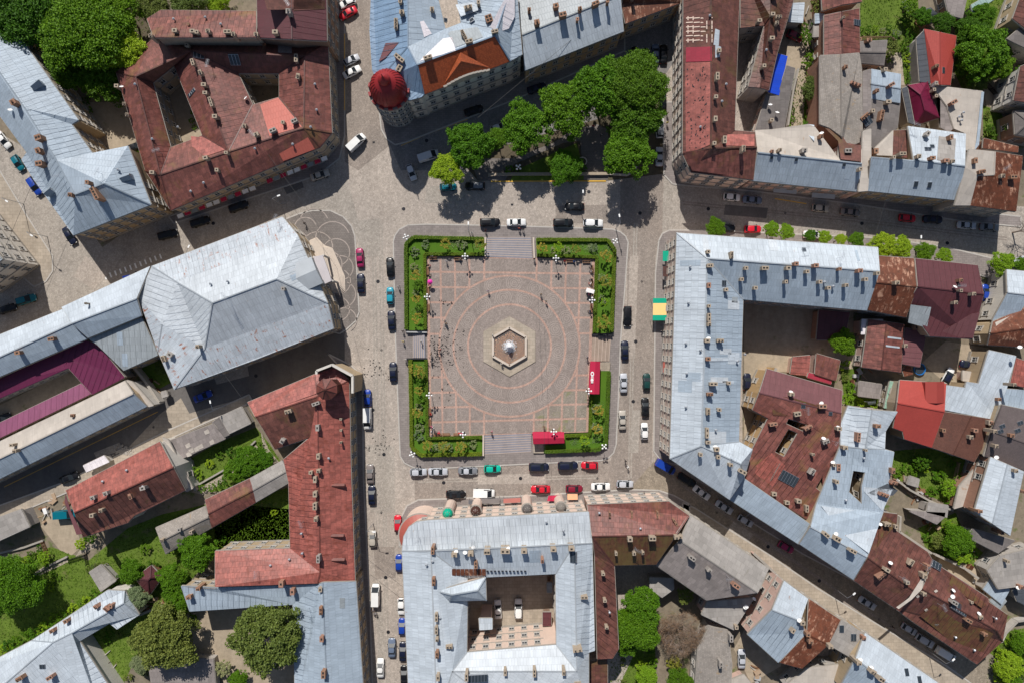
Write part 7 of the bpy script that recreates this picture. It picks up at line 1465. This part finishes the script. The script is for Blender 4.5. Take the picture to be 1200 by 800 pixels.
def car_parts(kind):
    if kind in CARM: return CARM[kind]
    L, W, st, cab = PROF[kind]; m = M(); n = 12; rings = []
    for x, hw, z0, z1 in st:
        r = [(hw*.80, z0), (hw, z0+.12), (hw*1.0, (z0+z1)/2), (hw*.985, z1-.12), (hw*.90, z1-.02), (hw*.45, z1+.035)]
        r = [(y, z) for y, z in r]+[(-y, z) for y, z in reversed(r)]; i = len(m.v); m.v += [(x, y, z) for y, z in r]; rings.append(i)
    for a, b_ in zip(rings, rings[1:]):
        for k in range(n): k2 = (k+1) % n; m.f.append((a+k, a+k2, b_+k2, b_+k)); m.m.append(0)
    m.f.append(tuple(rings[0]+k for k in reversed(range(n)))); m.m.append(0); m.f.append(tuple(rings[-1]+k for k in range(n))); m.m.append(0)
    body = m.mesh('body', mm('paint_white'), True)
    # glass house
    m = M(); (xa, wa, za), (xb, wb, zb), (xc, wc, zc), (xd, wd, zd) = cab
    V = [(xa, -wa-.08, za-.05), (xa, wa+.08, za-.05), (xb, wb, zb), (xb, -wb, zb), (xc, -wc, zc), (xc, wc, zc), (xd, wd+.06, zd-.02), (xd, -wd-.06, zd-.02)]; m.v = V
    m.f = [(0, 3, 2, 1), (3, 4, 5, 2), (4, 7, 6, 5), (1, 2, 5, 6), (0, 7, 4, 3)]; m.m = [0]*5; glass = m.mesh('glass', mm('car_glass'))
    # roof skin with pillars
    m = M(); e = .03; xb2 = xb if kind in ('sedan', 'hatch') else xb-.02
    if kind == 'van':
        m.prism([(xa-.02, -wb-.04), (xa-.02, wb+.04), (xc-.1, wc+.04), (xc-.1, -wc-.04)], zb-.06, zb+.05)
        for s_ in (-1, 1): m.poly([(xa, s_*(wa+.10), za), (.0, s_*(wa+.10), za), (.0, s_*(wb+.03), zb), (xa, s_*(wb+.03), zb)])
        m.poly([(xa-.03, -wa, za), (xa-.03, wa, za), (xa-.02, wb, zb-.05), (xa-.02, -wb, zb-.05)])
    else:
        N = 6; i = 0
        for a_ in range(N+1):
            x = xb2+.06+(xc-.12-xb2)*a_/N; h_ = zb+(zc-zb)*a_/N+.05*math.sin(math.pi*a_/N)+.015
            for b_ in range(5): y = (wb+.03)*(b_/2-1); m.v.append((x, y, h_+.03*(1-(b_/2-1)**2)-(.05 if b_ in (0, 4) else 0)))
        for a_ in range(N):
            for b_ in range(4): m.f.append((a_*5+b_, (a_+1)*5+b_, (a_+1)*5+b_+1, a_*5+b_+1)); m.m.append(0)
    for s_ in (-1, 1):
        m.bar((xc, s_*wc, zc-.02), (xd, s_*(wd+.06), zd-.02), .09, .035); m.bar((xa, s_*(wa+.06), za-.02), (xb, s_*wb, zb-.02), .12, .035)
        m.bar(((xb+xc)/2, s_*(wb+.01), zb-.02), ((xb+xc)/2, s_*(wa+.08), za), .1, .03)
    roof = m.mesh('roof', mm('paint_white'))
    m = M(); m.tube((0, -.11, 0), (0, .11, 0), .31, .31, 14); m.tube((0, -.125, 0), (0, .125, 0), .17, .17, 8); wheel = m.mesh('wheel', mm('tyre'))
    m = M(); m.box((0, 0, 0), (.22, .34, .12)); head = m.mesh('headlight', mm('lamp_clear')); m = M(); m.box((0, 0, 0), (.12, .3, .14)); tail = m.mesh('tail_light', mm('lamp_red'))
    m = M(); m.box((0, 0, 0), (.16, .2, .13)); mir = m.mesh('mirror', mm('car_trim'))
    m = M(); m.box((0, 0, 0), (.1, W*.7, .2)); bump = m.mesh('bumper', mm('car_trim'))
    CARM[kind] = dict(body=body, glass=glass, roof=roof, wheel=wheel, head=head, tail=tail, mir=mir, bump=bump, st=st, cab=cab); return CARM[kind]
def car(x, y, ang, kind, colr, label, group, z=.02, roofcol=None):
    c = at(x, y, 1.0); root = empty({'van': 'parked_van'}.get(kind, 'parked_car'), (c.x, c.y, z), label, 'van' if kind == 'van' else 'car', group, math.radians(ang)); k = car_parts(kind); st, cab = k['st'], k['cab']
    def painted(nm, me, mt):
        o = link(nm, me, root); o.material_slots[0].link = 'OBJECT'; o.material_slots[0].material = mm(mt); return o
    bo = painted('body', k['body'], 'paint_'+colr); painted('roof', k['roof'], 'paint_'+(roofcol or colr)); link('glass', k['glass'], root)
    hw = st[3][1]; xf, xr = st[-3][0]-.35 if kind != 'hatch' else 1.25, st[0][0]+.85
    for wx in (xf-.15, xr):
        for s_ in (-1, 1): link('wheel', k['wheel'], root, (wx, s_*(hw-.08), .31))
    fx = st[-1][0]; rx = st[0][0]
    for s_ in (-1, 1):
        link('headlight', k['head'], root, (fx-.14, s_*st[-2][1]*.82, st[-1][3]-.02)); link('tail_light', k['tail'], root, (rx+.06, s_*st[1][1]*.8, st[0][3]-.12)); link('mirror', k['mir'], root, (cab[3][0]-.25, s_*(hw+.1), cab[3][2]))
    link('bumper', k['bump'], root, (fx-.02, 0, .38)); link('bumper', k['bump'], root, (rx+.02, 0, .38)); return root
G1, G2, G3, G4, G5, G6, G7, G8 = 'cars in the top lane', 'cars on the shaded top street and beside the park', 'cars round the square', 'cars on the upper right street', 'cars on the left streets', 'cars on the bottom lane', 'cars on the lower right street', 'cars in the yards'
V_ = 90
CARS = [(407, 3, 205, 'hatch', 'white', 'white car half hidden at the top edge of the top lane', G1), (407.5, 15, 208, 'sedan', 'red', 'bright red car at the top of the top lane', G1), (411.5, 70, 28, 'hatch', 'silver', 'silver car with dark glass, upper of the slanted pair in the top lane', G1), (412, 84, 28, 'sedan', 'white', 'white car, lower of the slanted pair in the top lane', G1), (417.5, 167, 45, 'van', 'white', 'white van turning at the end of the top lane', G1), (374.5, 205, 20, 'sedan', 'beige', 'old pale car in the shade right of the red awnings', G1),
 (555, 129, 18, 'sedan', 'black', 'dark car right under the orange-roofed white front', G2), (502, 183, 20, 'van', 'silver', 'silver van left of the lime tree', G2), (482, 202, -70, 'hatch', 'silver', 'silver hatchback nose down beside the silver van', G2), (584.5, 149, 22, 'hatch', 'silver', 'pale car half under the park trees', G2), (525, 219, 5, 'hatch', 'teal', 'teal car hidden beneath the lime tree', G2), (556.5, 218, 180, 'suv', 'black', 'black estate car with a grey roof right of the lime tree', G2, 'grey'), (629, 103, 18, 'sedan', 'navy', 'dark blue car driving along the shaded top street', G2),
 (744, 64, V_, 'hatch', 'black', 'black car, leftmost of the four parked side by side in the shade', G2), (757, 67, V_, 'sedan', 'black', 'black saloon, second from the left of the four in the shade', G2), (768.5, 62.5, V_, 'sedan', 'greyblue', 'blue-grey saloon, third of the four in the shade', G2), (778, 63, V_, 'sedan', 'black', 'black saloon, rightmost of the four in the shade', G2), (777, 117, V_, 'sedan', 'black', 'long black car beside the tallest park tree', G2), (773.5, 150, V_, 'suv', 'white', 'white car with a dark roof beside the park', G2, 'grey'), (773, 183.5, V_, 'sedan', 'silver', 'silver saloon at the lower right corner of the park', G2),
 (3, 164, -52, 'sedan', 'white', 'white car at the left photo edge by the blue roof', G5), (20, 191, -58, 'hatch', 'teal', 'teal car behind the white one, left photo edge', G5), (40, 218, -55, 'suv', 'blue', 'blue pickup parked under the blue metal roof', G5, 'blue'), (80.5, 276, -60, 'sedan', 'navy', 'dark navy car at the corner of the blue metal roof', G5), (196, 275, 14, 'suv', 'black', 'black car, leftmost of three in the shade under the tan front', G5), (234, 260, 18, 'suv', 'black', 'black car, middle of three in the shade under the awnings', G5), (279, 242, 20, 'suv', 'black', 'black car, rightmost of three in the shade under the awnings', G5), (30, 351, 18, 'suv', 'teal', 'dark teal car in the shade at the left photo edge', G5), (7, 362, 18, 'sedan', 'black', 'black car behind the dark teal one, left photo edge', G5), (237, 464, 22, 'sedan', 'blue', 'bright blue car on the asphalt street by the hall', G5), (80, 559.5, 20, 'sedan', 'black', 'black car on the asphalt street beside the white kiosk', G5), (1, 490, 20, 'sedan', 'black', 'black car in the purple-roofed courtyard, left edge', G5),
 (421.5, 302, 93, 'sedan', 'magenta', 'dark magenta car at the hall forecourt kerb', G3), (422.5, 332, 93, 'sedan', 'navy', 'navy car below the dark magenta one', G3), (457, 313, 92, 'sedan', 'black', 'black car, uppermost of the row left of the square', G3), (457, 346.5, 92, 'hatch', 'cyan', 'teal blue hatchback left of the square', G3), (458.5, 375.5, 92, 'sedan', 'navy', 'dark blue-grey car below the teal hatchback', G3), (460.5, 435.5, 92, 'sedan', 'navy', 'navy car parked alone at the left pavement, lower half', G3), (430.5, 466, 92, 'hatch', 'blue', 'dark blue car beside the red L-shaped block', G3), (430.5, 490, 271, 'van', 'white', 'white van right below the dark blue car', G3), (433.5, 555, 92, 'sedan', 'brown', 'brownish grey car beside the red L-shaped block', G3), (435.5, 580, 92, 'sedan', 'navy', 'navy car right below the brownish grey one', G3),
 (574, 260.5, 0, 'suv', 'black', 'black car above the top steps, leftmost in the row', G3), (605, 260.5, 0, 'sedan', 'white', 'white car with dark windows above the top steps', G3), (673.5, 242, 180, 'sedan', 'black', 'black car standing alone on the dark cobble patch', G3), (660, 261, 0, 'suv', 'black', 'black off-roader at the top kerb, right half', G3), (695, 261.5, 0, 'suv', 'white', 'white off-roader at the top kerb, right half', G3), (735.5, 370.5, 270, 'suv', 'black', 'black car beside the right steps', G3), (732.5, 410.5, 92, 'sedan', 'navy', 'dark blue car level with the right kiosk top', G3), (731, 448.5, 92, 'sedan', 'silver', 'silver-blue car right of the crimson kiosk', G3), (758, 447, 90, 'hatch', 'darkgreen', 'dark green car by the striped awning side', G3), (756.5, 477, 92, 'sedan', 'black', 'black car below the dark green one', G3), (729.5, 492, 90, 'sedan', 'beige', 'pale beige saloon at the lower right kerb', G3), (755.5, 505, 90, 'hatch', 'white', 'white hatchback below the black car', G3),
 (490, 553, 0, 'hatch', 'silver', 'silver hatchback, leftmost at the bottom kerb', G3), (513, 552.5, 0, 'sedan', 'silver', 'silver saloon, second at the bottom kerb', G3), (548, 551.5, 0, 'sedan', 'grey', 'grey saloon with a silver roof, third at the bottom kerb', G3, 'silver'), (577, 549, 0, 'hatch', 'green', 'turquoise green car at the bottom kerb', G3), (534, 579, 0, 'sedan', 'black', 'black car beside the white van, bottom side', G3), (567, 577.5, 0, 'van', 'white', 'white van above the pale pink front', G3), (631.5, 547, 0, 'suv', 'navy', 'navy car under the crimson kiosk, left one', G3), (665.5, 545.5, 0, 'suv', 'navy', 'dark blue car under the crimson kiosk, right one', G3), (691, 545, 180, 'hatch', 'red', 'pinkish red hatchback at the shadow of the lime shrub', G3), (633.5, 573, 180, 'sedan', 'red', 'bright red saloon in front of the pale pink front', G3), (673, 572.5, 0, 'hatch', 'wine', 'dark red hatchback above the orange awning', G3), (704, 570, 0, 'sedan', 'white', 'white saloon with black windows above the reddish roof', G3), (732.5, 567, 0, 'hatch', 'silver', 'silver-white hatchback rightmost above the reddish roof', G3),
 (780, 546.5, -30, 'van', 'blue', 'blue van at the mouth of the lower right street', G7), (805, 562, -33, 'suv', 'black', 'black car in the shade behind the blue van', G7), (822.5, 577, -36, 'sedan', 'white', 'white saloon in the shade of the pale blue block', G7), (849, 594, -32, 'sedan', 'silver', 'silver car fourth along the lower right street', G7), (874, 610, -32, 'hatch', 'silver', 'silver hatchback fifth along the lower right street', G7), (921.5, 641, -28, 'hatch', 'magenta', 'magenta red hatchback on the lower right street', G7), (1017, 706.5, -33, 'sedan', 'silver', 'silver saloon below the pale dormer terrace', G7), (1066, 737, -32, 'hatch', 'silver', 'silver car, first of three below the olive roof', G7), (1084.5, 750.5, -32, 'suv', 'silver', 'silver off-roader, second of three below the olive roof', G7), (1108.5, 766, -32, 'van', 'white', 'long pale van, last of three below the olive roof', G7),
 (858, 231, -4, 'hatch', 'white', 'white car, first on the upper right street from the left', G4), (882, 234, -5, 'sedan', 'greyblue', 'grey-blue car, second on the upper right street', G4), (850.5, 267.5, 0, 'sedan', 'black', 'black car behind the first street tree', G4), (882.5, 268.5, 0, 'hatch', 'red', 'red car with a dark top rack beside the street trees', G4), (962, 244, -5, 'hatch', 'beige', 'pale beige car in the shaded street', G4), (997, 248.5, -8, 'sedan', 'brown', 'brown-grey car by the terrace front', G4), (1064, 255.5, -5, 'hatch', 'red', 'red car in the shaded upper right street', G4), (1094, 257, -4, 'sedan', 'navy', 'dark blue car right of the red one', G4), (1133.5, 264, -3, 'sedan', 'silver', 'silver car towards the right end of the street', G4), (1160.5, 266, -3, 'sedan', 'grey', 'dark grey car, last in the upper right street', G4), (953, 275, -4, 'sedan', 'white', 'white car partly under small street trees', G4), (1194, 306, 20, 'hatch', 'silver', 'silver car between the last street trees', G4),
 (436.5, 631, 92, 'hatch', 'beige', 'pale beige hatchback alone in the bottom lane', G6), (466, 613, 90, 'hatch', 'red', 'bright red car at the rounded corner bay', G6), (467.5, 659.5, 90, 'hatch', 'blue', 'blue car at the left side of the ring-shaped block', G6), (440, 696.5, 90, 'van', 'white', 'white van in the bottom lane', G6), (470, 710.5, 270, 'hatch', 'white', 'white car, upper of the row beside the ring-shaped block', G6), (471, 734, 90, 'hatch', 'blue', 'blue car, second of the row beside the ring-shaped block', G6), (459, 759, 90, 'sedan', 'greyblue', 'grey-blue car in the middle of the bottom lane', G6), (472, 763.5, 90, 'sedan', 'navy', 'navy car, third of the row beside the ring-shaped block', G6), (445.5, 782.5, 90, 'sedan', 'white', 'white saloon near the bottom photo edge', G6), (473.5, 791, 90, 'sedan', 'black', 'black car at the bottom photo edge', G6),
 (583.5, 714, 92, 'sedan', 'white', 'white saloon in the shade of the big courtyard', G8), (607.5, 713, 90, 'suv', 'white', 'white off-roader standing in the big courtyard', G8), (876, 447, 88, 'hatch', 'navy', 'navy car in the long courtyard', G8), (1112, 440, 60, 'hatch', 'white', 'white car with a dark roof in the right yard', G8, 'navy'), (1137, 427.5, -10, 'sedan', 'navy', 'dark navy car in the right yard', G8), (1155.5, 343, 85, 'hatch', 'blue', 'blue car beside the small white house', G8), (869.5, 772, 90, 'sedan', 'silver', 'silver car in the bottom yard by the pink porch', G8), (932, 42, -25, 'hatch', 'wine', 'dark red car at the top of the dirt track', G8), (77, 602, 5, 'van', 'teal', 'dark green van on the driveway of the red hipped house', G8), (158, 172, 20, 'hatch', 'black', 'black car in the yard between blue and rust-brown blocks', G8)]
for i, a in enumerate(CARS):
    rr = a[7] if len(a) > 7 else None; car(a[0], a[1], a[2]+R.uniform(-1.5, 1.5), a[3], a[4], a[5], a[6], .03, rr)
# =================== people ===================
for n_, c in dict(skin=(.55, .34, .24), hair_dark=(.03, .022, .018), hair_fair=(.30, .20, .10), black=(.02, .02, .024), navy=(.02, .03, .09), white=(.75, .75, .73), red=(.5, .03, .03), pink=(.65, .12, .25), grey=(.25, .25, .27), blue=(.06, .14, .38), denim=(.07, .10, .18), beige=(.45, .38, .28), violet=(.28, .22, .42), yellow=(.75, .6, .1), brown=(.16, .09, .06)).items(): plain('cloth_'+n_, c, .9, var=.1)
def body_mesh(pose):
    """one continuous skinned figure, 1.75 m tall, facing +y"""
    J = {'pel': (0, 0, .95, .14), 'waist': (0, 0, 1.12, .13), 'chest': (0, .01, 1.36, .165), 'neck': (0, .01, 1.50, .06), 'headb': (0, .03, 1.60, .09), 'head': (0, .03, 1.70, .095)}
    E = [('pel', 'waist'), ('waist', 'chest'), ('chest', 'neck'), ('neck', 'headb'), ('headb', 'head')]
    for s_, sx in (('l', -1), ('r', 1)):
        sw = .22*sx if pose == 'walk' else .03
        if pose == 'sit':
            J.update({'hip'+s_: (.10*sx, .03, .50+.0, .10), 'knee'+s_: (.13*sx, .45, .50, .07), 'ank'+s_: (.13*sx, .46, .10, .05), 'toe'+s_: (.14*sx, .62, .05, .04), 'sh'+s_: (.19*sx, .0, .97, .065), 'el'+s_: (.25*sx, .10, .72, .045), 'wr'+s_: (.17*sx, .32, .60, .035), 'ha'+s_: (.14*sx, .40, .58, .035)})
        else:
            J.update({'hip'+s_: (.10*sx, 0, .88, .095), 'knee'+s_: (.11*sx, sw*.8+.03, .50, .065), 'ank'+s_: (.12*sx, sw*1.2-.04, .10, .045), 'toe'+s_: (.13*sx, sw*1.2+.12, .05, .04), 'sh'+s_: (.20*sx, 0, 1.43, .065), 'el'+s_: (.26*sx, -sw*.5-.02, 1.16, .045), 'wr'+s_: (.27*sx, -sw*.6+.10, .93, .034), 'ha'+s_: (.27*sx, -sw*.6+.15, .85, .036)})
        E += [('pel', 'hip'+s_), ('hip'+s_, 'knee'+s_), ('knee'+s_, 'ank'+s_), ('ank'+s_, 'toe'+s_), ('chest', 'sh'+s_), ('sh'+s_, 'el'+s_), ('el'+s_, 'wr'+s_), ('wr'+s_, 'ha'+s_)]
    if pose == 'sit':
        for k in ('pel', 'waist', 'chest', 'neck', 'headb', 'head'): x, y, z, r = J[k]; J[k] = (x, y, z-.44, r)
    names = list(J); me = bpy.data.meshes.new('t'); me.from_pydata([J[k][:3] for k in names], [(names.index(a), names.index(b_)) for a, b_ in E], [])
    o = bpy.data.objects.new('t', me); C.objects.link(o); sk = o.modifiers.new('s', 'SKIN'); sk.use_smooth_shade = True
    for i, k in enumerate(names): me.skin_vertices[0].data[i].radius = (J[k][3],)*2; me.skin_vertices[0].data[i].use_root = (k == 'pel')
    ss = o.modifiers.new('u', 'SUBSURF'); ss.levels = 1; ss.render_levels = 1
    dg = bpy.context.evaluated_depsgraph_get(); ev = o.evaluated_get(dg); out = bpy.data.meshes.new_from_object(ev); bpy.data.objects.remove(o); out.name = 'body'
    out.materials.clear()
    for k in ('cloth_skin', 'cloth_black', 'cloth_navy'): out.materials.append(mm(k))
    off = .44 if pose == 'sit' else 0
    for p in out.polygons:
        x, y, z = p.center
        zz = z+off
        if zz > 1.49: k = 0
        elif (pose != 'sit' and zz > .93 and not (abs(x) > .22 and zz < .97)) or (pose == 'sit' and (z > .56) and y < .3): k = 1
        elif (abs(x) > .22 and pose != 'sit') or (pose == 'sit' and z > .54 and y > .3): k = 0
        else: k = 2
        p.material_index = k
    return out
PM = {k: body_mesh(k) for k in ('walk', 'stand', 'sit')}
m = M(); m.lathe((0, 0, -.02), [(.108, 0), (.118, .06), (.10, .13), (.05, .17)], 10); HAIR = m.mesh('hair', mm('cloth_hair_dark'), True)
def person(x, y, ang, pose, top, legs, label, hair='hair_dark', group='people on the square', z=ZP+.03):
    p = at(x, y, z+.9); p.z = z; root = empty('person', p, label, 'person', group, math.radians(ang)); o = link('body', PM[pose], root)
    for i, k in ((1, top), (2, legs)): o.material_slots[i].link = 'OBJECT'; o.material_slots[i].material = mm('cloth_'+k)
    h = link('hair', HAIR, root, (0, .01, 1.66-(.44 if pose == 'sit' else 0))); h.material_slots[0].link = 'OBJECT'; h.material_slots[0].material = mm('cloth_'+hair)
PP = [(572, 341, 20, 'walk', 'violet', 'grey', 'person in a violet top walking at the upper left inside the rings'), (634, 345, 10, 'walk', 'black', 'black', 'person in black at the upper right inside the rings'), (521, 376, 200, 'walk', 'grey', 'navy', 'person in grey walking left of the rings, left one of the pair'), (523, 379, 200, 'walk', 'brown', 'black', 'person in brown walking left of the rings, right one of the pair'), (515.5, 410, 180, 'walk', 'black', 'red', 'person in black and red standing among the pigeons'),
 (577.5, 393, 90, 'stand', 'white', 'black', 'person in white standing on the upper left rim of the fountain'), (588, 426, 20, 'walk', 'white', 'beige', 'person in white below the fountain basin'), (505, 415, 40, 'stand', 'black', 'grey', 'person feeding pigeons by the left steps'), (505, 423, 60, 'stand', 'grey', 'black', 'person in grey at the foot of the left steps'), (493.5, 400, 80, 'walk', 'white', 'white', 'person in white climbing the left steps'),
 (472, 388, 180, 'walk', 'black', 'black', 'person in black on the left pavement near the steps'), (472.5, 400, 180, 'walk', 'yellow', 'grey', 'person in a yellow top on the left pavement'), (475, 421, 0, 'stand', 'white', 'navy', 'person in white at the rail below the left steps', ), (478, 421.5, 0, 'stand', 'black', 'black', 'person in black at the rail below the left steps'), (467, 336, 170, 'walk', 'white', 'black', 'person in white walking down the left pavement'),
 (569, 270, 0, 'walk', 'black', 'red', 'person in black on the top pavement near the steps'), (608.5, 268, 0, 'walk', 'red', 'navy', 'person in red on the top pavement, left of a pair'), (613, 269, 0, 'walk', 'black', 'black', 'person in black on the top pavement, right of a pair'), (553, 273, 0, 'stand', 'white', 'denim', 'person in white in the tree shade on the top pavement'), (576, 506, 0, 'walk', 'brown', 'pink', 'person with pink trousers above the bottom steps'),
 (506, 300.5, 0, 'sit', 'grey', 'black', 'person seated on the first top bench'), (539, 303.6, 180, 'sit', 'beige', 'denim', 'person seated on the second top bench'), (523, 306, 180, 'stand', 'white', 'blue', 'person in white and blue in the shrub shadow on the top edge'), (662, 305.5, 180, 'sit', 'red', 'black', 'person in red seated on the top edge, right half'), (673, 306, 180, 'sit', 'blue', 'black', 'person in blue seated on the top edge, right half'), (626, 303.5, 0, 'stand', 'brown', 'black', 'person in brown at the right end of the top steps'),
 (693.5, 312, 90, 'sit', 'black', 'grey', 'topmost person seated on the right edge'), (694, 318, 90, 'sit', 'grey', 'navy', 'second person seated on the right edge'), (694, 328, 90, 'sit', 'black', 'navy', 'person in black by the second right bench'), (693, 332, 90, 'sit', 'white', 'red', 'person in white and red by the second right bench'), (690, 345, 90, 'stand', 'pink', 'navy', 'person in pink beside the white cart'), (693, 347, 90, 'stand', 'beige', 'brown', 'person in beige beside the white cart'), (693, 357, 90, 'stand', 'red', 'black', 'person in red below the right globe lamp'), (692, 365, 90, 'sit', 'navy', 'black', 'person in navy seated on the lower right bench'),
 (688.5, 419, 30, 'walk', 'black', 'navy', 'person in black at the upper end of the right kiosk'), (689.5, 468, 0, 'stand', 'black', 'black', 'person in black below the right kiosk'), (505, 500, 270, 'sit', 'pink', 'white', 'person in pink in the bottom left seated group'), (505.5, 506, 270, 'stand', 'white', 'blue', 'person in white in the bottom left seated group'), (508, 502, 220, 'stand', 'white', 'grey', 'pale dressed person beside the bottom left group'), (511, 508.5, 0, 'sit', 'black', 'black', 'person in black in the bottom left corner'), (514, 508, 0, 'sit', 'red', 'pink', 'person in red and pink in the bottom left corner'), (505, 511, 300, 'sit', 'grey', 'black', 'person in grey at the very bottom left corner'),
 (538, 508, 0, 'sit', 'red', 'white', 'person in red by the bottom globe lamp'), (541, 508.5, 0, 'sit', 'pink', 'black', 'person in pink by the bottom globe lamp'), (637.5, 499.5, 0, 'stand', 'brown', 'brown', 'person in brown above the bottom kiosk'), (501.5, 311, 270, 'sit', 'black', 'red', 'person seated at the top of the left edge'), (502, 322, 270, 'sit', 'brown', 'black', 'person seated above the pink parasol'), (502, 334, 270, 'sit', 'pink', 'red', 'person under the pink parasol'), (504, 485, 270, 'sit', 'red', 'brown', 'person in red on the lower left bench'), (640, 353, 0, 'walk', 'black', 'grey', 'person walking just below the one in black, inside the rings')]
for a in PP: person(*a[:7], hair=R.choice(('hair_dark', 'hair_dark', 'hair_fair')), z=(.15 if (a[0] < 480 or a[1] < 275) else ZP+.03))
for a in ((733, 540, 30, 'walk', 'black', 'black', 'person in black crossing the lower right junction'), (736, 547, 30, 'walk', 'white', 'white', 'person in white crossing the lower right junction'), (437, 716, 20, 'walk', 'black', 'navy', 'left one of two people walking below the white van'), (440, 718, 20, 'walk', 'grey', 'black', 'right one of two people walking below the white van'), (387, 344.5, 0, 'stand', 'yellow', 'white', 'person in yellow beside the hall steps'), (695, 148, 0, 'walk', 'red', 'denim', 'person in red and denim on the park path'), (705, 158, 0, 'walk', 'grey', 'black', 'person in grey on the park path'), (755, 578, 0, 'walk', 'black', 'black', 'person in black on the pavement above the reddish roof'), (1046, 734, 0, 'walk', 'black', 'black', 'person on the lower right street by the three silver cars'), (357, 262, 30, 'walk', 'black', 'black', 'person in black on the hall forecourt'), (782, 133, 0, 'stand', 'beige', 'brown', 'person in beige outside the long red block'), (782, 144, 0, 'stand', 'orange' if 0 else 'yellow', 'brown', 'person in yellow outside the long red block'), (776, 388, 0, 'stand', 'black', 'white', 'person by the doorway under the striped awning')):
    person(*a[:7], group='passers-by in the streets', z=.14)
# pigeons
m = M(); m.lathe((0, 0, .0), [(.03, 0), (.10, .06), (.11, .12), (.04, .18)], 6); m.v = [(x*1.7, y*.8, z) for x, y, z in m.v]; m.poly([(-.32, -.05, .1), (-.32, .05, .1), (-.12, .06, .13), (-.12, -.06, .13)]); icos(m, (.2, 0, .22), .05); PG = m.mesh('pigeon', mm('iron'))
R.seed(44); PGL = []
for k in range(110): PGL.append((R.gauss(512, 8), R.gauss(412, 11), ZP))
for k in range(40): PGL.append((R.uniform(515, 545), R.uniform(385, 430), ZP))
for k in range(12): PGL.append((R.uniform(515, 530), R.uniform(352, 358), ZP))
for k in range(14): PGL.append((R.uniform(505, 530), R.uniform(440, 480), ZP))
for k in range(30): PGL.append((R.gauss(440, 9), R.gauss(430, 9), .02))
for k in range(26): PGL.append((R.gauss(443, 8), R.gauss(520, 6), .02))
for x, y, z in PGL:
    if z > .3 and x < 502: continue
    o = link('pigeon', PG, None, at(x, y, z+.02), R.uniform(0, 6.28)); o.scale = (.8, .8, .8); tag(o, 'dark pigeon on the paving, one of the scattered flock', 'pigeon', 'pigeons on the paving left of the fountain' )
# overhead wires
for l, pts in (('overhead wire pair crossing the junction towards the hall forecourt', ((285, 140), (372, 262), (405, 400))), ('thin overhead wire over the right part of the square', ((630, 335), (634, 420), (640, 560))), ('sagging cable over the long red roofed block', ((845, 160), (905, 70))), ('cable from the pale terrace to the red-brown roof', ((742, 655), (795, 638))), ('cable across the shaded top street', ((560, 138), (690, 30))), ('cable pair over the upper right street', ((1060, 160), (1020, 296))), ('cable over the lower left lawn', ((110, 665), (128, 612))), ('cable across the left street under the blue roof', ((40, 210), (2, 300))), ('cable crossing the bottom lane', ((412, 640), (476, 690))), ('thin wire between the red L-shaped block and hall', ((250, 420), (292, 478)))):
    m = M(); Pn = [at(x, y, 10) for x, y in pts]; c = Pn[0].copy()
    for i in range(len(Pn)-1): m.tube(Pn[i]-c, Pn[i+1]-c, .03, .03, 4)
    o = m.obj('overhead_wire', mm('wire'), None, loc=c); tag(o, l, 'wire')
for b in BLD: b.finish()
